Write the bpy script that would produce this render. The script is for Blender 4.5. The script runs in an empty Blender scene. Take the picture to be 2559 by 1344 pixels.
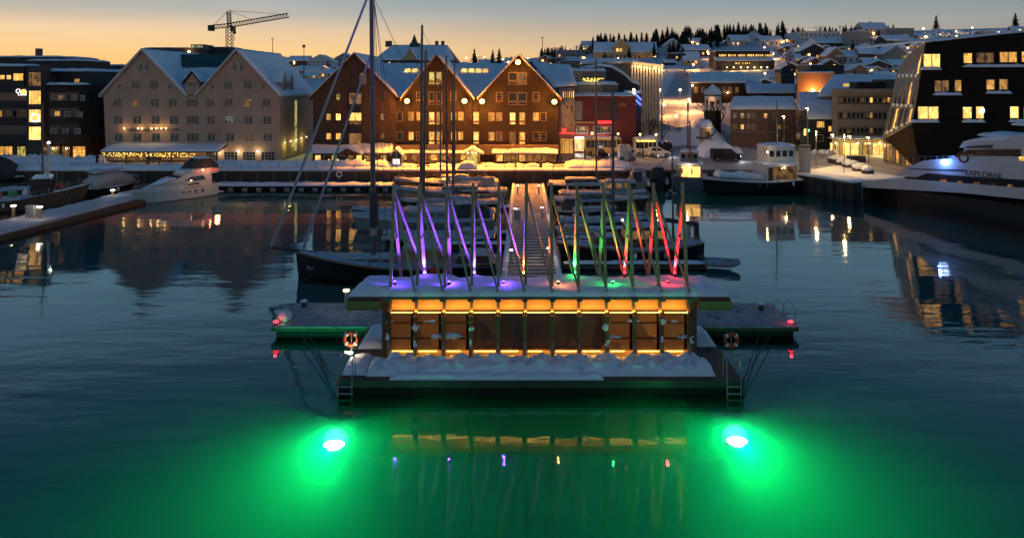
import bpy, math, random
from mathutils import Vector, noise, Matrix
R = math.radians
random.seed(7)
# pinhole of the photograph: level camera 15 m above the water, looking along +Y; F in pixels of the 2559 px wide frame
F, CX, HY, H = 1750.0, 1280.0, 206.0, 15.0
S = bpy.context.scene
COL = S.collection
def wx(px, Y): return (px - CX) / F * Y
def wz(py, Y): return H - (py - HY) / F * Y
def yd(py, z=0.0): return (H - z) * F / (py - HY)
def pt(px, py, Y): return Vector((wx(px, Y), Y, wz(py, Y)))
def on(px, py, z=0.0):
    Y = yd(py, z); return Vector((wx(px, Y), Y, z))

# ---- camera, world, exposure
cd = bpy.data.cameras.new('camera'); cam = bpy.data.objects.new('camera', cd); COL.objects.link(cam)
cam.location = (0, 0, H); cam.rotation_euler = (R(90), 0, 0)
cd.sensor_width = 36; cd.lens = F / 2559 * 36; cd.shift_y = -(672 - HY) / 2559; cd.clip_start = .5; cd.clip_end = 5000
S.camera = cam
W = bpy.data.worlds.new('World'); S.world = W; W.use_nodes = True
nt = W.node_tree; N = nt.nodes; L = nt.links; N.clear()
def nn(t, **k):
    n = N.new(t)
    for a, b in k.items(): setattr(n, a, b)
    return n
tc = nn('ShaderNodeTexCoord'); nrm = nn('ShaderNodeVectorMath', operation='NORMALIZE'); sep = nn('ShaderNodeSeparateXYZ')
L.new(tc.outputs['Generated'], nrm.inputs[0]); L.new(nrm.outputs[0], sep.inputs[0])
def ramp(stops):
    r = nn('ShaderNodeValToRGB'); e = r.color_ramp.elements
    while len(e) < len(stops): e.new(1)
    for i, (p, c) in enumerate(stops): e[i].position = p; e[i].color = (*c, 1)
    return r
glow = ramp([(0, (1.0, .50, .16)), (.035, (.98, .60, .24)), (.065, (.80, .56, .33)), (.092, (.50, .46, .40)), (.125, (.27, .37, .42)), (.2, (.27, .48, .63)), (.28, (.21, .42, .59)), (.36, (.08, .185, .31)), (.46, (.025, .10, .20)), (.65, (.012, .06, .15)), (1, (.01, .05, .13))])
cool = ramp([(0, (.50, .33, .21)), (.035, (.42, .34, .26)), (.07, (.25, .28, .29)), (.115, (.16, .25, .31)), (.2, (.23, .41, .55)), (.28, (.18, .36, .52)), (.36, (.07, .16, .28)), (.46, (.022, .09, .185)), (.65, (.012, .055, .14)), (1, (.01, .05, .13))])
# azimuth: dusk glow is strongest to the left of the view
az = nn('ShaderNodeMath', operation='ARCTAN2'); L.new(sep.outputs[0], az.inputs[0]); L.new(sep.outputs[1], az.inputs[1])
mr = nn('ShaderNodeMapRange'); mr.inputs[1].default_value = -.35; mr.inputs[2].default_value = .75
L.new(az.outputs[0], mr.inputs[0])
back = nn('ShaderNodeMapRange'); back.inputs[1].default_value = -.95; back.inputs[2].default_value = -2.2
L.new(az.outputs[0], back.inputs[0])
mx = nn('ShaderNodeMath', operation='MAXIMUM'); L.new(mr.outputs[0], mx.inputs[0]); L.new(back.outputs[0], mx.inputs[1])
for r in (glow, cool): L.new(sep.outputs[2], r.inputs[0])
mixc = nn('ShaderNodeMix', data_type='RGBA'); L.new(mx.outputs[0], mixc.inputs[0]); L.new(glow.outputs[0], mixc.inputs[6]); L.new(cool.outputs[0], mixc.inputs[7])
# very faint high cloud streaks
cmp_ = nn('ShaderNodeMapping'); cmp_.inputs['Scale'].default_value = (1.2, 1.2, 16); L.new(nrm.outputs[0], cmp_.inputs[0])
cno = nn('ShaderNodeTexNoise'); cno.inputs['Scale'].default_value = 2.2; cno.inputs['Detail'].default_value = 5; L.new(cmp_.outputs[0], cno.inputs['Vector'])
cmr = nn('ShaderNodeMapRange'); cmr.inputs[1].default_value = .35; cmr.inputs[2].default_value = .7; cmr.inputs[3].default_value = .93; cmr.inputs[4].default_value = 1.06; L.new(cno.outputs['Fac'], cmr.inputs[0])
cml = nn('ShaderNodeVectorMath', operation='SCALE'); L.new(mixc.outputs[2], cml.inputs[0]); L.new(cmr.outputs[0], cml.inputs['Scale'])
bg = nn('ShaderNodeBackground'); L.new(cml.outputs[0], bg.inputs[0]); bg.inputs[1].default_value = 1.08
sky = nn('ShaderNodeTexSky', sky_type='NISHITA'); sky.sun_disc = False; sky.sun_elevation = R(-3); sky.sun_rotation = R(-20)
bg2 = nn('ShaderNodeBackground'); L.new(sky.outputs[0], bg2.inputs[0]); bg2.inputs[1].default_value = .05
add = nn('ShaderNodeAddShader'); L.new(bg.outputs[0], add.inputs[0]); L.new(bg2.outputs[0], add.inputs[1])
wo = nn('ShaderNodeOutputWorld'); L.new(add.outputs[0], wo.inputs[0])
S.view_settings.view_transform = 'Standard'; S.view_settings.look = 'None'; S.view_settings.exposure = 0; S.view_settings.gamma = 1
S.render.engine = 'CYCLES'; cy = S.cycles
cy.use_denoising = True
try: cy.denoiser = 'OPENIMAGEDENOISE'
except Exception: pass
cy.max_bounces = 6; cy.diffuse_bounces = 2; cy.glossy_bounces = 3; cy.transmission_bounces = 4; cy.transparent_max_bounces = 10; cy.volume_bounces = 4
cy.sample_clamp_indirect = 4; cy.sample_clamp_direct = 0; cy.caustics_reflective = False; cy.caustics_refractive = False; cy.use_light_tree = True

# ---- materials
MATS = {}
def mat(name, c, rough=.6, metal=0., kind='plain', var=.12, vs=1.5, bump=.15, bs=12, sp=1., emis=None, es=1., spec=.4, n2=0.):
    m = bpy.data.materials.new(name); m.use_nodes = True; t = m.node_tree; n = t.nodes; l = t.links
    b = n['Principled BSDF']; b.inputs['Roughness'].default_value = rough; b.inputs['Metallic'].default_value = metal
    b.inputs['Specular IOR Level'].default_value = spec
    tcn = n.new('ShaderNodeTexCoord'); co = tcn.outputs['Object']
    no = n.new('ShaderNodeTexNoise'); no.inputs['Scale'].default_value = vs; no.inputs['Detail'].default_value = 5; l.new(co, no.inputs['Vector'])
    mx = n.new('ShaderNodeMix'); mx.data_type = 'RGBA'; l.new(no.outputs['Fac'], mx.inputs[0])
    mx.inputs[6].default_value = (*[max(0, v * (1 - 2 * var)) for v in c], 1); mx.inputs[7].default_value = (*[min(1, v * (1 + 2 * var)) for v in c], 1)
    col = mx.outputs[2]; hsrc = None
    if kind in ('bh', 'bv', 'bx'):
        w = n.new('ShaderNodeTexWave'); w.bands_direction = {'bh': 'Z', 'bv': 'X', 'bx': 'Y'}[kind]; w.inputs['Scale'].default_value = sp; w.inputs['Distortion'].default_value = .3
        l.new(co, w.inputs['Vector']); rr = n.new('ShaderNodeValToRGB'); rr.color_ramp.elements[0].color = (.45, .45, .45, 1); rr.color_ramp.elements[1].position = .3; l.new(w.outputs['Fac'], rr.inputs[0])
        mm = n.new('ShaderNodeMix'); mm.data_type = 'RGBA'; mm.blend_type = 'MULTIPLY'; mm.inputs[0].default_value = 1; l.new(col, mm.inputs[6]); l.new(rr.outputs[0], mm.inputs[7]); col = mm.outputs[2]; hsrc = w.outputs['Fac']
    if kind == 'brick':
        mp = n.new('ShaderNodeMapping'); mp.inputs['Rotation'].default_value = (R(90), 0, 0); l.new(co, mp.inputs[0])
        w = n.new('ShaderNodeTexBrick'); w.inputs['Scale'].default_value = sp; w.inputs['Mortar Size'].default_value = .012; l.new(mp.outputs[0], w.inputs['Vector'])
        l.new(col, w.inputs['Color1']); w.inputs['Color2'].default_value = (*[v * .62 for v in c], 1); w.inputs['Mortar'].default_value = (*[min(1, v * .5 + .1) for v in c], 1)
        col = w.outputs['Color']; hsrc = w.outputs['Fac']
    l.new(col, b.inputs['Base Color'])
    if bump:
        bn = n.new('ShaderNodeBump'); bn.inputs['Strength'].default_value = bump; bn.inputs['Distance'].default_value = .05
        n3 = n.new('ShaderNodeTexNoise'); n3.inputs['Scale'].default_value = bs; n3.inputs['Detail'].default_value = 6; l.new(co, n3.inputs['Vector']); l.new(n3.outputs['Fac'], bn.inputs['Height'])
        if hsrc is not None:
            b2 = n.new('ShaderNodeBump'); b2.inputs['Strength'].default_value = .4; b2.inputs['Distance'].default_value = .03; l.new(hsrc, b2.inputs['Height']); l.new(bn.outputs[0], b2.inputs['Normal']); bn = b2
        l.new(bn.outputs[0], b.inputs['Normal'])
    if emis:
        b.inputs['Emission Color'].default_value = (*emis, 1); b.inputs['Emission Strength'].default_value = es
    MATS[name] = m; return m
def glowm(name, c, s, sample=False):
    m = mat(name, (.1, .1, .1), bump=0, emis=c, es=s)
    if not sample: m.cycles.emission_sampling = 'NONE'
    return m
def litwin(name, c1, c2, s, dark=.45, sc=.9):
    "a lit room behind glass: warm light broken up by furniture, curtains and shades"
    m = bpy.data.materials.new(name); m.use_nodes = True; t = m.node_tree; n = t.nodes; l = t.links; b = n['Principled BSDF']
    b.inputs['Base Color'].default_value = (.03, .03, .03, 1); b.inputs['Roughness'].default_value = .15
    tcn = n.new('ShaderNodeTexCoord'); oi = n.new('ShaderNodeObjectInfo'); ad = n.new('ShaderNodeVectorMath'); ad.operation = 'ADD'
    cb = n.new('ShaderNodeCombineXYZ'); ml = n.new('ShaderNodeMath'); ml.operation = 'MULTIPLY'; ml.inputs[1].default_value = 40; l.new(oi.outputs['Random'], ml.inputs[0]); l.new(ml.outputs[0], cb.inputs[0]); l.new(ml.outputs[0], cb.inputs[2])
    mp = n.new('ShaderNodeMapping'); mp.inputs['Scale'].default_value = (sc * 1.6, sc, sc); l.new(tcn.outputs['Object'], mp.inputs[0]); l.new(mp.outputs[0], ad.inputs[0]); l.new(cb.outputs[0], ad.inputs[1])
    v = n.new('ShaderNodeTexVoronoi'); v.distance = 'CHEBYCHEV'; v.inputs['Scale'].default_value = 1.6; l.new(ad.outputs[0], v.inputs['Vector'])
    sp_ = n.new('ShaderNodeSeparateColor'); l.new(v.outputs['Color'], sp_.inputs[0])
    r1 = n.new('ShaderNodeMapRange'); r1.inputs[1].default_value = .1; r1.inputs[2].default_value = .7; r1.inputs[3].default_value = 1 - dark; r1.inputs[4].default_value = 1.1; l.new(sp_.outputs[0], r1.inputs[0])
    mx = n.new('ShaderNodeMix'); mx.data_type = 'RGBA'; mx.inputs[6].default_value = (*c1, 1); mx.inputs[7].default_value = (*c2, 1); l.new(sp_.outputs[1], mx.inputs[0])
    r2 = n.new('ShaderNodeMapRange'); r2.inputs[3].default_value = .35; r2.inputs[4].default_value = 1.3; l.new(oi.outputs['Random'], r2.inputs[0])
    m1 = n.new('ShaderNodeMath'); m1.operation = 'MULTIPLY'; l.new(r1.outputs[0], m1.inputs[0]); l.new(r2.outputs[0], m1.inputs[1])
    m2 = n.new('ShaderNodeMath'); m2.operation = 'MULTIPLY'; l.new(m1.outputs[0], m2.inputs[0]); m2.inputs[1].default_value = s
    l.new(mx.outputs[2], b.inputs['Emission Color']); l.new(m2.outputs[0], b.inputs['Emission Strength']); m.cycles.emission_sampling = 'NONE'
    MATS[name] = m; return m
M = MATS
mat('snow', (.80, .83, .88), .75, var=.06, vs=.8, bump=.7, bs=4, spec=.25)
mat('snow_packed', (.62, .64, .68), .7, var=.16, vs=.6, bump=.5, bs=3, spec=.25)
mat('asphalt_snow', (.34, .34, .36), .7, var=.3, vs=.25, bump=.3, bs=3)
mat('greyboard', (.60, .38, .27), .75, kind='bh', sp=1.4, var=.16, vs=.35)
mat('greytrim', (.45, .40, .37), .7)
mat('redbrick', (.09, .042, .024), .8, kind='brick', sp=1.3, var=.12)
mat('brownbrick', (.19, .11, .075), .8, kind='brick', sp=1.5, var=.12)
mat('brownboard', (.042, .027, .016), .75, kind='bv', sp=1.6, var=.12)
mat('redboard', (.14, .06, .03), .75, kind='bv', sp=1.6, var=.12)
mat('darkboard', (.035, .03, .028), .6, kind='bh', sp=1.2, var=.15)
mat('blackclad', (.024, .017, .014), .9, kind='bh', sp=.9, var=.25, vs=.4, spec=.08)
mat('graphite', (.15, .135, .12), .6, kind='bv', sp=1.2, var=.12)
mat('concrete', (.26, .245, .23), .8, var=.12)
mat('darkconcrete', (.06, .055, .05), .85, var=.2)
mat('orangeplaster', (.42, .22, .10), .8, var=.08)
mat('yellowplaster', (.55, .36, .16), .8, var=.06)
mat('whiteboard', (.62, .6, .58), .6, kind='bh', sp=1.6, var=.05)
mat('whitepaint', (.6, .6, .59), .35, var=.04, bump=.05)
mat('greypaint', (.3, .3, .31), .4, var=.06, bump=.05)
mat('redpanel', (.13, .014, .014), .5, var=.1)
mat('bluehull', (.05, .08, .12), .35, var=.12, bump=.05)
mat('blackhull', (.012, .012, .014), .3, var=.2, bump=.05)
mat('brownhull', (.07, .03, .02), .4, var=.2, bump=.05)
mat('snow_old', (.5, .52, .56), .8, var=.25, vs=2, bump=.5, bs=5, spec=.2)
mat('gelcoat', (.26, .25, .24), .25, var=.03, bump=.03)
mat('pole', (.27, .19, .13), .75, kind='plain', var=.3, vs=4)
mat('wood', (.17, .085, .04), .6, kind='bh', sp=2.4, var=.15)
mat('woodlight', (.42, .26, .12), .6, var=.15)
mat('wooddeck', (.12, .075, .05), .7, kind='bx', sp=1.6, var=.2)
mat('pierdeck', (.15, .10, .085), .7, kind='bx', sp=.55, var=.25, vs=2)
mat('steel', (.25, .26, .27), .35, metal=.8, var=.08, bump=.05)
mat('alu', (.5, .5, .52), .4, metal=.6, var=.06, bump=.04)
mat('darksteel', (.05, .05, .052), .5, metal=.3)
mat('mastgrey', (.11, .11, .12), .45, metal=.3, var=.08)
mat('rope', (.05, .06, .05), .8)
mat('canvas', (.05, .055, .06), .8, var=.2)
mat('sailcloth', (.35, .38, .4), .8, var=.1)
mat('rubber', (.006, .006, .006), .9)
mat('red', (.6, .05, .03), .5); mat('orange', (.5, .09, .02), .5); mat('green', (.05, .35, .12), .5)
mat('white', (.8, .8, .8), .5, var=.03, bump=.03)
mat('glass', (.012, .014, .017), .16, spec=.9, bump=0, var=0)
mat('tint', (.03, .03, .035), .12, spec=.7, bump=0)
mat('spruce', (.020, .032, .024), .85, var=.4, vs=3, bump=0)
mat('bark', (.055, .035, .028), .9, var=.3)
mat('twig', (.10, .05, .04), .9, var=.3, bump=0)
mat('skin', (.5, .3, .22), .6); mat('cloth_dark', (.02, .02, .025), .9); mat('cloth_hivis', (.35, .42, .05), .8)
mat('paint_black', (.012, .012, .016), .25, bump=0); mat('paint_white', (.6, .6, .6), .25, bump=0, var=.02)
mat('copper', (.03, .09, .07), .7)
litwin('lit', (1, .55, .13), (1, .40, .06), 1.45, .6)
litwin('litbright', (1, .60, .17), (1, .48, .10), 2.0, .4)
glowm('lamp_flood', (1, .5, .12), 9)
litwin('dimlit', (.9, .42, .12), (.5, .25, .08), .32, .8)
litwin('litgreen', (.85, .8, .22), (.8, .6, .12), .65, .7)
glowm('lamp_sodium', (1, .62, .2), 14); glowm('lamp_warm', (1, .72, .35), 6); glowm('lamp_white', (1, .93, .8), 7)
glowm('fairy', (1, .6, .1), 2.6); glowm('led', (1, .62, .12), 5); glowm('neon_red', (1, .03, .03), 1.5); glowm('neon_blue', (.1, .2, 1), 2)
glowm('neon_green', (.1, 1, .3), 3); glowm('signwhite', (1, .95, .85), 2.2); glowm('signyellow', (1, .6, .08), 2); glowm('screenblue', (.25, .45, 1), 1)
glowm('headlight', (.85, .95, 1), 8); glowm('taillight', (1, .03, .02), 4); glowm('underwater', (.75, 1, .8), 30)
glowm('g_violet', (.3, .1, 1), 9); glowm('g_orange', (1, .35, .12), 9); glowm('g_green', (.05, 1, .2), 9); glowm('g_red', (1, .02, .035), 6)
glowm('bluelight', (.35, .5, 1), 9)

# ---- mesh building
ORG = {}
class MB:
    def __init__(s): s.v = []; s.f = []; s.mi = []; s.m = 0; s.st = []
    def add(s, vs, fs):
        o = len(s.v); s.st.append((o, len(s.f))); s.v += [tuple(p) for p in vs]; s.f += [tuple(o + i for i in f) for f in fs]; s.mi += [s.m] * len(fs); return s
    def box(s, x0, x1, y0, y1, z0, z1):
        return s.add([(x0, y0, z0), (x1, y0, z0), (x1, y1, z0), (x0, y1, z0), (x0, y0, z1), (x1, y0, z1), (x1, y1, z1), (x0, y1, z1)],
                     [(0, 3, 2, 1), (4, 5, 6, 7), (0, 1, 5, 4), (1, 2, 6, 5), (2, 3, 7, 6), (3, 0, 4, 7)])
    def prism(s, poly, y0, y1):   # polygon in x,z pushed along y
        n = len(poly); return s.add([(x, y0, z) for x, z in poly] + [(x, y1, z) for x, z in poly],
            [tuple(range(n)), tuple(range(2 * n - 1, n - 1, -1))] + [(i, i + n, (i + 1) % n + n, (i + 1) % n) for i in range(n)])
    def ext(s, poly, z0, z1):     # polygon in x,y pushed along z
        n = len(poly); return s.add([(x, y, z0) for x, y in poly] + [(x, y, z1) for x, y in poly],
            [tuple(range(n - 1, -1, -1)), tuple(range(n, 2 * n))] + [(i, (i + 1) % n, (i + 1) % n + n, i + n) for i in range(n)])
    def hull8(s, a, b):           # two matching rings of points
        n = len(a); return s.add(list(a) + list(b), [tuple(range(n - 1, -1, -1)), tuple(range(n, 2 * n))] + [(i, (i + 1) % n, (i + 1) % n + n, i + n) for i in range(n)])
    def slab(s, pts, t):          # polygon of 3-d points given thickness t along its normal (downwards)
        a, b, c = Vector(pts[0]), Vector(pts[1]), Vector(pts[2]); nrm = (b - a).cross(c - a).normalized() * t
        return s.hull8([Vector(p) - nrm for p in pts], [Vector(p) for p in pts])
    def loft(s, rings, caps=True, closed=True):
        n = len(rings[0]); o = []; fs = []
        for r in rings: o += [tuple(p) for p in r]
        for k in range(len(rings) - 1):
            for i in range(n if closed else n - 1):
                j = (i + 1) % n; fs.append((k * n + i, k * n + j, (k + 1) * n + j, (k + 1) * n + i))
        if caps: fs += [tuple(range(n - 1, -1, -1)), tuple(range((len(rings) - 1) * n, len(rings) * n))]
        return s.add(o, fs)
    def tube(s, p, q, r0, r1=None, n=6):
        p, q = Vector(p), Vector(q); r1 = r0 if r1 is None else r1; d = (q - p); d = d.normalized() if d.length > 1e-6 else Vector((0, 0, 1))
        a = d.orthogonal().normalized(); b = d.cross(a)
        return s.loft([[p + (a * math.cos(t) + b * math.sin(t)) * r0 for t in [2 * math.pi * i / n for i in range(n)]], [q + (a * math.cos(t) + b * math.sin(t)) * r1 for t in [2 * math.pi * i / n for i in range(n)]]])
    def path(s, pts, r, n=5):
        for a, b in zip(pts, pts[1:]): s.tube(a, b, r, r, n)
        return s
    def bar(s, p, q, w, h):       # rectangular beam
        p, q = Vector(p), Vector(q); d = (q - p).normalized(); a = d.cross(Vector((0, 1, 0)));
        if a.length < .1: a = d.cross(Vector((0, 0, 1)))
        a.normalize(); b = d.cross(a); k = [a * w / 2 + b * h / 2, a * w / 2 - b * h / 2, -a * w / 2 - b * h / 2, -a * w / 2 + b * h / 2]
        return s.hull8([p + i for i in k][::-1], [q + i for i in k][::-1])
    def ball(s, c, r, n=8, m=5, j=0., seed=0):
        c = Vector(c); r = r if isinstance(r, (tuple, list)) else (r, r, r); rings = []
        for k in range(m + 1):
            t = math.pi * (k + .02) / (m + .04) if k < m else math.pi * .995; ring = []
            for i in range(n):
                a = 2 * math.pi * i / n; q = Vector((math.sin(t) * math.cos(a), math.sin(t) * math.sin(a), -math.cos(t)))
                f = 1 + j * noise.noise(q * 1.7 + Vector((seed, 0, 0))); ring.append(c + Vector((q.x * r[0], q.y * r[1], q.z * r[2])) * f)
            rings.append(ring)
        return s.loft(rings)
    def disc(s, c, r, h, n=12, axis='z'):
        c = Vector(c); d = {'z': Vector((0, 0, h)), 'y': Vector((0, h, 0)), 'x': Vector((h, 0, 0))}[axis]; return s.tube(c, c + d, r, r, n)
    def torus(s, c, R_, r, n=16, m=6, axis='y'):
        c = Vector(c); rings = []
        for i in range(n + 1):
            a = 2 * math.pi * i / n; u = Vector((math.cos(a), 0, math.sin(a))) if axis == 'y' else Vector((math.cos(a), math.sin(a), 0)); w = Vector((0, 1, 0)) if axis == 'y' else Vector((0, 0, 1))
            rings.append([c + u * (R_ + r * math.cos(b)) + w * r * math.sin(b) for b in [2 * math.pi * k / m for k in range(m)]])
        return s.loft(rings, caps=False)
    def heap(s, x0, x1, y0, y1, z0, h, seed=0, nx=16, ny=6, e=.35, rough=.35, sc=.6, zf=None, over=0., thick=None):
        "a bank of snow with rolled edges; zf(x,y) gives the surface it lies on"
        zf = zf or (lambda x, y: z0); x0 -= over; x1 += over; y0 -= over; y1 += over; top = []; e = max(e, .01)
        for j in range(ny + 1):
            for i in range(nx + 1):
                u, v = i / nx, j / ny; x = x0 + (x1 - x0) * u; y = y0 + (y1 - y0) * v
                dx = min(u, 1 - u) * (x1 - x0); dy = min(v, 1 - v) * (y1 - y0)
                k = min(1, dx / e) * min(1, dy / e); k = math.sqrt(max(0, 1 - (1 - k) ** 2))
                nz = noise.noise(Vector((x * sc + seed * 3.1, y * sc, seed))) + .5 * noise.noise(Vector((x * sc * 2.7 + seed, y * sc * 2.7, seed + 9))) + .22 * noise.noise(Vector((x * sc * 7 + seed, y * sc * 7, seed + 4)))
                top.append((x + .1 * e * noise.noise(Vector((y * 2, x, seed))), y, zf(x, y) + h * (.12 + .88 * k) * (1 + rough * nz) ))
        n1 = nx + 1; fs = [(j * n1 + i, j * n1 + i + 1, (j + 1) * n1 + i + 1, (j + 1) * n1 + i) for j in range(ny) for i in range(nx)]
        rim = [i for i in range(n1)] + [j * n1 + nx for j in range(1, ny + 1)] + [ny * n1 + i for i in range(nx - 1, -1, -1)] + [j * n1 for j in range(ny - 1, 0, -1)]
        t = thick if thick is not None else 0.02; base = len(top); vs = top + [(top[i][0], top[i][1], zf(top[i][0], top[i][1]) - t) for i in rim]; k = len(rim)
        fs += [(rim[i], base + i, base + (i + 1) % k, rim[(i + 1) % k]) for i in range(k)] + [tuple(base + i for i in range(k - 1, -1, -1))]
        return s.add(vs, fs)
    def quilt(s, a, b, c, d, t, nx=14, ny=8, seed=0, rough=.35, sc=.5, e=.12):
        "snow of thickness t on the sloping quad a-b-c-d"
        a, b, c, d = map(Vector, (a, b, c, d)); up = Vector((0, 0, 1)); top = []; bot = []
        for j in range(ny + 1):
            for i in range(nx + 1):
                u, v = i / nx, j / ny; p = a.lerp(b, u).lerp(d.lerp(c, u), v); k = min(1, u / e, (1 - u) / e, v / e, (1 - v) / e) if e else 1; k = math.sqrt(max(0, 1 - (1 - k) ** 2))
                nz = noise.noise(p * sc + Vector((seed * 5, 0, 0))) + .4 * noise.noise(p * sc * 3)
                top.append(p + up * t * (.35 + .65 * k) * (1 + rough * nz)); bot.append(p)
        n1 = nx + 1; q = [(j * n1 + i, j * n1 + i + 1, (j + 1) * n1 + i + 1, (j + 1) * n1 + i) for j in range(ny) for i in range(nx)]; m = len(top)
        rim = [i for i in range(n1)] + [j * n1 + nx for j in range(1, ny + 1)] + [ny * n1 + i for i in range(nx - 1, -1, -1)] + [j * n1 for j in range(ny - 1, 0, -1)]
        return s.add(top + [bot[i] for i in rim], q + [(rim[i], m + i, m + (i + 1) % len(rim), rim[(i + 1) % len(rim)]) for i in range(len(rim))] + [tuple(m + i for i in range(len(rim) - 1, -1, -1))])
    def each(s, name, m, parent=None, smooth=False):
        "every primitive of this builder as a mesh of its own"
        r = []; st = s.st + [(len(s.v), len(s.f))]
        for (v0, f0), (v1, f1) in zip(st, st[1:]):
            k = MB(); k.v = s.v[v0:v1]; k.f = [tuple(i - v0 for i in f) for f in s.f[f0:f1]]; k.mi = [0] * len(k.f); r.append(k.build(name, m, parent, smooth))
        return r
    def build(s, name, m, parent=None, smooth=False):
        off = Vector((0, 0, 0)); loc = Vector((0, 0, 0))
        if parent is not None: off = ORG.get(parent, off)
        elif s.v:
            xs = [v[0] for v in s.v]; ys = [v[1] for v in s.v]; loc = off = Vector(((min(xs) + max(xs)) / 2, (min(ys) + max(ys)) / 2, min(v[2] for v in s.v)))
        me = bpy.data.meshes.new(name); me.from_pydata([(x - off.x, y - off.y, z - off.z) for x, y, z in s.v], [], s.f)
        for k in (m if isinstance(m, (list, tuple)) else [m]): me.materials.append(M[k])
        if max(s.mi, default=0): me.polygons.foreach_set('material_index', s.mi)
        if smooth: me.polygons.foreach_set('use_smooth', [True] * len(me.polygons))
        me.update(); o = bpy.data.objects.new(name, me); COL.objects.link(o); o.location = loc
        if parent is not None: o.parent = parent; ORG[o] = off
        else: ORG[o] = off
        return o
def fixn(o):
    import bmesh
    b = bmesh.new(); b.from_mesh(o.data); bmesh.ops.recalc_face_normals(b, faces=b.faces); b.to_mesh(o.data); b.free(); return o
def tag(o, label=None, cat=None, group=None, kind=None):
    for k, v in (('label', label), ('category', cat), ('group', group), ('kind', kind)):
        if v: o[k] = v
    return o
def thing(name, label, cat, loc, group=None, rz=None):
    "rz None: its meshes are written in world coordinates; rz given: in its own frame"
    o = bpy.data.objects.new(name, None); COL.objects.link(o); o.location = loc; o.empty_display_size = .2
    ORG[o] = Vector(loc) if rz is None else Vector((0, 0, 0))
    if rz is not None: o.rotation_euler.z = rz
    return tag(o, label, cat, group)
KIDS = {}
def copy_tree(o, parent=None):
    c = o.copy(); COL.objects.link(c); ORG[c] = ORG.get(o, Vector((0, 0, 0)))
    if parent is not None: c.parent = parent
    for ch in list(o.children):
        copy_tree(ch, c)
    return c
def dup(o, loc, rz=0, label=None, sc=None, group=None):
    c = copy_tree(o); c.location = loc; c.rotation_euler.z = rz
    if sc: c.scale = sc if isinstance(sc, (tuple, list)) else (sc, sc, sc)
    tag(c, label, None, group); return c
def struct(mb, name, m, smooth=False): return tag(mb.build(name, m, None, smooth), kind='structure')
def text(s, name, size, m, loc, rot=(R(90), 0, 0), parent=None, ex=.02, align='LEFT', sx=1):
    c = bpy.data.curves.new(name, 'FONT'); c.body = s; c.size = size; c.extrude = ex; c.align_x = align; c.materials.append(M[m])
    c.resolution_u = 3; q = bpy.data.objects.new(name, c); COL.objects.link(q); bpy.context.view_layer.update(); me = bpy.data.meshes.new_from_object(q); bpy.data.objects.remove(q)
    o = bpy.data.objects.new(name, me); COL.objects.link(o); o.rotation_euler = rot; o.scale.x = sx
    if parent is not None: o.parent = parent; o.location = Vector(loc) - ORG[parent]
    else: o.location = loc
    return o
def lamp(name, loc, power, color, size=.15, kind='POINT', parent=None, aim=None, angle=60, blend=.6):
    d = bpy.data.lights.new(name, kind); d.energy = power; d.color = color; d.shadow_soft_size = size
    if kind == 'SPOT': d.spot_size = R(angle); d.spot_blend = blend
    o = bpy.data.objects.new(name, d); COL.objects.link(o); loc = Vector(loc)
    if aim is not None: o.rotation_euler = (Vector(aim) - loc).to_track_quat('-Z', 'Y').to_euler()
    if parent is not None: o.parent = parent; loc = loc - ORG.get(parent, Vector((0, 0, 0)))
    o.location = loc; return o
# a window on a flat wall: origin O, horizontal direction u, outward normal n
def window(parent, O, u, up, u0, u1, v0, v1, pane='glass', cols=2, rows=3, frame='greytrim', fw=.09, sill=None, proud=.05):
    O = Vector(O); u = Vector(u).normalized(); up = Vector(up).normalized(); n = u.cross(up)
    def bx(mb, a, b, c, d, p0, p1):
        q = [O + u * a + up * c, O + u * b + up * c, O + u * b + up * d, O + u * a + up * d]
        mb.hull8([k + n * p0 for k in q], [k + n * p1 for k in q])
    f = MB(); w = u1 - u0; h = v1 - v0
    bx(f, u0, u1, v0, v0 + fw, 0, proud); bx(f, u0, u1, v1 - fw, v1, 0, proud); bx(f, u0, u0 + fw, v0 + fw, v1 - fw, 0, proud); bx(f, u1 - fw, u1, v0 + fw, v1 - fw, 0, proud)
    for i in range(1, cols):
        k = u0 + w * i / cols; t = fw * (.9 if cols < 3 else .5); bx(f, k - t / 2, k + t / 2, v0 + fw, v1 - fw, 0, proud * .8)
    for i in range(1, rows): k = v0 + h * i / rows; bx(f, u0 + fw, u1 - fw, k - fw * .22, k + fw * .22, 0, proud * .7)
    o = f.build('window', frame, parent)
    p = MB(); bx(p, u0 + fw * .5, u1 - fw * .5, v0 + fw * .5, v1 - fw * .5, -.03, .015); p.build('pane', pane, o)
    if sill:
        q = MB(); bx(q, u0 - .1, u1 + .1, v0 - .16, v0 - .002, 0, .16); q.build('sill', sill, o)
    return o
def fwin(parent, px0, px1, py0, py1, Y, **k):   # on a wall facing the camera
    return window(parent, (0, Y, 0), (1, 0, 0), (0, 0, 1), wx(px0, Y), wx(px1, Y), wz(py1, Y), wz(py0, Y), **k)
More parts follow.
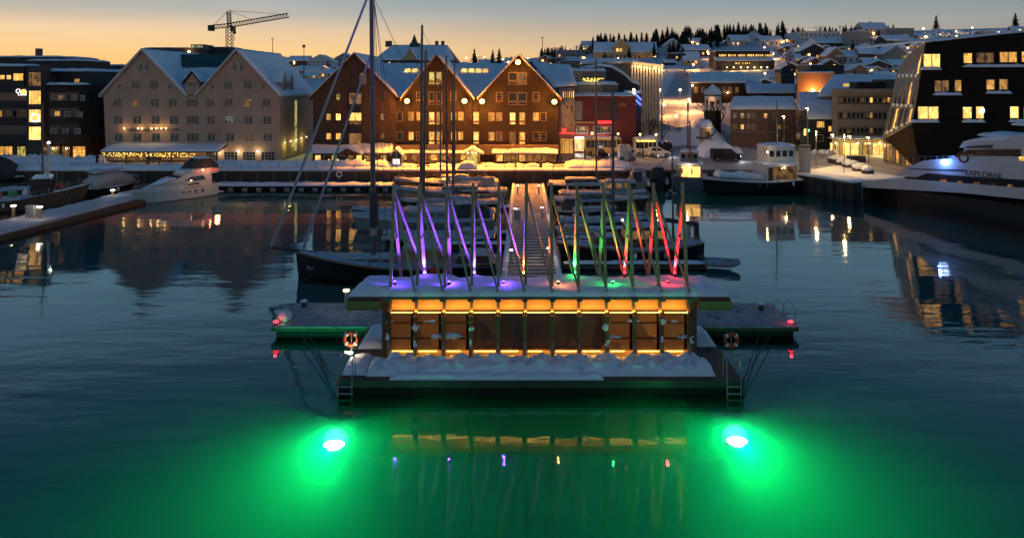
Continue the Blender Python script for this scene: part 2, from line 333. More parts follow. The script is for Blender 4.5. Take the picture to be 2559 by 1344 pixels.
# ---- water, seabed, quay, hill
def pw(tab, x):
    if x <= tab[0][0]: return tab[0][1]
    for (a, b), (c, d) in zip(tab, tab[1:]):
        if x <= c: return b + (d - b) * (x - a) / (c - a)
    return tab[-1][1]
QY, QZ = 101.5, 2.2
RIDGE = [(-600, 172), (0, 168), (900, 166), (1150, 156), (1300, 148), (1450, 132), (1700, 108), (2000, 90), (2250, 78), (2559, 66), (3100, 50)]
def ground(x, Y):
    px = CX + F * x / Y; zr = H + (HY - pw(RIDGE, px)) * 480 / F; t = (Y - 140) / 340
    if t <= 0: return QZ
    b = noise.noise(Vector((x * .02, Y * .02, 3))) * 1.2 * min(1, t * 4)
    if t <= 1: return QZ + (zr - QZ) * (t ** 1.12) + b
    return zr + b - (t - 1) * 10
def hit(px, py, Ya=142, Yb=478):
    "where the view through a pixel of the photograph meets the hillside"
    for _ in range(40):
        m = (Ya + Yb) / 2
        if wz(py, m) > ground(wx(px, m), m): Ya = m
        else: Yb = m
    return Vector((wx(px, m), m, ground(wx(px, m), m)))
def make_water():
    m = bpy.data.materials.new('harbour_water'); m.use_nodes = True; t = m.node_tree; n = t.nodes; l = t.links; n.clear()
    tcn = n.new('ShaderNodeTexCoord'); mp = n.new('ShaderNodeMapping'); mp.inputs['Scale'].default_value = (.32, 1.0, 1); l.new(tcn.outputs['Object'], mp.inputs[0])
    n1 = n.new('ShaderNodeTexNoise'); n1.inputs['Scale'].default_value = 1.1; n1.inputs['Detail'].default_value = 3; n1.inputs['Roughness'].default_value = .5; l.new(mp.outputs[0], n1.inputs['Vector'])
    n2 = n.new('ShaderNodeTexNoise'); n2.inputs['Scale'].default_value = .16; n2.inputs['Detail'].default_value = 2; l.new(mp.outputs[0], n2.inputs['Vector'])
    n3 = n.new('ShaderNodeTexNoise'); n3.inputs['Scale'].default_value = .035; n3.inputs['Detail'].default_value = 2; l.new(tcn.outputs['Object'], n3.inputs['Vector'])
    mrr = n.new('ShaderNodeMapRange'); mrr.inputs[1].default_value = .35; mrr.inputs[2].default_value = .65; mrr.inputs[3].default_value = .25; mrr.inputs[4].default_value = 1.0; l.new(n3.outputs['Fac'], mrr.inputs[0])
    b1 = n.new('ShaderNodeBump'); b1.inputs['Distance'].default_value = .027; l.new(n1.outputs['Fac'], b1.inputs['Height']); l.new(mrr.outputs[0], b1.inputs['Strength'])
    b2 = n.new('ShaderNodeBump'); b2.inputs['Distance'].default_value = .15; b2.inputs['Strength'].default_value = .5; l.new(n2.outputs['Fac'], b2.inputs['Height']); l.new(b1.outputs[0], b2.inputs['Normal'])
    fr = n.new('ShaderNodeFresnel'); fr.inputs['IOR'].default_value = 1.38; l.new(b2.outputs[0], fr.inputs['Normal'])
    gl = n.new('ShaderNodeBsdfGlossy'); gl.inputs['Roughness'].default_value = .045; gl.inputs['Color'].default_value = (1, 1, 1, 1); l.new(b2.outputs[0], gl.inputs['Normal'])
    tr = n.new('ShaderNodeBsdfTransparent'); mx = n.new('ShaderNodeMixShader'); l.new(fr.outputs[0], mx.inputs[0]); l.new(tr.outputs[0], mx.inputs[1]); l.new(gl.outputs[0], mx.inputs[2])
    ab = n.new('ShaderNodeVolumeAbsorption'); ab.inputs['Color'].default_value = (0, .66, .52, 1); ab.inputs['Density'].default_value = .1
    sc = n.new('ShaderNodeVolumeScatter'); sc.inputs['Color'].default_value = (.03, .95, .85, 1); sc.inputs['Density'].default_value = .12; sc.inputs['Anisotropy'].default_value = .3
    ad = n.new('ShaderNodeAddShader'); l.new(ab.outputs[0], ad.inputs[0]); l.new(sc.outputs[0], ad.inputs[1])
    o = n.new('ShaderNodeOutputMaterial'); l.new(mx.outputs[0], o.inputs[0]); l.new(ad.outputs[0], o.inputs['Volume'])
    MATS['water'] = m
make_water()
struct(MB().box(-260, 260, -60, QY + 1.2, -6, 0), 'water', 'water')
mat('silt', (.05, .07, .05), .9, var=.4, vs=.5)
struct(MB().box(-262, 262, -62, QY + 2, -7, -6.01), 'seabed', 'silt')
# terrain sheet: quay level, then the hillside up to the ridge and on to the horizon
g = MB(); ys = [QY + 1.3, 110, 120, 130, 140, 150, 160] + [170 + 12 * i for i in range(27)] + [500, 560, 700, 1000, 2000, 4000]; us = [i / 48 for i in range(49)]
for Y in ys:
    for u in us:
        x = (u * 2 - 1) * Y * 1.35; g.v.append((x, Y, ground(x, Y) - (.0 if Y < 560 else (Y - 560) * .02)))
n1 = len(us)
for j in range(len(ys) - 1):
    for i in range(n1 - 1): g.f.append((j * n1 + i, j * n1 + i + 1, (j + 1) * n1 + i + 1, (j + 1) * n1 + i)); g.mi.append(0)
struct(g, 'ground', 'snow_packed', True)
# quay: wall and paved edge
q = MB(); q.box(-180, 175, QY, QY + 1.3, -4, QZ - .02); struct(q, 'quay', 'darkconcrete')
q = MB()
for i in range(150): x = -178 + i * 2.35; q.box(x, x + .5, QY - .22, QY - .001, -.4, QZ - .3)
q.box(-180, 175, QY - .3, QY - .001, QZ - .28, QZ - .03)
tag(q.build('quay_wall', 'wooddeck'), 'long dark timber-faced quay wall rising from the water along the promenade', 'wall')
# snow banked along the promenade edge, bare trodden lane behind
s = MB(); s.heap(wx(0, 103), wx(560, 103), QY - .15, QY + 3.2, QZ, .75, 1, 60, 6, .8)
s.heap(wx(520, 103), wx(960, 103), QY - .15, QY + 2.6, QZ, .35, 2, 50, 6, .8)
s.heap(wx(940, 103), wx(1560, 103), QY - .12, QY + 1.4, QZ, .22, 3, 70, 5, .5)
s.heap(wx(0, 108), wx(270, 108), QY + 4.4, QY + 8, QZ, 1.35, 4, 40, 8, 1.5, rough=.7)
s.heap(wx(520, 108), wx(985, 108), QY + 3.6, QY + 6.4, QZ, .85, 5, 50, 8, 1.2, rough=.6)
s.heap(wx(985, 108), wx(1430, 108), QY + 4.6, QY + 6.2, QZ, .38, 6, 60, 6, .8, rough=.7)
struct(s, 'snow_banks', 'snow', True)
struct(MB().box(-60, 12, QY + 1.45, 135, QZ - .3, QZ + .012), 'promenade', 'snow_packed')
struct(MB().box(12.004, 62, QY + 1.45, 141, QZ - .3, QZ + .010), 'road', 'asphalt_snow')
# ---- floating sauna platform
DK = .7; X0, X1, Y0, Y1 = -8.35, 11.1, 33.6, 40.9
pf = thing('floating_platform', 'wide dark floating platform carrying the glowing sauna, with ladders at both front corners', 'platform', (1.37, Y0, 0))
MB().box(X0, X1, Y0, Y1, -.6, DK - .12).build('float', 'rubber', pf)
MB().box(X0 - .03, X1 + .03, Y0 - .03, Y1, DK - .119, DK).build('deck', 'wooddeck', pf)
MB().box(X0 - .05, X1 + .05, Y0 - .07, Y0 - .032, DK - .3, DK + .03).build('fender_rail', 'darksteel', pf)
def bathladder(x, label):
    t = thing('bathing_ladder', label, 'ladder', (x, Y0 - .1, DK), 'bathing ladders on the sauna platform')
    a = MB()
    for s in (-.33, .33):
        a.path([(x + s, Y0 + .55, DK), (x + s, Y0 + .5, DK + 1.0), (x + s, Y0 + .3, DK + 1.15), (x + s, Y0 - .05, DK + .95), (x + s, Y0 - .14, DK), (x + s, Y0 - .14, -1.0)], .028, 6)
    a.build('rail', 'greypaint', t)
    for k in range(4): MB().box(x - .33, x + .33, Y0 - .19, Y0 - .09, DK - .25 - k * .33, DK - .21 - k * .33).build('rung', 'greypaint', t)
bathladder(wx(862, 33.4), 'steel bathing ladder on the left front corner of the platform'); bathladder(wx(1836, 33.4), 'steel bathing ladder on the right front corner of the platform')
def lifering(px, py, Y, zb, label, back=0):
    p = pt(px, py, Y); t = thing('life_ring', label, 'life ring', (p.x, Y, zb), 'life rings on posts')
    MB().tube((p.x, Y + .06, zb), (p.x, Y + .06, p.z + .2), .035, .03).build('post', 'woodlight', t)
    MB().torus(p, .33, .1).build('ring', 'orange', t, True); b = MB()
    for k in range(4):
        a = R(45 + 90 * k); c = Vector(p) + Vector((math.cos(a) * .33, 0, math.sin(a) * .33)); b.ball(c, (.125, .112, .125), 8, 5)
    b.each('band', 'white', t, True)
    MB().torus((p.x + .04, Y - .02, p.z), .5, .012, 16, 4).build('grab_line', 'rope', t)
    return t
lifering(878, 846, 36.2, DK, 'orange life ring on a post at the left edge of the sauna platform')
lifering(1828, 850, 36.6, DK, 'red and white life ring on a post at the right edge of the sauna platform')
# cabin
CYF = 35.9; CL, CR = wx(955, CYF), wx(1742, CYF); ZB = DK; ZE = wz(780, CYF); ZT = wz(740, CYF)
cb = thing('sauna_cabin', 'long low wooden sauna cabin glowing amber under a band of lit panels', 'sauna', ((CL + CR) / 2, CYF, DK))
w = MB(); w.box(CL, CR, CYF + 2.9, CYF + 3.05, ZB + .002, ZT - .1); w.box(CL, CL + .35, CYF, CYF + 2.9, ZB + .002, ZT - .1); w.box(CR - .35, CR, CYF, CYF + 2.9, ZB + .002, ZT - .1)
w.build('wall', 'wood', cb)
bx = [972, 1038, 1108, 1177, 1245, 1312, 1381, 1448, 1518, 1587, 1655, 1724]
def Xb(i): return wx(bx[i], CYF - .3)
pmat = mat('polycarb', (.8, .5, .2), .35, kind='bv', sp=6, var=.12, vs=3)
amb = litwin('amberglass', (.55, .15, .014), (.40, .10, .01), .22, .45, .35); darkg = litwin('darkroom', (.18, .05, .012), (.10, .025, .005), .18, .8, .6)
for i in range(11):
    a, b = wx(bx[i], CYF), wx(bx[i + 1], CYF)
    MB().box(a + .06, b - .06, CYF + .36, CYF + .4, ZE, ZT - .05).build('light_panel', 'polycarb', cb)
    if i in (3, 4, 5, 6, 7): MB().box(a + .05, b - .05, CYF + .13, CYF + .17, ZB + .55, ZE - .06).build('glass_door' if i in (4, 5, 6) else 'window', 'darkroom', cb)
    else:
        MB().box(a + .08, b - .25, CYF + .13, CYF + .17, ZB + .55, ZE - .06).build('window', 'amberglass', cb)
w = MB(); w.box(CL + .35, CR - .35, CYF + .1, CYF + .3, ZB, ZB + .55); w.build('plinth', 'woodlight', cb)
w = MB(); w.box(CL + .35, CR - .35, CYF + .0, CYF + .22, ZE - .055, ZE - .003)
for z in (ZB + 1.15, ZB + 1.95): w.box(wx(972, CYF), wx(1172, CYF), CYF - .04, CYF + .12, z, z + .05); w.box(wx(1528, CYF), wx(1728, CYF), CYF - .04, CYF + .12, z, z + .05)
w.each('shelf', 'wood', cb)
for i in range(11):
    a, b = wx(bx[i], CYF) + .13, wx(bx[i + 1], CYF) - .13
    MB().box(a, b, CYF - .05, CYF - .02, ZE - .02, ZE + .02).build('led_strip', 'led', cb); MB().box(a + .05, b - .2 * (i % 3), CYF + .02, CYF + .06, ZB + .5, ZB + .53).build('led_strip', 'led', cb)
# door frame
w = MB(); fz = ZB + .6
for px in (1190, 1502): w.box(wx(px, CYF) - .05, wx(px, CYF) + .05, CYF + .02, CYF + .12, fz, ZE - .07)
w.box(wx(1190, CYF) + .052, wx(1502, CYF) - .052, CYF + .03, CYF + .115, fz, fz + .1); w.build('door_frame', 'redboard', cb)
# roof: slab sloping back, fascia boxes at both ends, snow
def rz(x, y): return ZT + .02 - (y - 35.6) * .12
r = MB(); r.hull8([(X0, 35.3, ZT - .28), (X1, 35.3, ZT - .28), (X1, 39.9, ZT - .8), (X0, 39.9, ZT - .8)], [(X0, 35.3, ZT + .04), (X1, 35.3, ZT + .04), (X1, 39.9, rz(0, 39.9)), (X0, 39.9, rz(0, 39.9))])
r2 = fixn(MB().hull8([(X0, 35.66, ZT - .1), (X1, 35.66, ZT - .1), (X1, 39.9, rz(0, 39.9) - .15), (X0, 39.9, rz(0, 39.9) - .15)], [(X0, 35.66, ZT + .04), (X1, 35.66, ZT + .04), (X1, 39.9, rz(0, 39.9)), (X0, 39.9, rz(0, 39.9))]).build('roof', 'wooddeck', cb))
w = MB()
for a, b in ((X0 + .003, CL - .01), (CR + .01, X1 - .003)): w.box(a, b, 35.34, 38.6, ZT - .55, ZT - .105)
w.each('soffit_box', 'wood', cb)
s = MB(); s.heap(X0 - .05, X1 + .02, 35.68, 39.95, 0, .5, 21, 110, 20, .8, rough=.42, sc=.8, zf=lambda x, y: rz(x, y) + .01)
s.build('roof_snow', 'snow', cb, True)
# snow lying over benches and in front of the cabin
s = MB(); s.heap(wx(925, 35), wx(1776, 35), 34.05, 35.85, DK, .5, 33, 170, 18, .45, rough=.7, sc=1.5)
s.heap(wx(985, 35), wx(1500, 35), 33.62, 34.5, DK, .22, 35, 80, 8, .3, rough=.5, sc=1.5)
s.heap(X0 + .02, X0 + 1.25, 34.2, 36.4, DK, .35, 36, 16, 18, .4, rough=.6); s.heap(X0 + .1, X0 + 1.5, 37.6, 40.8, DK, .3, 37, 14, 18, .4)
s.heap(X1 - 1.3, X1 - .05, 37.9, 40.8, DK, .28, 38, 14, 18, .4)
tag(s.build('snow_heap', 'snow', None, True), 'ragged bank of cleared snow piled along the sauna front', 'snow')
s = MB(); rr = random.Random(5)
for (a, b, z) in ((972, 1172, 1.2), (1528, 1728, 1.2), (972, 1172, 2.0), (1528, 1728, 2.0)):
    for k in range(3):
        x = wx(a + (b - a) * rr.random(), CYF); q = .08 + .15 * rr.random() * (1.5 if z < 1.5 else .6); s.ball((x, CYF + .02, DK + z + q * .35), (q * 1.9, .1, q * .5), 9, 6, 1.0, k + z)
s.each('snow_clump', 'snow', cb, True)
# the row of leaning poles
prt, prb = [985, 1050, 1118, 1183, 1247, 1316, 1378, 1442, 1508, 1573, 1633, 1706], [1003, 1063, 1127, 1186, 1250, 1310, 1373, 1435, 1497, 1560, 1621, 1684]
GP = 'leaning pole frames over the sauna roof'
ords = ['first', 'second', 'third', 'fourth', 'fifth', 'sixth', 'seventh', 'eighth', 'ninth', 'tenth', 'eleventh', 'twelfth']
for i in range(12):
    xb = wx(bx[i], 35.6); top = pt(prt[i], 457, 37.3); rb = pt(prb[i], 692, 39.5)
    hue = 'violet' if i < 5 else 'pink and amber' if i < 7 else 'green and yellow' if i < 9 else 'red'
    t = thing('pole_frame', 'leaning timber pole frame in %s light, %s from left in the row' % (hue, ords[i]), 'pole', (xb, 35.5, DK), GP)
    MB().bar((xb, 35.45, DK), top, .15, .17).build('pole', 'pole', t)
    MB().bar(rb, top - Vector((0, .1, .9)), .17, .1).build('rear_pole', 'pole', t)
    if i < 11:
        nb = Vector((wx(bx[i + 1], 35.75), 35.72, ZT + .25)); MB().bar(nb, top - Vector((0, .08, .35)), .1, .12).build('strut', 'pole', t)
        nr = pt(prb[i + 1] - 3, 682, 39.45); MB().bar(nr, top - Vector((-.02, .0, .45)), .12, .1).build('strut', 'pole', t)
    a = Vector((xb, 35.5, DK)).lerp(top, .68); b = rb.lerp(top, .44); MB().bar(a, b, .09, .05).build('brace', 'woodlight', t)
    MB().box(xb - .1, xb + .1, CYF - .3, CYF - .1, DK, ZE - .05).build('post', 'wood', t)
    c = MB(); c.box(xb - .14, xb + .14, 35.36, 35.9, ZT - .12, ZT + .02); c.box(xb - .13, xb + .13, 35.36, 35.9, ZE - .16, ZE - .06); c.each('bracket', 'darksteel', t)
    c = MB(); rr = random.Random(i); z = ZB + 1.1; xx = xb + (top.x - xb) * (z / 9); z += rr.uniform(-.25, .25); q = rr.uniform(.55, .85); c.ball((xx + rr.uniform(-.06, .06), 35.42, z + .1), (.14 * q, .1, .1 * q), 9, 6, .9, i); c.ball((xx + rr.uniform(-.04, .04), 35.42, z + .24), (.09 * q, .08, .13 * q), 9, 6, .9, i + 20)
    if i in (1, 3, 8, 10): c.ball((xx + rr.uniform(-.1, .1), 35.6, z + rr.uniform(.8, 1.1)), (.15, .12, .1 + .1 * rr.random()), 9, 6, .9, i + 3)
    if i in (0, 1, 3, 8, 10, 11): c.each('snow_clump', 'snow', t, True)
w = MB()
for z in (4.65,): w.tube((wx(972, 39), 39.2, z), (wx(1690, 39), 39.2, z), .012)
tag(w.build('cable', 'steel'), 'thin taut cable strung between the rear poles just above the roof snow', 'cable')
LC = {'v': ((.15, .05, 1), 'g_violet', 'violet'), 'o': ((1, .28, .1), 'g_orange', 'amber'), 'g': ((.03, 1, .15), 'g_green', 'green'), 'r': ((1, .03, .06), 'g_red', 'red')}
for i, k in ((1, 'v'), (3, 'v'), (5, 'o'), (7, 'g'), (9, 'r'), (11, 'r')):
    c, m, nm = LC[k]; p = pt(prb[i], 690, 39.4); p.y = 39.15; p.z = rz(0, 39.15) + .74
    t = thing('spotlight', '%s spotlight on the rear roof edge at the foot of the %s pole' % (nm, ords[i]), 'spotlight', p, 'coloured roof spotlights')
    MB().ball(p, .085, 10, 6).build('lens', m, t, True); MB().tube(p - Vector((0, 0, .3)), p - Vector((0, 0, .06)), .07, .09).build('housing', 'darksteel', t)
    lamp('spotlight_beam', p + Vector((0, -.05, .14)), {'v': 5200, 'o': 2200, 'g': 2000, 'r': 3200}[k], c, .05, 'SPOT', t, p + Vector((-.35, -2.1, 5)), 46, .9)
    lamp('spotlight_spill', p + Vector((0, -.25, .15)), {'v': 9, 'o': 4, 'g': 6, 'r': 8}[k], c, .08, 'POINT', t)
for i, k in ((0, 'v'), (2, 'v'), (4, 'v'), (6, 'o'), (8, 'g'), (10, 'r')):
    c, m, nm = LC[k]; x = wx(bx[i], 36.5) + .3; p = Vector((x, 36.55, rz(0, 36.55) + .66))
    t = thing('roof_light', '%s light half buried in the roof snow beside the %s pole' % (nm, ords[i]), 'spotlight', p, 'coloured roof lights in the snow')
    MB().tube(p - Vector((0, 0, .3)), p, .08, .09, 10).build('housing', 'darksteel', t); MB().disc(p + Vector((0, 0, .002)), .07, .02, 10).build('lens', m, t)
    lamp('roof_light_glow', p + Vector((0, -.06, .22)), {'v': 42, 'o': 24, 'g': 24, 'r': 30}[k], c, .05, 'POINT', t)
    lamp('roof_light_beam', p + Vector((0, 0, .12)), {'v': 3200, 'o': 1500, 'g': 700, 'r': 1900}[k], c, .05, 'SPOT', t, p + Vector((.4, 2.7, 3.6)), 78, .7)
# light of the LED strips: an area lamp the length of the strip, behind the panels and at the plinth
def strip(name, x, y, z, w, power, color, rot, parent, h=.05):
    d = bpy.data.lights.new(name, 'AREA'); d.shape = 'RECTANGLE'; d.size = w; d.size_y = h; d.energy = power; d.color = color
    o = bpy.data.objects.new(name, d); COL.objects.link(o); o.rotation_euler = rot; o.parent = parent; o.location = Vector((x, y, z)) - ORG[parent]; return o
strip('led_glow', (CL + CR) / 2, CYF - .04, ZE + .03, 15.2, 125, (1, .40, .05), (R(138), 0, 0), cb)
strip('led_glow', (CL + CR) / 2, CYF - .02, ZB + .62, 15.2, 75, (1, .45, .07), (R(-25), 0, 0), cb)
strip('green_edge_glow', -9.6, 40.6, .12, 8.6, 45, (0, 1, .35), (R(115), 0, 0), cb, .1); strip('green_edge_glow', 14, 40.6, .12, 5, 3, (0, 1, .35), (R(115), 0, 0), cb, .1)
# small light under the left life ring
p = pt(875, 884, 36.0); t = thing('deck_lamp', 'small white deck lamp at the foot of the left life ring post', 'lamp', (p.x, 36.0, DK)); MB().tube((p.x, 36, DK), (p.x, 36, p.z), .03).build('post', 'steel', t); MB().ball((p.x, 36, p.z + .06), (.16, .12, .07), 10, 6).build('lens', 'lamp_white', t, True)
lamp('deck_lamp_glow', (p.x + .1, 35.8, p.z + .25), 22, (1, .75, .5), .1, 'POINT', t)
# cross pontoon behind the platform
PY0, PY1, PZ = 41.15, 45.7, .62
pn = thing('pontoon', 'long snow-dusted floating pontoon running behind the sauna, its front edge lit green', 'pontoon', (1.3, PY0, 0))
MB().box(-13.9, 16.6, PY0 + .15, PY1 - .1, -.5, PZ - .25).build('float', 'rubber', pn)
MB().box(-14.15, 16.85, PY0, PY1, PZ - .249, PZ).build('deck', 'wooddeck', pn)
mat('snow_thin', (.27, .29, .31), .7, var=.35, vs=2.5, bump=.4, bs=5)
s = MB(); s.heap(-14.1, 16.8, PY0 + .02, PY1 - .05, PZ, .035, 41, 80, 14, .15, rough=2.2, sc=.9)
for k in range(11): x = -13.2 + k * 2.75; s.heap(x, x + .35, PY0 + .05, PY1 - .1, PZ + .03, .07, 50 + k, 5, 16, .12)
s.heap(-14.1, 16.8, PY0 - .06, PY0 + .32, PZ, .12, 60, 130, 5, .12, rough=.5, sc=1.4); s.build('snow_cover', 'snow_thin', pn, True)
def cleat(px, py, label):
    p = on(px, py, PZ); t = thing('mooring_bollard', label, 'bollard', p, 'mooring bollards on the pontoon')
    MB().tube(p, p + Vector((0, 0, .38)), .17, .15, 10).build('post', 'darksteel', t); MB().ball(p + Vector((0, 0, .42)), (.24, .24, .09), 10, 5, .2).build('cap', 'snow', t, True)
cleat(760, 768, 'snow-capped mooring bollard on the left end of the pontoon'); cleat(1903, 775, 'dark mooring bollard on the right end of the pontoon')
def navlight(px, py, color, m, label):
    p = on(px, py, PZ); p.y = PY0 + .25; p.x = wx(px, p.y); t = thing('marker_light', label, 'lamp', p, 'red marker lights on the pontoon ends')
    MB().box(p.x - .12, p.x + .12, p.y - .1, p.y + .1, p.z, p.z + .18).build('base', 'darksteel', t); MB().ball(p + Vector((0, 0, .24)), (.16, .14, .1), 10, 6).build('lens', m, t, True)
    lamp('marker_glow', p + Vector((0, -.1, .5)), 5, color, .08, 'POINT', t)
navlight(690, 808, (1, .05, .08), 'g_red', 'red marker light on the left corner of the pontoon'); navlight(1976, 812, (1, .05, .08), 'g_red', 'red marker light on the right corner of the pontoon')
p = on(712, 806, PZ); t = thing('buoy', 'pale round mooring buoy lying beside the left red marker light', 'buoy', p); MB().ball(p + Vector((0, .1, .34)), (.42, .36, .33), 12, 8, .15).build('float', 'white', t, True); lamp('green_glow', p + Vector((.1, -.6, .1)), 6, (0, 1, .4), .1, 'POINT', t)
p = on(1958, 790, PZ); t = thing('bathing_ladder', 'hooped steel ladder at the right end of the pontoon', 'ladder', p)
a = MB()
for dx in (-.3, .3): a.path([p + Vector((dx - .35, 0, 0)), p + Vector((dx - .25, 0, .8)), p + Vector((dx, 0, 1.0)), p + Vector((dx + .3, 0, .75)), p + Vector((dx + .45, -.1, -.1))], .025)
a.build('rail', 'steel', t); MB().box(p.x - .3, p.x + .35, p.y - .03, p.y + .03, p.z + .2, p.z + .24).build('rung', 'steel', t)
p = on(866, 770, PZ); t = thing('bollard_light', 'pale bollard light with a glowing cap standing just left of the sauna roof', 'lamp', p)
MB().tube(p, (p.x, p.y, wz(727, p.y)), .13, .13, 12).build('post', 'greypaint', t); MB().disc((p.x, p.y, wz(727, p.y)), .2, .08, 12).build('cap', 'lamp_warm', t)
lamp('bollard_glow', (p.x, p.y, wz(722, p.y) + .25), 12, (1, .8, .5), .1, 'POINT', t)
# mooring lines from the platform corners
def line(a, b, label, sag=.4, r=.025, cat='rope', grp=None, name='mooring_line'):
    a, b = Vector(a), Vector(b); pts = [a.lerp(b, k / 10) - Vector((0, 0, sag * 4 * (k / 10) * (1 - k / 10))) for k in range(11)]
    return tag(MB().path(pts, r).build(name, 'rope'), label, cat, grp)
line((X0, 33.8, .5), on(742, 822, .4), 'mooring rope from the left platform corner to the pontoon', .05); line((X0, 33.8, .45), on(766, 826, .35), 'second, lower mooring rope left of the platform', .1)
line((X1, 33.9, .5), on(1930, 828, .4), 'mooring rope from the right platform corner to the pontoon', .05); line((X1, 33.8, .45), on(1900, 828, .35), 'second, inner mooring rope right of the platform', .08)
# green lamps hung under the water in front
for px, py, lab in ((835, 1110, 'left'), (1842, 1101, 'right')):
    Y = 15.9 * F / (py - HY); p = pt(px, py, Y); t = thing('underwater_light', 'green underwater floodlight glowing below the surface in front of the %s end of the platform' % lab, 'floodlight', p, 'underwater floodlights')
    MB().ball(p, (.46, .3, .1), 14, 6).build('lens', 'underwater', t, True); MB().disc(p - Vector((0, 0, .3)), .3, .16, 12).build('housing', 'darksteel', t)
    MB().disc((p.x, p.y + .36, p.z), .58, .03, 18, 'y').build('added_baffle', 'rubber', t)  # added disc that blocks the green light towards the snow and cabin
    lamp('underwater_glow', p + Vector((0, -.04, .16)), 900 if lab == 'left' else 1050, (.01, 1, .2), .06, 'POINT', t)
    lamp('underwater_beam', p + Vector((0, -.3, .1)), 1700 if lab == 'left' else 2000, (.01, 1, .17), .2, 'SPOT', t, p + (Vector((-1.0, -1.8, -.9)) if lab == 'left' else Vector((.9, -1.8, -.8))), 168, 1)
# ---- pier, pontoons and boats
pr = thing('pier', 'snow-trodden plank pier running straight from the sauna pontoon to the quay', 'pier', (1.4, 46, 0))
def pierx(Y, s): return (-.85 if s < 0 else 3.6) + (Y - 45.8) / 55.2 * .95
a = MB(); a.hull8([(pierx(45.8, -1), 45.8, -.3), (pierx(45.8, 1), 45.8, -.3), (pierx(101, 1), 101, -.3), (pierx(101, -1), 101, -.3)], [(pierx(45.8, -1), 45.8, .5), (pierx(45.8, 1), 45.8, .5), (pierx(101, 1), 101, .5), (pierx(101, -1), 101, .5)])
fixn(a.build('deck', 'pierdeck', pr))
s = MB()
for k in range(52):
    y = 46.2 + k * 1.05; s.heap(pierx(y, -1) + .15, pierx(y, 1) - .15, y, y + .2, .5, .04, k, 16, 2, .05, rough=1.2, sc=2)
for q in (-1, 1): xx = pierx(72, q); s.quilt((pierx(46, q) - .05 - .32 * (q > 0), 46, .5), (pierx(46, q) + .05 + .32 * (q < 0), 46, .5), (pierx(100.8, q) + .05 + .32 * (q < 0), 100.8, .5), (pierx(100.8, q) - .05 - .32 * (q > 0), 100.8, .5), .13, 4, 120, 70 + q, .9, 1.6)
s.build('snow_cover', 'snow', pr, True)
for px, py, n in ((1294, 486, 'far left'), (1346.7, 486, 'far right'), (1287, 548, 'middle left'), (1355, 545, 'middle right'), (1278, 660, 'near left'), (1371, 655, 'near right')):
    p = on(px, py, .5); t = thing('bollard_light', 'slim grey bollard light with glowing cap, %s of the six along the pier' % n, 'lamp', p, 'bollard lights along the pier')
    MB().tube(p, p + Vector((0, 0, 1.1)), .09, .09, 10).build('post', 'greypaint', t); MB().disc(p + Vector((0, 0, 1.1)), .13, .06, 10).build('cap', 'lamp_white', t)
    lamp('bollard_glow', p + Vector((0, 0, 1.35)), 40, (1, .62, .32), .1, 'POINT', t)
p = on(1289, 549, .5); t = thing('power_cabinet', 'grey service cabinet standing by the left edge of the pier', 'cabinet', p); MB().box(p.x, p.x + .55, p.y, p.y + .4, .5, 1.5).build('body', 'greypaint', t); MB().heap(p.x, p.x + .55, p.y, p.y + .4, 1.5, .1, 3, 6, 4, .1).build('snow_cap', 'snow', t, True)
def finger(px0, px1, py, side, label, w=.8, z=.42):
    Y = yd(py, z); x0, x1 = wx(px0, Y), wx(px1, Y); t = thing('finger_pontoon', label, 'pontoon', (x0, Y, 0), 'finger pontoons beside the pier')
    MB().box(x0, x1, Y, Y + w, -.2, z).build('deck', 'wooddeck', t); MB().heap(x0, x1, Y, Y + w, z, .16, int(px0 + py), 30, 4, .2, rough=.6).build('snow_cover', 'snow', t, True)
rows = [(1400, 1612, 536), (1392, 1628, 551), (1388, 1600, 572), (1396, 1500, 596), (1402, 1560, 620), (1410, 1768, 660)]
for k, (a_, b_, c_) in enumerate(rows): finger(a_, b_, c_, 1, 'snowy finger pontoon right of the pier, %s from the far end' % ords[k])
for k, (a_, b_, c_) in enumerate([(1010, 1283, 519), (1000, 1280, 583), (1010, 1268, 610)]): finger(a_, b_, c_, -1, 'snowy finger pontoon left of the pier, %s from the far end' % ords[k])
# jetty under the quay, left half; service pontoon far left
t = thing('jetty', 'low snow-covered floating jetty lying under the quay wall left of the pier', 'jetty', (wx(760, 98), 97.4, 0))
MB().box(wx(528, 98), wx(990, 98), 97.4, 100.9, -.2, .55).build('deck', 'rubber', t); MB().heap(wx(528, 98), wx(990, 98), 97.4, 100.9, .55, .22, 81, 90, 6, .3, rough=.7).build('snow_cover', 'snow', t, True)
f = MB()
for k in range(13): f.box(wx(540 + k * 35, 98), wx(553 + k * 35, 98), 97.3, 97.39, .0, .3)
f.each('fender', 'greypaint', t)
t = thing('pontoon', 'wide snow-covered pontoon with lamps reaching in from the left edge of the photo', 'pontoon', (-51, 62, 0))
A = [(-54.6, 60), (-49.2, 60), (-45.2, 89), (-45.6, 96.5), (-50.2, 96.5)]
MB().ext(A, -.4, .5).build('deck', 'wooddeck', t)
s = MB().quilt((-54.6, 60, .5), (-49.3, 60, .5), (-45.5, 96.4, .5), (-50.2, 96.5, .5), .25, 14, 70, 83, .7, .9, .05); s.build('snow_cover', 'snow_old', t, True)
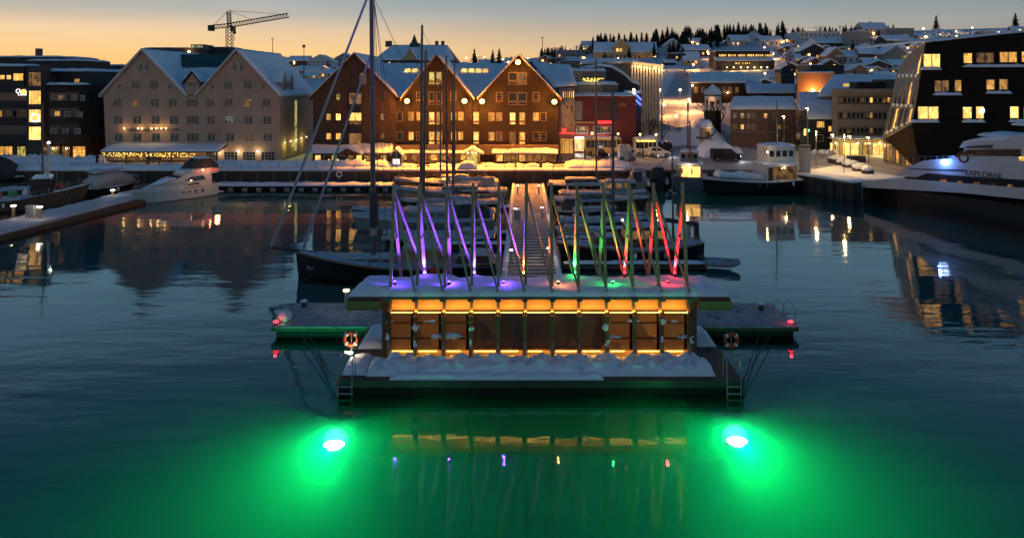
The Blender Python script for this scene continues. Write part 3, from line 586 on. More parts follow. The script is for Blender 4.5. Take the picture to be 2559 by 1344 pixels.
for px, py, hh, n in ((34, 546, 1.6, 'nearest the left edge'), (100, 552, 1.7, 'second from left'), (223, 472, 1.4, 'behind the tarpaulin boat'), (282, 492, 1.1, 'beside the bow of the motor yacht')):
    p = on(px, py, .5); t = thing('bollard_light', 'bollard light on the left pontoon, %s' % n, 'lamp', p, 'bollard lights on the left pontoon')
    MB().tube(p, p + Vector((0, 0, hh - .3)), .15, .15, 10).build('post', 'woodlight', t); MB().disc(p + Vector((0, 0, hh - .3)), .26, .1, 12).build('cap', 'lamp_white', t); lamp('bollard_glow', p + Vector((0, -.3, hh)), 45, (1, .7, .45), .15, 'POINT', t)
p = on(76, 552, .5); t = thing('storage_box', 'pale grey storage box standing between two lamps on the left pontoon', 'box', p); MB().box(p.x - .5, p.x + .35, p.y, p.y + .6, .5, 2.0).build('body', 'greypaint', t); MB().box(p.x - .53, p.x + .38, p.y - .03, p.y + .63, 2.0, 2.06).build('lid', 'whitepaint', t)

def boat(name, label, cat, s, b, B, fb, hull, group=None, tr=.75, cabins=(), snow=None, masts=(), booms=(), canopy=None, extras=None, rake=.5, rubm='white', deck='snow', side=None):
    "s, b: stern and bow pixels on the waterline; everything else in the boat's own frame, x forward from the stern"
    P, Q = on(*s), on(*b); L_ = (Q - P).length; a = math.atan2(Q.y - P.y, Q.x - P.x); t = thing(name, label, cat, (P.x, P.y, 0), group, a)
    n = 13
    def hb(u): return B / 2 * ((tr + (1 - tr) * math.sin(u / .45 * math.pi / 2)) if u < .45 else max(.03, 1 - ((u - .45) / .55) ** 2.3))
    def sh(u): return fb[1] + (fb[0] - fb[1]) * max(0, 1 - u / .45) ** 1.6 + (fb[2] - fb[1]) * max(0, (u - .35) / .65) ** 1.7
    rings = []; gun = []
    for i in range(n + 1):
        u = i / n; x = u * L_; h = hb(u); z = sh(u); rk = rake * max(0, u - .7) / .3
        r = [(x + rk * z, h, z), (x + rk * .2, h * .86, .12), (x - rk * .1, h * .55, -.45), (x - rk * .1, -h * .55, -.45), (x + rk * .2, -h * .86, .12), (x + rk * z, -h, z)]
        rings.append(r); gun.append((x + rk * z, h, z))
    fixn(MB().loft(rings).build('hull', hull, t))
    for sg in (1, -1): MB().path([(p[0], sg * (p[1] + .015), p[2] - .06) for p in gun], .045, 5).build('rub_rail', rubm, t)
    if deck == 'snow':
        def zf(x, y): return sh(min(1, max(0, x / L_)))
        m = MB(); nx, ny = 30, 6; top = []
        for i in range(nx + 1):
            u = .015 + .975 * i / nx
            for j in range(ny + 1):
                v = j / ny * 2 - 1; x = u * L_ + rake * max(0, u - .7) / .3 * sh(u); h = hb(u) * .97
                top.append((x, v * h, sh(u) + (snow or .18) * math.sqrt(max(0, 1 - v * v)) * (1 + .6 * noise.noise(Vector((x * 1.1, v * 2, B * 7)))) + .01))
        fs = [(i * (ny + 1) + j, (i + 1) * (ny + 1) + j, (i + 1) * (ny + 1) + j + 1, i * (ny + 1) + j + 1) for i in range(nx) for j in range(ny)]
        m.add(top, fs); m.build('snow_cover', 'snow_old', t, True)
    for (u0, u1, w0, z1, ins, mt, wm) in cabins:
        x0, x1 = u0 * L_, u1 * L_; z0 = sh((u0 + u1) / 2) - .1; h = min(w0 / 2, hb(min(u1, .99)) * .96 if u1 > .5 else w0 / 2)
        bt = [(x0, -w0 / 2, z0), (x1, -h, z0), (x1, h, z0), (x0, w0 / 2, z0)]; tp = [(x0 + ins * .3, -w0 / 2 * .88, z1), (x1 - ins, -h * .85, z1), (x1 - ins, h * .85, z1), (x0 + ins * .3, w0 / 2 * .88, z1)]
        c = MB().hull8(bt, tp).build('cabin', mt, t)
        m = MB(); m.quilt(tp[0], tp[1], tp[2], tp[3], .16, 10, 6, int(x0 * 7), .5, .8); m.build('snow_cap', 'snow_old', t, True)
        if wm:
            for sg, (p0, p1, p2, p3) in ((1, (bt[0], bt[1], tp[1], tp[0])), (-1, (bt[2], bt[3], tp[3], tp[2])), (0, (bt[1], bt[2], tp[2], tp[1])), (2, (bt[3], bt[0], tp[0], tp[3]))):
                p0, p1, p2, p3 = map(Vector, (p0, p1, p2, p3)); nr = (p1 - p0).cross(p3 - p0).normalized() * .025
                nw = max(1, int((p1 - p0).length / 1.1))
                for k in range(nw):
                    ua, ub = (k + .14) / nw, (k + .86) / nw; q = [p0.lerp(p1, ua).lerp(p3.lerp(p2, ua), .48), p0.lerp(p1, ub).lerp(p3.lerp(p2, ub), .48), p0.lerp(p1, ub).lerp(p3.lerp(p2, ub), .86), p0.lerp(p1, ua).lerp(p3.lerp(p2, ua), .86)]
                    MB().hull8([v - nr for v in q], [v + nr for v in q]).build('window', wm, c)
    for (u, z1, r, lean, stays) in masts:
        x = u * L_; MB().tube((x, 0, sh(u)), (x + lean, 0, z1), r, r * .7, 10).build('mast', 'mastgrey', t)
        MB().box(x + lean * .62 - .05, x + lean * .62 + .05, -B * .3, B * .3, z1 * .62, z1 * .62 + .07).build('spreader', 'mastgrey', t)
        MB().tube((x + lean, -.5, z1 + .12), (x + lean, .5, z1 + .16), .02).build('wind_vane', 'darksteel', t)
        if stays:
            for q in ((L_ * 1.0, 0, sh(1)), (.0, 0, sh(0)), (x - .3, B * .46, sh(u)), (x - .3, -B * .46, sh(u))): MB().tube((x + lean, 0, z1 * .97), q, .025, n=4).build('stay', 'darksteel', t)
    for (u0, u1, z, r, mt) in booms: MB().tube((u0 * L_, 0, z), (u1 * L_, 0, z + .12), r * .75, r, 8).build('boom', mt, t); MB().quilt((u0 * L_, -r * .8, z + r * .75), (u1 * L_, -r * .8, z + r * .8), (u1 * L_, r * .8, z + r * .8), (u0 * L_, r * .8, z + r * .75), .16, 16, 3, 5, .6, 1.2).build('boom_snow', 'snow_old', t, True)
    if canopy:
        u0, u1, w0, z1, mt = canopy; x0, x1 = u0 * L_, u1 * L_; z0 = sh((u0 + u1) / 2) - .05; rg = []
        for k in range(6):
            f = k / 5; hh = z0 + (z1 - z0) * math.sin(math.pi * (.12 + .76 * f)) ** .5; x = x0 + (x1 - x0) * f
            rg.append([(x, w0 / 2 * math.cos(q) * (.96), z0 + (hh - z0) * math.sin(q) ** .6 if 0 < math.sin(q) else z0) for q in [math.pi * j / 8 for j in range(9)]])
        fixn(MB().loft(rg).build('canopy', mt, t, True)); MB().quilt((x0 + .3, -w0 * .3, z1 - .06), (x1 - .3, -w0 * .3, z1 - .06), (x1 - .3, w0 * .3, z1 - .06), (x0 + .3, w0 * .3, z1 - .06), .14, 8, 5, 8, .5).build('snow_cap', 'snow_old', t, True)
    if extras: extras(t, L_, sh, hb)
    if L_ > 6:
        rq = random.Random(int(s[0] + s[1]))
        for sg in (1, -1):
            g = MB(); top = []
            for k in range(9):
                u = .06 + .9 * k / 8; x = u * L_ + rake * max(0, u - .7) / .3 * sh(u); a_ = (x, sg * hb(u) * .95, sh(u)); b_ = (x, sg * hb(u) * .95, sh(u) + .62); g.tube(a_, b_, .022, n=4); top.append(b_)
            g.path(top, .018, 4).build('guard_rail', 'steel', t)
            for k in range(3):
                u = rq.uniform(.12, .7); MB().ball((u * L_, sg * (hb(u) + .12), sh(u) - .45), (.14, .13, .3), 8, 6).build('fender', rq.choice(('white', 'bluehull', 'greypaint')), t, True)
    return t
# the dark schooner in front (bow to the left)
def ex1(t, L_, sh, hb):
    tip = Vector((L_ + 2.3, 0, 2.35)); bw = Vector((L_ * .98, 0, 1.95)); MB().tube(bw - Vector((1.2, 0, .1)), tip, .14, .09, 8).build('bowsprit', 'darksteel', t)
    mx = .62 * L_
    MB().tube((mx + .1, 0, 22.5), tip - Vector((.2, 0, 0)), .09, .12, 7).build('furled_sail', 'sailcloth', t)
    MB().tube((mx + .1, 0, 17.5), (L_ * .985, 0, 1.9), .08, .11, 7).build('furled_sail', 'sailcloth', t)
    for q in ((0, 0, 1.4), (mx - .8, 1.7, 1.1), (mx - .8, -1.7, 1.1), (mx - 2.5, 1.7, 1.1), (mx - 2.5, -1.7, 1.1)): MB().tube((mx, 0, 21.5), q, .025, n=4).build('stay', 'darksteel', t)
    MB().tube((mx, 0, 3.9), (mx, 0, 6.6), .33, .3, 10).build('mast_cover', 'canvas', t)
    MB().box(mx - .25, mx + .25, -.3, .3, 3.3, 3.8).build('winch', 'steel', t)
    for k in range(8):
        x = L_ * (.12 + .1 * k)
        for sg in (1, -1): MB().tube((x, sg * hb(x / L_) * .95, sh(x / L_)), (x, sg * hb(x / L_) * .95, sh(x / L_) + .7), .02).build('stanchion', 'steel', t)
    for x, m in ((L_ * .3, 'red'), (L_ * .24, 'red')): MB().ball((x, 1.9, 1.0), (.35, .25, .4), 8, 6).build('fender', m, t, True)
    d = MB()
    d.tube((L_ * .93, 1.18, 1.25), (L_ * .935, 1.14, .95), .03); d.tube((L_ * .93, 1.18, 1.25), (L_ * .915, 1.3, .95), .03); d.tube((L_ * .915, 1.3, .95), (L_ * .9, 1.38, 1.2), .03); d.build('bow_mark', 'sailcloth', t)
boat('sailing_ship', 'long black-hulled sailing ship with bowsprit and furled stay sails, left of the pier', 'sailing ship', (1240, 694), (747, 694), 3.9, (1.5, 1.15, 2.05), 'blackhull', tr=.6,
     cabins=[(.50, .80, 2.0, 1.65, .5, 'gelcoat', 'tint'), (.22, .48, 2.8, 2.55, .3, 'gelcoat', 'tint'), (.03, .2, 2.6, 1.95, .2, 'brownhull', None)], masts=[(.62, 23.5, .21, .2, 0)], booms=[(.12, .58, 2.95, .2, 'sailcloth')], extras=ex1, rake=.1, rubm='woodlight', snow=.12)
G1, G2 = 'boats moored left of the pier', 'boats moored right of the pier'
boat('motor_cruiser', 'white motor cruiser under thick snow with a dark cockpit canopy, behind the black sailing ship', 'motor boat', (1236, 573), (897, 573), 3.9, (1.35, 1.15, 1.45), 'gelcoat', G1, cabins=[(.33, .72, 2.7, 2.0, 1.4, 'gelcoat', 'tint')], canopy=(.03, .3, 3.0, 2.75, 'canvas'), snow=.35)
boat('sailing_boat', 'dark-hulled sailing boat with snowy covers beyond the white motor cruiser, left of the pier', 'sailing boat', (1240, 546), (890, 546), 3.4, (.95, .85, 1.15), 'bluehull', G1, cabins=[(.35, .6, 2.0, 1.4, .5, 'gelcoat', None)], masts=[(.52, 18.5, .17, -.3, 1)], booms=[(.14, .5, 1.9, .18, 'sailcloth')], snow=.22)
boat('sailing_boat', 'large pale sailing boat with twin snow-laden boom covers, fourth hull left of the pier', 'sailing boat', (1262, 503), (1000, 503), 3.8, (1.5, 1.35, 1.75), 'gelcoat', G1, cabins=[(.25, .62, 2.4, 1.95, .5, 'gelcoat', 'tint')], masts=[(.80, 22.2, .2, -.15, 1), (.55, 18.4, .16, .1, 0)], booms=[(.1, .5, 2.7, .25, 'sailcloth')], snow=.25)
boat('sailing_boat', 'farthest sailing boat left of the pier, one cabin window lit amber, close to the quay', 'sailing boat', (1248, 472), (995, 472), 3.5, (1.1, 1.0, 1.35), 'brownhull', G1, cabins=[(.3, .6, 2.3, 1.85, .4, 'gelcoat', 'lit')], masts=[(.58, 15.0, .15, 0, 1), (.44, 17.6, .15, 0, 0)], booms=[(.12, .42, 2.3, .22, 'canvas')], snow=.3)
boat('sailing_boat', 'narrow black sailing boat just in front of the large pale one, left of the pier', 'sailing boat', (1252, 524), (1012, 524), 3.1, (1.0, .9, 1.2), 'blackhull', G1, cabins=[(.3, .58, 2.0, 1.5, .5, 'bluehull', 'tint')], masts=[(.5, 15.5, .13, 0, 1)], booms=[(.12, .48, 2.0, .2, 'canvas')], snow=.25)
boat('motor_boat', 'dark motor boat with a canvas hood, just nearer than the dark red boat', 'motor boat', (1388, 543), (1530, 543), 2.6, (.95, .85, 1.1), 'blackhull', G2, canopy=(.1, .5, 2.2, 2.2, 'canvas'), snow=.25)
boat('motor_boat', 'small motor boat with a torn pale canopy at the far left corner of the pier', 'motor boat', (1268, 492), (1172, 492), 2.7, (1.0, .9, 1.15), 'gelcoat', G1, canopy=(.25, .75, 2.3, 2.5, 'sailcloth'), snow=.2)
def exo(t, L_, sh, hb):
    MB().ball((-.15, 0, 1.15), (.28, .25, .4), 8, 6, .1).build('outboard_motor', 'white', t, True); MB().box(-.3, -.1, -.1, .1, -.4, .9).build('motor_leg', 'darksteel', t)
boat('open_boat', 'low dark open boat filled with snow just behind the black sailing ship', 'boat', (1238, 606), (968, 606), 2.6, (.75, .6, .95), 'blackhull', G1, snow=.32, extras=exo, cabins=[(.1, .32, 1.7, 1.25, .2, 'gelcoat', None)])
boat('sailing_boat', 'dark sailing boat under a full snowy cover at the far right corner of the pier', 'sailing boat', (1368, 478), (1580, 478), 3.3, (1.1, 1.1, 1.25), 'blackhull', G2, cabins=[(.2, .62, 2.4, 1.75, .5, 'canvas', None)], masts=[(.58, 18.2, .15, -.05, 1)], snow=.35)
def exc(t, L_, sh, hb):
    MB().ball((L_ * .84, 1.0, 2.2), .16, 8, 6).build('cabin_light', 'lamp_warm', t, True); lamp('cabin_glow', (L_ * .84, 1.5, 2.3), 30, (1, .6, .3), .1, 'POINT', t)
boat('cabin_boat', 'grey cabin boat showing a bright lamp, second hull right of the pier', 'motor boat', (1398, 503), (1604, 503), 3.2, (1.2, 1.1, 1.3), 'greypaint', G2, cabins=[(.55, .88, 2.4, 2.6, .3, 'greypaint', 'dimlit')], extras=exc)
boat('motor_boat', 'dark red motor boat with a long low hull, third right of the pier', 'motor boat', (1376, 524), (1606, 524), 3.4, (1.35, 1.3, 1.5), 'brownhull', G2, cabins=[(.3, .7, 2.4, 2.0, .6, 'brownhull', 'tint')], snow=.2)
boat('sailing_boat', 'slim sailing boat with the tallest mast right of the pier, lying between finger pontoons', 'sailing boat', (1396, 566), (1610, 566), 2.7, (.8, .75, .95), 'bluehull', G2, masts=[(.64, 13.9, .18, -.05, 1)], booms=[(.16, .6, 1.8, .16, 'sailcloth')], snow=.2)
boat('open_boat', 'small lamp-lit boat with a yellow tarpaulin beside the pier, nearer than the slim sailing boat', 'boat', (1392, 590), (1505, 590), 2.3, (.6, .55, .75), 'woodlight', G2, snow=.1, cabins=[(.15, .7, 1.8, 1.0, .2, 'woodlight', None)])
boat('open_boat', 'smallest open boat right of the pier, snow-filled, nearest the sauna', 'boat', (1402, 640), (1475, 640), 1.9, (.5, .5, .6), 'woodlight', G2, snow=.2)
def exk(t, L_, sh, hb):
    MB().tube((L_ * .02, 0, 3.0), (L_ * .26, 0, 3.4), .14, .2, 8).build('furled_sail', 'canvas', t)
    MB().box(L_ * .02, L_ * .045, -.35, .35, 1.6, 3.0).build('gantry', 'darksteel', t)
    MB().ball((L_ * .07, -1.72, 1.25), (.3, .14, .32), 8, 6).build('life_buoy', 'orange', t, True)
    MB().ball((L_ * .56, -1.2, 3.15), .11, 8, 5).build('cabin_light', 'lamp_warm', t, True); lamp('cabin_glow', (L_ * .56, -1.5, 3.3), 20, (1, .55, .3), .1, 'POINT', t)
boat('wooden_ketch', 'stout black wooden ketch with a red deckhouse right of the pier, stern to the right', 'sailing boat', (1752, 650), (1412, 650), 4.0, (1.75, 1.25, 1.6), 'blackhull', G2, tr=.55, cabins=[(.27, .58, 2.5, 2.95, .2, 'redboard', 'dimlit'), (.6, .8, 2.0, 2.1, .3, 'redboard', None)], masts=[(.2, 9.2, .09, .15, 1)], extras=exk, rubm='woodlight', snow=.12)
# inflatable dinghy at the ketch's stern
p = on(1762, 668); t = thing('inflatable_dinghy', 'grey inflatable dinghy with a dark outboard behind the wooden ketch', 'dinghy', p, None, R(-14))
for sg in (-1, 1): MB().path([(0, sg * .62, .45), (1.2, sg * .64, .45), (2.1, sg * .5, .5), (2.6, sg * .12, .62)], .24, 9).build('tube', 'greypaint', t)
MB().box(.05, 2.0, -.5, .5, .2, .34).build('floor', 'darksteel', t); MB().heap(.1, 1.9, -.45, .45, .34, .2, 4, 10, 6, .2).build('snow_cover', 'snow', t, True); MB().ball((-.3, 0, .8), (.3, .2, .3), 8, 6).build('outboard_motor', 'darksteel', t, True)
# motor yacht moored at the end of the left pontoon
def exy(t, L_, sh, hb):
    # superstructure: sloped coach roof, wheelhouse glass, flybridge, arch
    def blk(nm, mt, st):   # stations (x, half width bottom, half width top, z bottom, z top)
        return fixn(MB().loft([[(x, w0, z0), (x, w1, z1), (x, -w1, z1), (x, -w0, z0)] for x, w0, w1, z0, z1 in st]).build(nm, mt, t))
    blk('coachroof', 'whitepaint', [(.9, 1.5, 1.45, 1.5, 3.0), (4.2, 1.55, 1.35, 1.5, 3.15), (5.9, 1.45, 1.2, 1.45, 2.55), (8.0, 1.0, .7, 1.45, 1.95), (9.4, .5, .3, 1.45, 1.6)])
    for sg in (1, -1):
        MB().slab([(1.8, sg * 1.56, 2.25), (3.4, sg * 1.58, 2.2), (4.7, sg * 1.52, 2.3), (3.8, sg * 1.47, 2.75), (2.2, sg * 1.5, 2.8)], .04 * sg).build('side_window', 'glass', t)
        MB().slab([(2.6, sg * 1.58, 1.75), (4.4, sg * 1.57, 1.72), (4.2, sg * 1.55, 1.98), (2.9, sg * 1.56, 2.0)], .04 * sg).build('side_window', 'glass', t)
        for x in (3.4, 4.3, 4.9): MB().ball((x, sg * hb(x / L_) * .955, .98), (.14, .03, .13), 8, 6).build('porthole', 'glass', t)
        MB().path([(4.5, sg * 1.5, 1.65), (5, sg * 1.5, 2.15), (9.4, sg * .75, 2.1), (10.4, sg * .1, 2.15)], .03).build('handrail', 'steel', t)
    MB().slab([(5.95, -1.15, 2.5), (5.95, 1.15, 2.5), (4.5, 1.25, 3.1), (4.5, -1.25, 3.1)], .05).build('windscreen', 'glass', t)
    s = MB(); s.quilt((5.6, -1.1, 2.72), (9.2, -.35, 1.66), (9.2, .35, 1.66), (5.6, 1.1, 2.72), .24, 12, 8, 4, .6); s.build('snow_cover', 'snow', t, True)
    blk('flybridge', 'whitepaint', [(-.2, 1.2, 1.3, 2.95, 3.5), (1.0, 1.5, 1.5, 2.95, 3.7), (3.6, 1.45, 1.4, 2.95, 3.75), (4.8, 1.1, .9, 3.0, 3.3)])
    MB().quilt((.9, -1.3, 3.7), (4.7, -.9, 3.35), (4.7, .9, 3.35), (.9, 1.3, 3.7), .3, 12, 8, 14, .6).build('snow_cover', 'snow', t, True)
    blk('canopy', 'canvas', [(-.3, 1.2, .9, 3.5, 4.1), (.8, 1.4, 1.1, 3.7, 4.9), (2.2, 1.35, 1.05, 3.75, 5.0), (3.3, 1.2, .8, 3.75, 4.5), (3.9, .8, .5, 3.7, 3.9)])
    MB().quilt((.6, -1, 4.86), (2.5, -1, 4.96), (2.5, 1, 4.96), (.6, 1, 4.86), .2, 8, 6, 15, .6).build('snow_cap', 'snow', t, True)
    for sg in (1,): MB().path([(-.2, sg * 1.36, 3.3), (1.0, sg * 1.54, 3.4), (3.2, sg * 1.5, 3.42)], .03).build('red_light_strip', 'neon_red', t)
    MB().ball((2.2, 1.58, 3.5), .1, 8, 5).build('side_light', 'lamp_warm', t, True); lamp('deck_glow', (1.6, 2.2, 3.6), 34, (1, .25, .12), .1, 'POINT', t)
    MB().ball((3.9, 1.72, 2.35), .09, 8, 5).build('side_light', 'lamp_warm', t, True); lamp('side_glow', (2.6, 5.5, 2.4), 120, (1, .5, .2), .3, 'POINT', t)  # side_glow: added lamp in mid-air without a fixture, warms the hull side
    MB().box(-.9, 0, -1.4, 1.4, .25, .4).build('swim_platform', 'whitepaint', t)
P_ = boat('motor_yacht', 'white flybridge motor yacht with a red light strip at the left pontoon tip', 'motor yacht', (530, 484), (358, 508), 3.7, (1.55, 1.35, 1.75), 'whitepaint', tr=.9, extras=exy, rake=.9, snow=.1)
# old fishing vessel at the left pontoon
def exf(t, L_, sh, hb):
    MB().box(L_ * .60, L_ * .76, -1.3, 1.3, 1.2, 3.6).build('wheelhouse', 'darkboard', t); MB().heap(L_ * .59, L_ * .77, -1.4, 1.4, 3.6, .3, 7, 10, 8, .3).build('snow_cap', 'snow', t, True)
    for k in range(3): MB().box(L_ * .62 + k * .8, L_ * .62 + .5 + k * .8, 1.3, 1.335, 2.6, 3.2).build('window', 'tint', t)
    MB().tube((L_ * .68, 0, 3.6), (L_ * .68, 0, 12.5), .13, .08).build('mast', 'mastgrey', t); MB().tube((L_ * .72, .2, 3.8), (L_ * .62, .4, 6.2), .14).build('crane_arm', 'whitepaint', t); MB().tube((L_ * .72, .2, 3.8), (L_ * .73, .2, 7.6), .18, .12).build('crane_post', 'whitepaint', t)
    MB().ball((L_ * .73, .4, 7.7), .17, 8, 5).build('work_light', 'lamp_white', t, True); lamp('work_glow', (L_ * .73, 1.2, 7.8), 160, (.9, 1, .75), .15, 'POINT', t)
    for k, x in enumerate((.3, .42, .5, .54, .8, .84, .88)): MB().ball((L_ * x, .3 + .3 * (k % 3), sh(x) + .45), (.5, .4, .35 + .1 * (k % 2)), 8, 5, .4, k).build('gear_pile', ('orange', 'green', 'canvas', 'white', 'red', 'canvas', 'rope')[k], t, True)
    for k in range(12): x = L_ * (.3 + .055 * k); MB().tube((x, -hb(x / L_) * .96, sh(x / L_)), (x, -hb(x / L_) * .96, sh(x / L_) + .75), .03).build('rail_post', 'steel', t)
    MB().tube((L_ * .8, 0, sh(.8)), (L_ * .8, 0, 4.2), .1).build('foremast', 'mastgrey', t); MB().ball((L_ * .85, 0, 2.3), (.3, .3, .35), 8, 6).build('buoy', 'orange', t, True)
    MB().box(L_ * .48, L_ * .64, hb(.55) + .01, hb(.55) + .07, .55, 1.3).build('name_board', 'orangeplaster', t)
boat('fishing_vessel', 'cluttered wooden fishing vessel with lit mast crane at the left edge of the photo', 'fishing boat', (-100, 534), (198, 512), 4.6, (1.6, 1.3, 2.5), 'wooddeck', extras=exf, rubm='redpanel', snow=.1)
boat('covered_boat', 'boat wrapped in a tall snowy tarpaulin between the fishing vessel and the motor yacht', 'boat', (318, 474), (205, 494), 3.0, (1.1, 1.0, 1.2), 'blackhull', canopy=(.02, .86, 2.8, 3.1, 'sailcloth'), snow=.35)
boat('cabin_boat', 'dark boat with a black canvas hood behind the fishing vessel, far left', 'boat', (-120, 470), (60, 464), 3.2, (1.2, 1.1, 1.5), 'blackhull', canopy=(.3, .9, 2.8, 4.4, 'canvas'), snow=.2)
boat('open_boat', 'low snow-topped open boat between the hooded boat and the fishing vessel', 'boat', (-90, 489), (70, 485), 2.4, (.6, .6, .8), 'bluehull', snow=.3)
# gangway from the quay to the left pontoon
t = thing('gangway', 'steel truss gangway sloping from the quay to the left pontoon', 'gangway', (-51, 99, 0)); g0, g1 = Vector((wx(228, 100.8), 100.8, 1.6)), Vector((wx(345, 99), 99, .9))
MB().bar(g0, g1, .12, 1.1).build('walkway', 'alu', t)
for sg in (-.5, .5):
    a = MB(); o = Vector((0, sg, 0)); a.tube(g0 + o + Vector((0, 0, .9)), g1 + o + Vector((0, 0, .9)), .045); n = 9
    for k in range(n): q0 = g0.lerp(g1, k / n) + o; q1 = g0.lerp(g1, (k + .5) / n) + o + Vector((0, 0, .9)); q2 = g0.lerp(g1, (k + 1) / n) + o; a.tube(q0, q1, .03); a.tube(q1, q2, .03)
    a.build('truss', 'alu', t)
# boats along the quay on the right
G3 = 'working boats along the quay right of the pier'
def extw(t, L_, sh, hb):
    MB().box(.5, 4.0, -1.7, 1.7, 1.7, 3.55).build('deckhouse', 'gelcoat', t); 
    MB().box(.46, .5, -1.5, 1.0, 1.9, 3.35).build('rear_wall', 'litbright', t); MB().heap(.3, 4.2, -1.9, 1.9, 3.55, .3, 3, 12, 8, .4).build('snow_cap', 'snow', t, True)
    for y in (-.4, .9): MB().torus((.42, y, 2.7), .32, .1, 14, 6, 'y').build('life_ring', 'orange', t, True)
    MB().box(2.2, 4.4, -1.2, 1.2, 3.85, 5.2).build('wheelhouse', 'gelcoat', t); MB().heap(2.1, 4.5, -1.3, 1.3, 5.2, .25, 5, 10, 8, .3).build('snow_cap', 'snow', t, True)
    for y in (-.8, 0, .8): MB().box(2.16, 2.2, y - .25, y + .25, 4.3, 4.9).build('window', 'glass', t)
    MB().tube((1.2, -.1, 3.6), (1.0, -.1, 9.6), .12, .09).build('mast', 'redboard', t); MB().tube((5.4, .3, 2), (5.4, .3, 12.4), .13, .09).build('mast', 'redboard', t)
    MB().tube((1.2, -.1, 5.0), (3.4, -.1, 8.5), .06).build('derrick', 'redboard', t)
    lamp('stern_glow', (-.3, .2, 3.5), 70, (1, .62, .3), .1, 'POINT', t); MB().ball((.3, 0, 3.5), .1, 8, 5).build('stern_light', 'lamp_warm', t, True)
boat('fishing_boat', 'blue-grey fishing boat seen from astern with a lit deckhouse wall and two reddish masts', 'fishing boat', (1722, 478), (1726, 458), 5.0, (1.9, 1.7, 2.3), 'bluehull', G3, tr=.85, extras=extw)
for px, py, w, m, lab in ((1643, 470, 2.9, 'blackhull', 'small boat with a black hood stern-on left of the red-masted fishing boat'), (1594, 474, 3.0, 'gelcoat', 'white snowed-in motor boat beside the black-hooded boat')):
    def exs(t, L_, sh, hb, w=w):
        MB().box(.3, 1.2, -.6, .6, 1.2, 2.4).build('rear_cabin', 'canvas', t)
        for sg in (-1, 1): MB().ball((.3, sg * w * .48, .8), (.3, .3, .4), 8, 6, .1).build('fender', 'white', t, True)
    boat('motor_boat', lab, 'motor boat', (px, py), (px + 3, py - 9), w, (1.2, 1.2, 1.7), m, G3, canopy=(.1, .7, w * .85, 2.9, 'canvas' if m == 'blackhull' else 'sailcloth'), extras=exs, snow=.25)
p = on(1665, 467); t = thing('buoy', 'round blue-grey buoy floating right of the black-hooded boat', 'buoy', p); MB().ball(p + Vector((0, 0, .25)), .42, 12, 8).build('float', 'bluehull', t, True); MB().ball(p + Vector((0, 0, .52)), (.34, .34, .18), 10, 6).build('snow_cap', 'snow', t, True)
def exb(t, L_, sh, hb):
    w = 1.9; x = L_ * .17
    MB().box(.8, 5.4, -w, w, 1.6, 3.9).build('lower_deckhouse', 'whitepaint', t); MB().box(1.0, 4.9, -1.5, 1.5, 3.9, 6.3).build('wheelhouse', 'whitepaint', t)
    for k in range(4): MB().box(1.25 + k * .95, 1.85 + k * .95, 1.5, 1.535, 4.9, 5.7).build('window', 'glass', t)
    MB().box(1.0, 4.4, w, w + .03, 1.85, 3.6).build('lit_wall', 'dimlit', t); MB().box(4.5, 5.1, w, w + .04, 1.7, 3.5).build('door', 'redboard', t)
    MB().heap(.8, 5.1, -1.6, 1.6, 6.3, .3, 6, 12, 8, .4).build('snow_cap', 'snow', t, True); MB().heap(.6, 5.6, -w, w, 3.9, .2, 8, 12, 8, .3).build('snow_cap', 'snow', t, True)
    MB().tube((2.8, 0, 6.3), (2.8, 0, 12.6), .1, .06).build('mast', 'mastgrey', t)
    for z, q in ((8.6, 1.2), (9.9, .9)): MB().tube((2.8 - q, 0, z), (2.8 + q, 0, z), .05).build('crosstree', 'mastgrey', t)
    MB().tube((2.8, 0, 8.5), (1.4, 0, 6.4), .05).build('stay', 'mastgrey', t)
    MB().box(-1.9, -.9, -.6, .6, 1.6, 6.0).build('funnel', 'greypaint', t); MB().box(-2.05, -.75, -.7, .7, 6.0, 6.25).build('funnel_cap', 'darksteel', t)
    MB().ball((5.3, w + .1, 5.6), .15, 8, 5).build('deck_light', 'lamp_warm', t, True); lamp('deck_glow', (5.6, w + .6, 5.6), 45, (1, .7, .35), .1, 'POINT', t)
    MB().ball((2.8, w + .12, 3.45), .13, 8, 5).build('deck_light', 'lamp_warm', t, True); lamp('door_glow', (2.8, w + .6, 3.3), 28, (1, .75, .35), .1, 'POINT', t)
    for k in range(9): MB().tube((5.6 + k * .35, 1.7 - k * .05, 1.7), (5.6 + k * .35, 1.7 - k * .05, 4.0 - k * .1), .03).build('rail_post', 'whitepaint', t)
    MB().quilt((5.5, -1.7, 1.8), (L_ * .92, -.9, 2.2), (L_ * .92, .9, 2.2), (5.5, 1.7, 1.8), .75, 24, 10, 9, .7, .6).build('deck_snow', 'snow', t, True)
boat('coaster', 'black-hulled coaster with white wheelhouse, grey funnel and a deck deep in snow', 'ship', (1988, 476), (1772, 482), 5.0, (1.8, 1.6, 2.0), 'blackhull', G3, tr=.85, extras=exb)
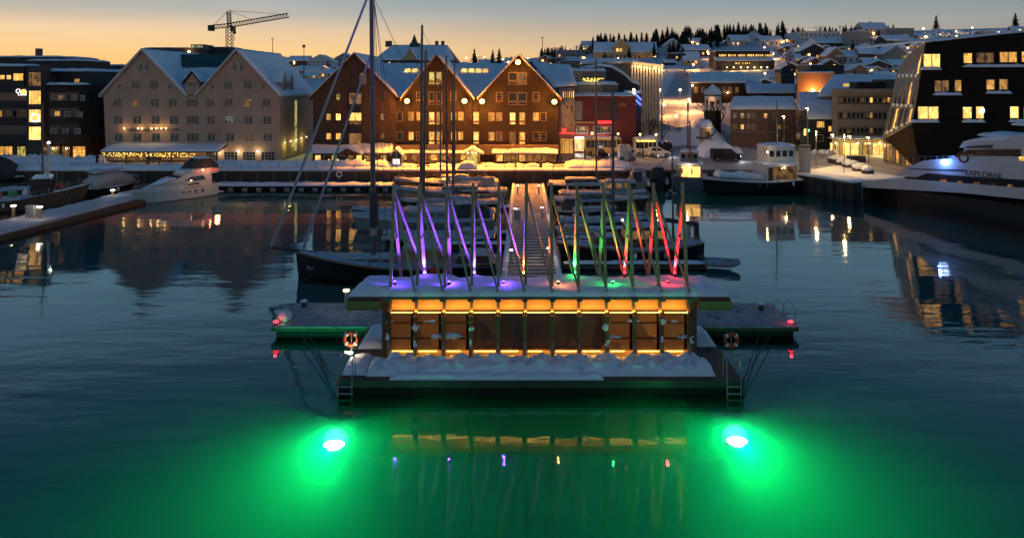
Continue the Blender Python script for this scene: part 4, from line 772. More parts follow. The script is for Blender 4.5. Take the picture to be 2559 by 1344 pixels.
# right-hand quay and the catamaran
qa, qb = Vector((39.7, 101.4, 0)), Vector((60.5, 40, 0))
t = MB().ext([(38.9, QY), (39.7, 97.2), (43.3, 88.9), (52.9, 92.2), (73, 38), (200, 38), (200, QY)], -4, QZ - .02); struct(t, 'quay_right', 'darkconcrete')
s = MB(); s.quilt((39.3, 97.4, QZ - .02), (43.2, 89.1, QZ - .02), (46.0, 90, QZ), (42.6, 101.2, QZ), .35, 8, 24, 5, .5); s.quilt((42.7, 101.2, QZ - .02), (45.9, 90.2, QZ), (52.5, 92.4, QZ), (50, 108, QZ), .18, 14, 30, 6, .3); s.quilt((52.9, 92, QZ - .02), (70, 46, QZ), (73, 47, QZ), (56, 93, QZ), .3, 8, 40, 7, .5)
struct(s, 'quay_snow', 'snow', True)
struct(MB().ext([(75, 38), (200, 38), (200, 112), (46, 112), (46, 98), (54, 94)], QZ - .3, QZ + .05), 'quay_pavement', 'asphalt_snow')
pl = MB()
for k in range(9): Y = 99 - k * 1.5; x = 39 + (99 - Y) * .38; pl.tube((x, Y, -2), (x, Y, QZ - .25), .16, .16, 8)
for o, k in zip(pl.each('quay_pile', 'darksteel'), range(9)): tag(o, 'dark timber pile under the right-hand quay edge', 'pile', 'piles under the right-hand quay')
for k, (px, py, r) in enumerate(((2086, 408, 1.1), (2106, 414, 1.25), (2128, 421, 1.3), (2150, 430, 1.35), (2168, 437, .8))):
    p = on(px, py, QZ); b = MB().ball(p + Vector((0, 0, .45)), (r, r * .8, .75), 10, 7, .35, k).build('boulder', 'darkconcrete', None, True)
    tag(b, '%s from the left of the snow-capped boulders in front of the shop' % ords[k], 'boulder', 'boulders by the right-hand quay')
    tag(b, None); MB().ball(p + Vector((0, 0, .75)), (r * .95, r * .78, .55), 10, 6, .3, k).build('snow_cap', 'snow', b, True)
ct = thing('catamaran', 'big white sightseeing catamaran with dark window band and a blue deck light', 'catamaran', (44.9, 88.2, 0), None, math.atan2(-.94, .34))
CA = math.atan2(-.94, .34); cdx, cdy = math.cos(CA), math.sin(CA)
def cz(px, py):   # pixel -> (distance aft of the bow, height) on the side facing the camera
    k = (px - CX) / F; s_ = (k * 88.2 - 44.9) / (cdx - k * cdy); Y = 88.2 + cdy * s_; return s_, wz(py, Y)
def cpoly(nm, m, pts, y0=0., y1=.05, par=None):
    q = [cz(*p) for p in pts]; MBo = MB().prism(q, -y1, -y0); return fixn(MBo.build(nm, m, par or ct))
Wd = 7.5
a = MB().loft([[(.2, 0 + .9, 2.0), (.2, 1.2, -.5), (.2, 1.5, 2.0)], [(4, 0, 2.2), (4, .3, -.6), (4, 2.4, 2.2)], [(30, 0, 3.0), (30, .2, -.6), (30, 2.5, 3.0)]]); fixn(a.build('hull', 'blackhull', ct))
a = MB().loft([[(.2, Wd - 1.5, 2.0), (.2, Wd - 1.2, -.5), (.2, Wd - .9, 2.0)], [(4, Wd - 2.4, 2.2), (4, Wd - .3, -.6), (4, Wd, 2.2)], [(30, Wd - 2.5, 3.0), (30, Wd - .2, -.6), (30, Wd, 3.0)]]); fixn(a.build('hull', 'blackhull', ct))
def cslab(nm, m, pts, y0, y1, inset=0.):   # silhouette given in pixels, pushed across the beam
    q = [cz(*p) for p in pts]; a = MB().prism(q, y0, y1); return fixn(a.build(nm, m, ct))
cslab('sheer_band', 'whitepaint', [(2152, 466), (2156, 452), (2250, 446), (2559, 470), (2700, 480), (2700, 512), (2400, 482), (2165, 469)], .0, Wd)
cslab('window_band', 'tint', [(2258, 442), (2290, 447), (2315, 433), (2559, 452), (2700, 462), (2700, 484), (2559, 472), (2290, 461)], .05, Wd - .05)
cslab('foredeck_house', 'whitepaint', [(2243, 436), (2262, 420), (2305, 402), (2385, 394), (2559, 394), (2700, 394), (2700, 466), (2559, 450), (2310, 434), (2290, 443)], .12, Wd - .12)
cslab('bridge', 'whitepaint', [(2385, 394), (2400, 370), (2440, 362), (2700, 362), (2700, 396)], .8, Wd - .8)
cslab('bridge_windows', 'glass', [(2388, 389), (2402, 375), (2538, 374), (2538, 392)], .75, Wd - .75)
cslab('bridge_roof', 'whitepaint', [(2388, 370), (2395, 358), (2500, 350), (2520, 342), (2700, 340), (2700, 372), (2545, 376), (2538, 372)], .6, Wd - .6)
cslab('stripe', 'bluehull', [(2265, 421), (2410, 424), (2410, 430), (2275, 424)], .1, .118)
cslab('stripe', 'bluehull', [(2405, 366), (2472, 362), (2472, 371), (2405, 371)], .57, .598)
cslab('upper_windows', 'lit', [(2545, 392), (2600, 392), (2600, 402), (2545, 402)], .1, .118)
for k in range(5): px = 2350 + 42 * k; cslab('cabin_light', 'dimlit', [(px, 449 + k * 3), (px + 14, 450 + k * 3), (px + 14, 459 + k * 3), (px, 458 + k * 3)], .02, .048)
for (a_, b_, z0) in ((2420, 2485, 326), (2505, 2700, 300)):
    q0, q1 = cz(a_, z0 + 14), cz(b_, z0 + 14); m = MB(); m.quilt((q0[0], 1.4, q0[1]), (q1[0], 1.4, q0[1]), (q1[0], 5.5, q0[1]), (q0[0], 5.5, q0[1]), .4, 12, 8, a_, .5); m.build('roof_snow', 'snow', ct, True); MB().tube(((q0[0] + q1[0]) / 2, 3.5, cz(2450, 352)[1]), ((q0[0] + q1[0]) / 2, 3.5, q0[1]), .2).build('mast', 'redpanel', ct)
q0, q1 = cz(2395, 358), cz(2700, 344); MB().quilt((q0[0], .7, q0[1]), (q1[0], .7, q1[1] + .2), (q1[0], Wd - .7, q1[1] + .2), (q0[0], Wd - .7, q0[1]), .45, 20, 10, 77, .5).build('roof_snow', 'snow', ct, True)
q0 = cz(2165, 455); MB().quilt((.4, .1, q0[1] + .1), (5.2, .1, cz(2255, 446)[1]), (5.2, Wd - .1, cz(2255, 446)[1]), (.4, Wd - .1, q0[1] + .1), .3, 14, 10, 78, .5).build('foredeck_snow', 'snow', ct, True)
for k in range(9):
    px = 2262 + 15 * k; q = cz(px, 402); MB().tube((q[0], .3, q[1] - .3), (q[0], .3, cz(px, 391)[1]), .025).build('rail_post', 'steel', ct)
q0, q1 = cz(2262, 391), cz(2385, 391); MB().tube((q0[0], .3, q0[1]), (q1[0], .3, q1[1]), .03).build('handrail', 'steel', ct)
q = cz(2361, 407); MB().ball((q[0], .0, q[1]), (.5, .12, .22), 10, 6).build('blue_deck_light', 'bluelight', ct, True); lamp('blue_glow', (q[0], -.7, q[1] + .1), 170, (.12, .28, 1), .15, 'POINT', ct)
q = cz(2362, 426); o = text('EXPLORER', 'lettering', .85, 'bluehull', (q[0] + 2.3, .09, q[1] - .2), (R(90), 0, 0)); o.parent = ct
q = cz(2455, 410); o = MB().torus((q[0] - 2.2, .1, q[1] + .5), .55, .1, 14, 4).build('emblem', 'redpanel', ct)
# ---- waterfront buildings
FY = 112.6
def poly(pts, Y): return [(wx(a, Y), wz(b, Y)) for a, b in pts]
def roofpair(t, l, p, r, Yf, Yb, snowt=.35, over=.5, seed=0, trim='greytrim'):
    "two roof slabs with snow, from eave pixels l, r and peak pixel p measured at depth Yf"
    (lx, lz), (pxx, pz), (rx, rz_) = [(wx(a, Yf), wz(b, Yf)) for a, b in (l, p, r)]
    for k, (ex, ez) in enumerate(((lx, lz), (rx, rz_))):
        d = Vector((ex - pxx, 0, ez - pz)).normalized() * .35; e = Vector((ex, 0, ez)) + d
        a, b = Vector((pxx, Yf - over, pz + .02)), Vector((e.x, Yf - over, e.z + .02)); c, dd = Vector((e.x, Yb, e.z + .02)), Vector((pxx, Yb, pz + .02))
        up = Vector((0, 0, .3)); fixn(MB().hull8([a, b, c, dd], [a + up, b + up, c + up, dd + up]).build('roof', trim, t))
        up = Vector((0, -.0, .305)); MB().quilt(*( [a + up, b + up, c + up, dd + up] if k else [b + up, a + up, dd + up, c + up]), snowt, 12, 22, seed + k, .4, .4, .08).build('roof_snow', 'snow', t, True)
def skew(mb, Y):
    "plan of a building on the right that narrows back at an angle to the quay"
    if mb.v and min(v[0] for v in mb.v) > 12: mb.v = [(x * max(1, y / Y), y, z) for x, y, z in mb.v]
    return mb
def block(t, name, m, a, b, top, Y, depth, base=None, snow=.3, roofm=None):
    x0, x1, z1 = wx(a, Y), wx(b, Y), wz(top, Y); z0 = QZ if base is None else base
    o = skew(MB().box(x0, x1, Y, Y + depth, z0, z1), Y).build(name, m, t)
    if snow: skew(MB().heap(x0 - .15, x1 + .15, Y - .15, Y + depth, z1, snow, int(a), 20, 8, .3), Y).build('roof_snow', 'snow', t, True)
    return x0, x1, z1
# grey twin-gabled hotel
gb = thing('gabled_building', 'wide grey-boarded hotel with two tall gables and a snowy awning', 'building', (wx(480, FY), FY, QZ))
out = [(266, 402), (259, 238), (357, 130), (464, 238), (495, 238), (593, 130), (697, 240), (697, 402)]
w = MB(); w.prism(poly(out, FY)[::-1], FY, FY + 19); fixn(w.build('wall', 'greyboard', gb))
roofpair(gb, (255, 240), (357, 128), (466, 240), FY, FY + 20, seed=1); roofpair(gb, (492, 240), (593, 128), (699, 242), FY, FY + 21, seed=3)
Yr = 124; zr = wz(142, Yr); xa, xb = wx(380, Yr), wx(600, Yr); ze = wz(236, FY)
fixn(MB().hull8([(xa, Yr, zr - .3), (xb, Yr, zr - .3), (xb, FY + .4, ze - .1), (xa, FY + .4, ze - .1)], [(xa, Yr, zr), (xb, Yr, zr), (xb, FY + .4, ze + .2), (xa, FY + .4, ze + .2)]).build('cross_roof', 'darkconcrete', gb))
MB().quilt((xa, FY + .4, ze + .21), (xb, FY + .4, ze + .21), (xb, Yr, zr + .01), (xa, Yr, zr + .01), .35, 16, 16, 9, .4).build('roof_snow', 'snow', gb, True)
ya, yb2 = .62, .98
def cr(u, v, e): return Vector((xa + (xb - xa) * u, FY + .4 + (Yr - FY - .4) * v, ze + .21 + (zr - ze - .2) * v + e))
fixn(MB().hull8([cr(.22, .6, .2), cr(.95, .63, .2), cr(.95, .98, .2), cr(.16, .98, .2)], [cr(.22, .6, .5), cr(.95, .63, .5), cr(.95, .98, .5), cr(.16, .98, .5)]).build('bare_roof_patch', 'copper', gb))
# dormer between the gables
w = MB(); w.prism(poly([(464, 236), (464, 206), (481, 184), (498, 206), (498, 236)], FY - .1)[::-1], FY - .1, FY + 4); fixn(w.build('dormer', 'greyboard', gb)); roofpair(gb, (461, 206), (481, 182), (501, 206), FY - .1, FY + 4, .15, .3, 30, 'brownboard')
fwin(gb, 467, 495, 204, 218, FY - .1, cols=4, rows=2)
C4 = [(283, 306), (330, 353), (376, 399), (422, 445)]; D4 = [(515, 537), (561, 584), (608, 631), (655, 678)]
litg = {(1, 247): 'dimlit', (6, 247): 'dimlit', (6, 333): 'dimlit'}
for r, (y0, dx) in enumerate(((247, 0), (290, 2), (333, 3))):
    for k, (a, b) in enumerate(C4 + D4): fwin(gb, a + dx, b + dx, y0, y0 + 21, FY, pane=litg.get((k, y0), 'glass'))
    fwin(gb, 465 + dx * .5, 498 + dx * .3, y0, y0 + 21, FY, cols=3)
for a, b in ((328, 351), (374, 397), (560, 583), (608, 631)): fwin(gb, a, b, 203, 224, FY)
for a in (347, 363, 582, 599): fwin(gb, a, a + 10, 158, 178, FY, cols=1)
for a in (294, 420, 527, 653): fwin(gb, a, a + 11, 210, 224, FY, cols=1, rows=2)
for a, b in ((515, 547), (560, 595), (607, 640), (653, 688), (285, 320), (333, 365), (380, 400)): fwin(gb, a, b, 379, 402, FY, cols=4 if b - a > 25 else 2, rows=3, pane='glass' if a > 400 else 'dimlit')
x = wx(697, FY)
for (y0, y1, z0, z1, pn_) in ((120.6, 122.2, 3, 12, 'litgreen'),): window(gb, (x, 0, 0), (0, 1, 0), (0, 0, 1), y0, y1, z0, z1, pane=pn_, cols=1, rows=8)
for k, Y in enumerate((116.2, 119.8)):
    d = MB(); z0 = 13.2; d.v += []; q = [(Y - 1.1, z0), (Y + 1.1, z0), (Y + 1.1, z0 + 1.9), (Y, z0 + 3.6), (Y - 1.1, z0 + 1.9)]
    d.hull8([(x - .2, a, b) for a, b in q], [(x - 4, a, b) for a, b in q]); dm = fixn(d.build('dormer', 'greyboard', gb))
    window(gb, (x - .2, 0, 0), (0, 1, 0), (0, 0, 1), Y - .6, Y + .6, z0 + .3, z0 + 1.7, cols=2, rows=2)
    for sg in (-1, 1): MB().quilt((x - .1, Y, z0 + 3.65), (x - .1, Y + sg * 1.35, z0 + 1.8), (x - 4.2, Y + sg * 1.35, z0 + 1.8), (x - 4.2, Y, z0 + 3.65), .2, 8, 6, k, .3).build('dormer_snow', 'snow', gb, True)
for k, (a, b) in enumerate(((430, 128), (476, 121), (510, 122))): pass
# awning with fairy lights
aw = MB(); x0, x1 = wx(252, FY - 3.2), wx(556, FY - 2); z1, z0 = wz(358, FY), wz(379, FY - 3.2)
aw.quilt((x0, FY - 3.3, z0), (x1, FY - 3.3, z0), (x1 - .2, FY - .02, z1 - .2), (x0 + .2, FY - .02, z1 - .2), .35, 50, 8, 3, .5, .4, .04); aw.build('awning_snow', 'snow', gb, True)
fixn(MB().hull8([(x0, FY - 3.3, z0 - .15), (x1, FY - 3.3, z0 - .15), (x1, FY - .02, z1 - .4), (x0, FY - .02, z1 - .4)], [(x0, FY - 3.3, z0 - .01), (x1, FY - 3.3, z0 - .01), (x1, FY - .02, z1 - .21), (x0, FY - .02, z1 - .21)]).build('awning', 'brownboard', gb))
fl = MB(); rr = random.Random(3)
for k in range(150):
    xx = x0 + .2 + (x1 - x0) * .8 * rr.random(); fl.ball((xx, FY - 3.25, z0 - .2 - .65 * rr.random() ** 1.3), .055 + .03 * rr.random(), 5, 3)
tag(fl.build('fairy_lights', 'fairy', gb), None, None, None, 'stuff')
for k in range(5): lamp('awning_glow', (x0 + 2 + k * 3.4, FY - 2.6, z0 - .7), 26, (1, .6, .15), .3, 'POINT', gb)
for k in range(6): xx = x0 + .4 + k * (x1 - x0 - .8) / 5; MB().box(xx - .08, xx + .08, FY - 3.2, FY - 3.05, QZ, z0 - .15).build('awning_post', 'brownboard', gb)
def wall_lamp(par, px, py, Y, pw_=60, col=(1, .8, .45), m='lamp_white', r=.14, off=.45):
    p = pt(px, py, Y); o = MB().ball((p.x, Y - .25, p.z), r, 8, 5).build('wall_lamp', m, par, True); lamp('wall_lamp_glow', (p.x, Y - off, p.z - .05), pw_, col, r, 'POINT', par); return o
for a in (550, 598, 646): wall_lamp(gb, a, 378, FY, 48, (1, .78, .38))
text('CLARION COLLECTION HOTEL WITH', 'lettering', .62, 'darksteel', (wx(318, FY), FY - .2, wz(328, FY)), parent=gb, sx=.8)
for k, a in enumerate((314, 348, 358, 382, 394, 406, 418)): o = MB().ball((wx(a, FY), FY - .35, wz(321, FY)), (.13, .1, .13), 6, 4).build('sign_lamp', 'lamp_warm', gb, True)
for a in (314, 352, 382, 400, 416): lamp('sign_glow', (wx(a, FY), FY - .6, wz(321, FY)), 17, (1, .6, .16), .1, 'POINT', gb)
for a, Y in ((1, 115), (2, 118), (3, 121), (4, 124), (5, 127)): MB().ball((x + .25, Y, 5.1), .1, 6, 4).build('side_lamp', 'neon_green' if a == 0 else 'lamp_warm', gb, True)
for Y in (115.5, 120, 125): lamp('side_glow', (x + .8, Y, 4.6), 50, (.85, .8, .2), .2, 'POINT', gb)
# brick-red gable
rb_ = thing('gabled_building', 'red-brown brick gabled warehouse with a glazed centre bay beside the grey hotel', 'building', (wx(886, FY), FY, QZ))
fixn(MB().prism(poly([(782, 405), (782, 243), (886, 140), (990, 243), (990, 405)], FY)[::-1], FY, FY + 18).build('wall', 'redbrick', rb_)); roofpair(rb_, (778, 246), (886, 138), (994, 246), FY, FY + 19, seed=11, trim='redbrick')
MB().box(wx(870, FY), wx(906, FY), FY - .06, FY, wz(362, FY), wz(214, FY)).build('glazed_bay', 'darkboard', rb_)
fwin(rb_, 872, 905, 232, 262, FY - .06, pane='dimlit', cols=2, rows=2, frame='redbrick'); fwin(rb_, 872, 905, 281, 303, FY - .06, pane='litbright', cols=2, rows=1, frame='brownboard'); fwin(rb_, 872, 905, 303, 313, FY - .06, pane='dimlit', cols=4, rows=1, frame='brownboard'); fwin(rb_, 872, 905, 332, 362, FY - .06, pane='dimlit', cols=3, rows=2, frame='brownboard')
for y0, y1 in ((283, 302), (332, 350)):
    for a, b, m in ((815, 829, 'lit'), (839, 853, 'lit' if y0 > 300 else 'litbright'), (924, 938, 'litbright'), (949, 962, 'dimlit')): fwin(rb_, a, b, y0, y1, FY, pane=m, cols=1, rows=1, frame='brownboard')
for a, m in ((816, 'dimlit'), (840, 'litgreen'), (922, 'dimlit'), (948, 'glass')): fwin(rb_, a, a + 12, 234, 251, FY, pane=m, cols=1, rows=1, frame='brownboard')
MB().box(wx(900, FY), wx(916, FY), FY - .5, FY, wz(212, FY), wz(186, FY)).build('bay_box', 'concrete', rb_); fwin(rb_, 902, 914, 183, 187, FY - .5, pane='litbright', cols=1, rows=1)
# the two dark boarded gables
def gable(lab, a, p, b, m='brownboard', seed=0):
    t = thing('gabled_building', lab, 'building', (wx(p, FY), FY, QZ), 'gabled warehouses along the quay'); fixn(MB().prism(poly([(a, 405), (a, 246), (p, 143), (b, 246), (b, 405)], FY)[::-1], FY, FY + 17).build('wall', m, t)); roofpair(t, (a - 3, 249), (p, 141), (b + 3, 249), FY, FY + 18, seed=seed, over=.9, trim='redboard'); return t
eb = gable('dark boarded gabled warehouse in the middle of the row with two sodium lamps', 1008, 1092, 1180, seed=21)
fb_ = gable('dark boarded gabled warehouse at the right end of the row, sodium lamp at its peak', 1200, 1296, 1396, seed=25)
def tall(t, a, b, y0, y1, m, low=True, **k):
    fwin(t, a, b, y0, y1, FY, pane=m, frame='woodlight', fw=.1, **k)
    if low: fwin(t, a, b, y1 + 1.5, y1 + 9, FY, pane=m, frame='woodlight', cols=1, rows=1, fw=.08)
tall(eb, 1072, 1087, 180, 203, 'litgreen', cols=1, rows=1); tall(eb, 1090, 1105, 180, 203, 'litgreen', cols=1, rows=1)
for a in (1072, 1091): tall(eb, a, a + 14, 230, 253, 'glass', cols=1, rows=1)
for a in (1041, 1126): tall(eb, a, a + 15, 230, 252, 'glass', False, cols=2, rows=2)
for y0 in (280, 329):
    for a, m in ((1021, 'lit'), (1041, 'lit' if y0 < 300 else 'glass'), (1127, 'litbright'), (1145, 'lit')): tall(eb, a, a + 14, y0, y0 + 22, m, False, cols=2, rows=2)
    for a, m in ((1072, 'litbright'), (1091, 'lit')): tall(eb, a, a + 15, y0, y0 + 23, m, cols=1, rows=1)
tall(fb_, 1271, 1293, 181, 203, 'glass', cols=1, rows=1); tall(fb_, 1295, 1317, 181, 203, 'dimlit', cols=1, rows=1); tall(fb_, 1271, 1293, 231, 254, 'glass', cols=1, rows=1); tall(fb_, 1295, 1317, 231, 254, 'glass', cols=1, rows=1)
for a in (1240, 1332): tall(fb_, a, a + 16, 231, 254, 'glass', False, cols=1, rows=3)
for y0 in (281, 330):
    for a, m in ((1221, 'lit'), (1240, 'lit' if y0 < 300 else 'dimlit'), (1332, 'lit' if y0 < 300 else 'glass'), (1350, 'glass')): tall(fb_, a, a + 16, y0, y0 + 22, m, False, cols=1, rows=3)
    for a, m in ((1274, 'litbright' if y0 < 300 else 'dimlit'), (1298, 'lit')): tall(fb_, a, a + 15, y0, y0 + 22, m, cols=1, rows=1)
# low link buildings and their long snowy roof with skylights
def link(lab, a, b):
    t = thing('link_building', lab, 'building', (wx((a + b) / 2, FY), FY, QZ), 'link buildings between the gables'); MB().box(wx(a, FY), wx(b, FY), FY + .25, FY + 12, QZ, wz(246, FY)).build('wall', 'brownboard', t); return t
l1 = link('narrow boarded link building left of the middle gable', 990.2, 1007.8); l2 = link('narrow boarded link building with tall lit windows right of the middle gable', 1180.2, 1199.8)
for y0 in (280, 329): fwin(l1, 992, 1007, y0, y0 + 24, FY + .25, pane='glass', frame='woodlight', cols=1, rows=1); fwin(l2, 1183, 1198, y0, y0 + 23, FY + .25, pane='litbright', frame='woodlight', cols=1, rows=1); fwin(l2, 1183, 1198, y0 + 25, y0 + 31, FY + .25, pane='lit', frame='woodlight', cols=1, rows=1)
Yr = 125; zr = wz(160, Yr); ze = wz(246, FY) + .1
def longroof(t, a, b, seed, sky_):
    xa, xb = wx(a, FY), wx(b, FY); fixn(MB().hull8([(xa, Yr, zr - .3), (xb, Yr, zr - .3), (xb, FY + .1, ze - .3), (xa, FY + .1, ze - .3)], [(xa, Yr, zr), (xb, Yr, zr), (xb, FY + .1, ze), (xa, FY + .1, ze)]).build('roof', 'redbrick', t))
    MB().quilt((xa, FY + .1, ze + .01), (xb, FY + .1, ze + .01), (xb, Yr, zr + .01), (xa, Yr, zr + .01), .35, 26, 18, seed, .35, .35, .05).build('roof_snow', 'snow', t, True)
    MB().box(xa, xb, Yr + .01, Yr + 4, QZ, zr - .35).build('rear_wall', 'redbrick', t)
    for c in sky_:
        v = .66; Y = FY + .1 + (Yr - FY - .1) * v; z = ze + (zr - ze) * v; x_ = wx(c, Y); dz = (zr - ze) / (Yr - FY)
        MB().hull8([(x_ - .42, Y, z + .2), (x_ + .42, Y, z + .2), (x_ + .42, Y + .9, z + .2 + .9 * dz), (x_ - .42, Y + .9, z + .2 + .9 * dz)], [(x_ - .42, Y, z + .62), (x_ + .42, Y, z + .62), (x_ + .42, Y + .9, z + .62 + .9 * dz), (x_ - .42, Y + .9, z + .62 + .9 * dz)]).build('skylight', 'litbright', t)
longroof(l1, 886, 1092, 31, (1018, 1036)); longroof(l2, 1092, 1296, 33, (1160, 1178, 1196, 1213))
# sodium lamps
for px, py, par, q in ((1017, 253, eb, 1), (1161, 253, eb, 1), (1205, 254, fb_, 1), (1386, 255, fb_, 1), (1295, 156, fb_, .7)):
    p = pt(px, py, FY - 1.5); o = MB().ball((p.x, FY - 1.35, p.z), (.42, .24, .4), 12, 8).build('flood_lamp', 'lamp_flood', par, True); MB().tube((p.x, FY, p.z + .2), (p.x, FY - 1.2, p.z + .25), .05).build('lamp_arm', 'darksteel', par)
    lamp('flood_glow', (p.x, FY - 1.75, p.z - .05), 1500 * q, (1, .34, .03), .3, 'POINT', par); lamp('flood_beam', (p.x, FY - 2.1, p.z), 30000 * q, (1, .29, .015), .3, 'SPOT', par, (p.x, FY - 10, 0), 88, .8)
# street-level restaurants
rs = thing('restaurant', 'long glazed restaurant veranda under the two dark gables, snow on its awnings', 'restaurant', (wx(1200, FY - 3), FY - 3, QZ))
VY = FY - 3.2
MB().box(wx(990, FY), wx(1395, FY), FY - 1.2, FY - .02, wz(385, FY), wz(362, FY)).build('fascia', 'woodlight', rs)
MB().box(wx(990, VY), wx(1175, VY), VY + .3, VY + 1.9, QZ, wz(382, VY)).build('wall', 'woodlight', rs)
for k in range(7): a = 1000 + k * 25; window(rs, (0, VY + .3, 0), (1, 0, 0), (0, 0, 1), wx(a, VY), wx(a + 19, VY), wz(402, VY), wz(386, VY), pane='dimlit' if k % 3 else 'lit', cols=1, rows=1, frame='brownboard')
MB().box(wx(1235, VY), wx(1392, VY), VY + .5, VY + 1.9, QZ, wz(384, VY)).build('wall', 'brownboard', rs)
for k in range(8): a = 1240 + k * 19; window(rs, (0, VY + .5, 0), (1, 0, 0), (0, 0, 1), wx(a, VY), wx(a + 17.5, VY), wz(405, VY), wz(387, VY), pane=('lit', 'dimlit', 'dimlit', 'lit', 'dimlit', 'dimlit', 'dimlit', 'glass')[k], cols=1, rows=1, frame='woodlight')
MB().quilt((wx(1230, VY), VY - .3, wz(384, VY)), (wx(1394, VY), VY - .3, wz(384, VY)), (wx(1394, FY), FY - 1.2, wz(374, FY)), (wx(1230, FY), FY - 1.2, wz(374, FY)), .4, 50, 6, 3, .6, .7, .04).build('awning_snow', 'snow', rs, True)
MB().quilt((wx(985, VY), VY - .3, wz(383, VY)), (wx(1180, VY), VY - .3, wz(383, VY)), (wx(1180, FY), FY - 1.2, wz(376, FY)), (wx(985, FY), FY - 1.2, wz(376, FY)), .25, 50, 6, 4, .6, .7, .04).build('awning_snow', 'snow', rs, True)
def porch(lab, a, b, top, eav, Y, lights, par_m='woodlight', doorm='litgreen', sgn=False):
    t = thing('entrance_porch', lab, 'porch', (wx((a + b) / 2, Y), Y, QZ)); x0, x1 = wx(a, Y), wx(b, Y); zt, ze_ = wz(top, Y), wz(eav, Y); xm = (x0 + x1) / 2
    MB().prism([(x0, QZ), (x1, QZ), (x1, ze_), (xm, zt), (x0, ze_)][::-1], Y, Y + 2.6).build('wall', par_m, t)
    MB().box(xm - .75, xm + .75, Y - .06, Y - .001, QZ + .1, QZ + 2.2).build('door', doorm, t); MB().box(xm - .04, xm + .04, Y - .1, Y - .061, QZ + .1, QZ + 2.2).build('door_post', par_m, t)
    for sg in (-1, 1): MB().quilt((xm, Y - .4, zt + .1), (xm + sg * (x1 - x0) * .75, Y - .4, ze_ - .25), (xm + sg * (x1 - x0) * .75, Y + 2.6, ze_ - .25), (xm, Y + 2.6, zt + .1), .3, 10, 6, int(a), .5).build('roof_snow', 'snow', t, True)
    for c in lights: MB().ball((wx(c, Y), Y - .2, ze_ + .05), .12, 8, 5).build('porch_lamp', 'lamp_warm', t, True)
    if lights: lamp('porch_glow', (xm, Y - .7, ze_), 60, (1, .62, .2), .2, 'POINT', t)
    if sgn:
        MB().box(xm - .5, xm + .5, Y - .11, Y - .07, QZ + .35, QZ + 1.05).build('menu_board', 'signwhite', t)
        for k in range(3): MB().box(xm - .36, xm + .36, Y - .13, Y - .111, QZ + .45 + k * .19, QZ + .53 + k * .19).build('menu_line', 'darksteel', t)
    return t
porch('gabled entrance porch with two bright lamps in the middle of the restaurant row', 1163, 1199, 372, 383, FY - 5, (1170, 1190)); porch('white-framed gabled porch with an illuminated menu board below the brick gable', 980, 1002, 374, 386, FY - 5.5, (), 'whiteboard', 'glass', True)
rv = thing('restaurant_veranda', 'low brown restaurant veranda with sagging snowy roofs below the brick gable', 'restaurant', (wx(880, FY - 3), FY - 3, QZ)); VY = FY - 4
MB().box(wx(784, VY), wx(972, VY), VY, VY + 3.9, QZ, wz(384, VY)).build('wall', 'brownboard', rv)
for k in range(9): a = 787 + k * 20.5; window(rv, (0, VY, 0), (1, 0, 0), (0, 0, 1), wx(a, VY), wx(a + 16, VY), wz(403, VY), wz(387, VY), pane=('lit', 'glass', 'litgreen', 'glass', 'dimlit', 'lit', 'dimlit', 'glass', 'litgreen')[k], cols=1, rows=1, frame='woodlight')
q = MB(); q.quilt((wx(780, VY), VY - .4, wz(383, VY)), (wx(980, VY), VY - .4, wz(383, VY)), (wx(985, FY), FY - .1, wz(366, FY)), (wx(780, FY), FY - .1, wz(366, FY)), .5, 60, 8, 13, .9, .3, .04); q.build('roof_snow', 'snow', rv, True)
fixn(MB().prism(poly([(848, 384), (873, 372), (902, 384)], VY - 1)[::-1], VY - 1, VY + 2).build('porch_gable', 'redboard', rv))
for sg, (a, b) in ((0, ((873, 369), (838, 385))), (1, ((873, 369), (910, 385)))): MB().quilt((wx(a[0], VY), VY - 1.3, wz(a[1], VY)), (wx(b[0], VY), VY - 1.3, wz(b[1], VY)), (wx(b[0], VY), VY + 3, wz(b[1], VY)), (wx(a[0], VY), VY + 3, wz(a[1], VY)), .45, 12, 8, 15, .6, .6).build('roof_snow', 'snow', rv, True)
for a in (823, 845, 869, 887, 913, 962): MB().ball((wx(a, VY), VY - .1, wz(400, VY)), .08, 6, 4).build('candle', 'lamp_warm', rv, True)
# dark curved hotel, far left
hb_ = thing('office_hotel', 'dark hotel with rounded corner, ribbon windows and lit stair tower at the left edge', 'building', (wx(120, 112), 112, QZ))
def curved(t, name, m, z0, z1, r=0., inset=0., par=None):   # footprint with a rounded right corner
    x0 = -112; xr = wx(243, 116) - inset; y0 = 111.5 + inset; pts = [(x0, y0), (xr - 9, y0)] + [(xr - 9 + 9 * math.sin(k * R(10)), y0 + 9 - 9 * math.cos(k * R(10))) for k in range(1, 10)] + [(xr, 135), (x0, 135)]
    return MB().ext(pts, z0, z1).build(name, m, par or t)
fl_ = [(402, 356), (356, 331), (331, 312), (312, 288), (288, 270), (270, 246), (246, 222)]; zz = lambda py: wz(py, 112)
curved(hb_, 'ground_floor', 'redboard', QZ, zz(362), inset=1.2)
for k, (a, b) in enumerate(((362, 336), (314, 294), (272, 252), (232, 212))): curved(hb_, 'facade_band', 'darkboard', zz(a), zz(b))
for k, (a, b) in enumerate(((336, 314), (294, 272), (252, 232))): curved(hb_, 'window_ribbon', 'tint', zz(a) + .002, zz(b) - .002, inset=.25)
MB().box(-112, wx(228, 116), 115, 133, zz(212) + .002, zz(178)).build('upper_floor', 'darkboard', hb_)
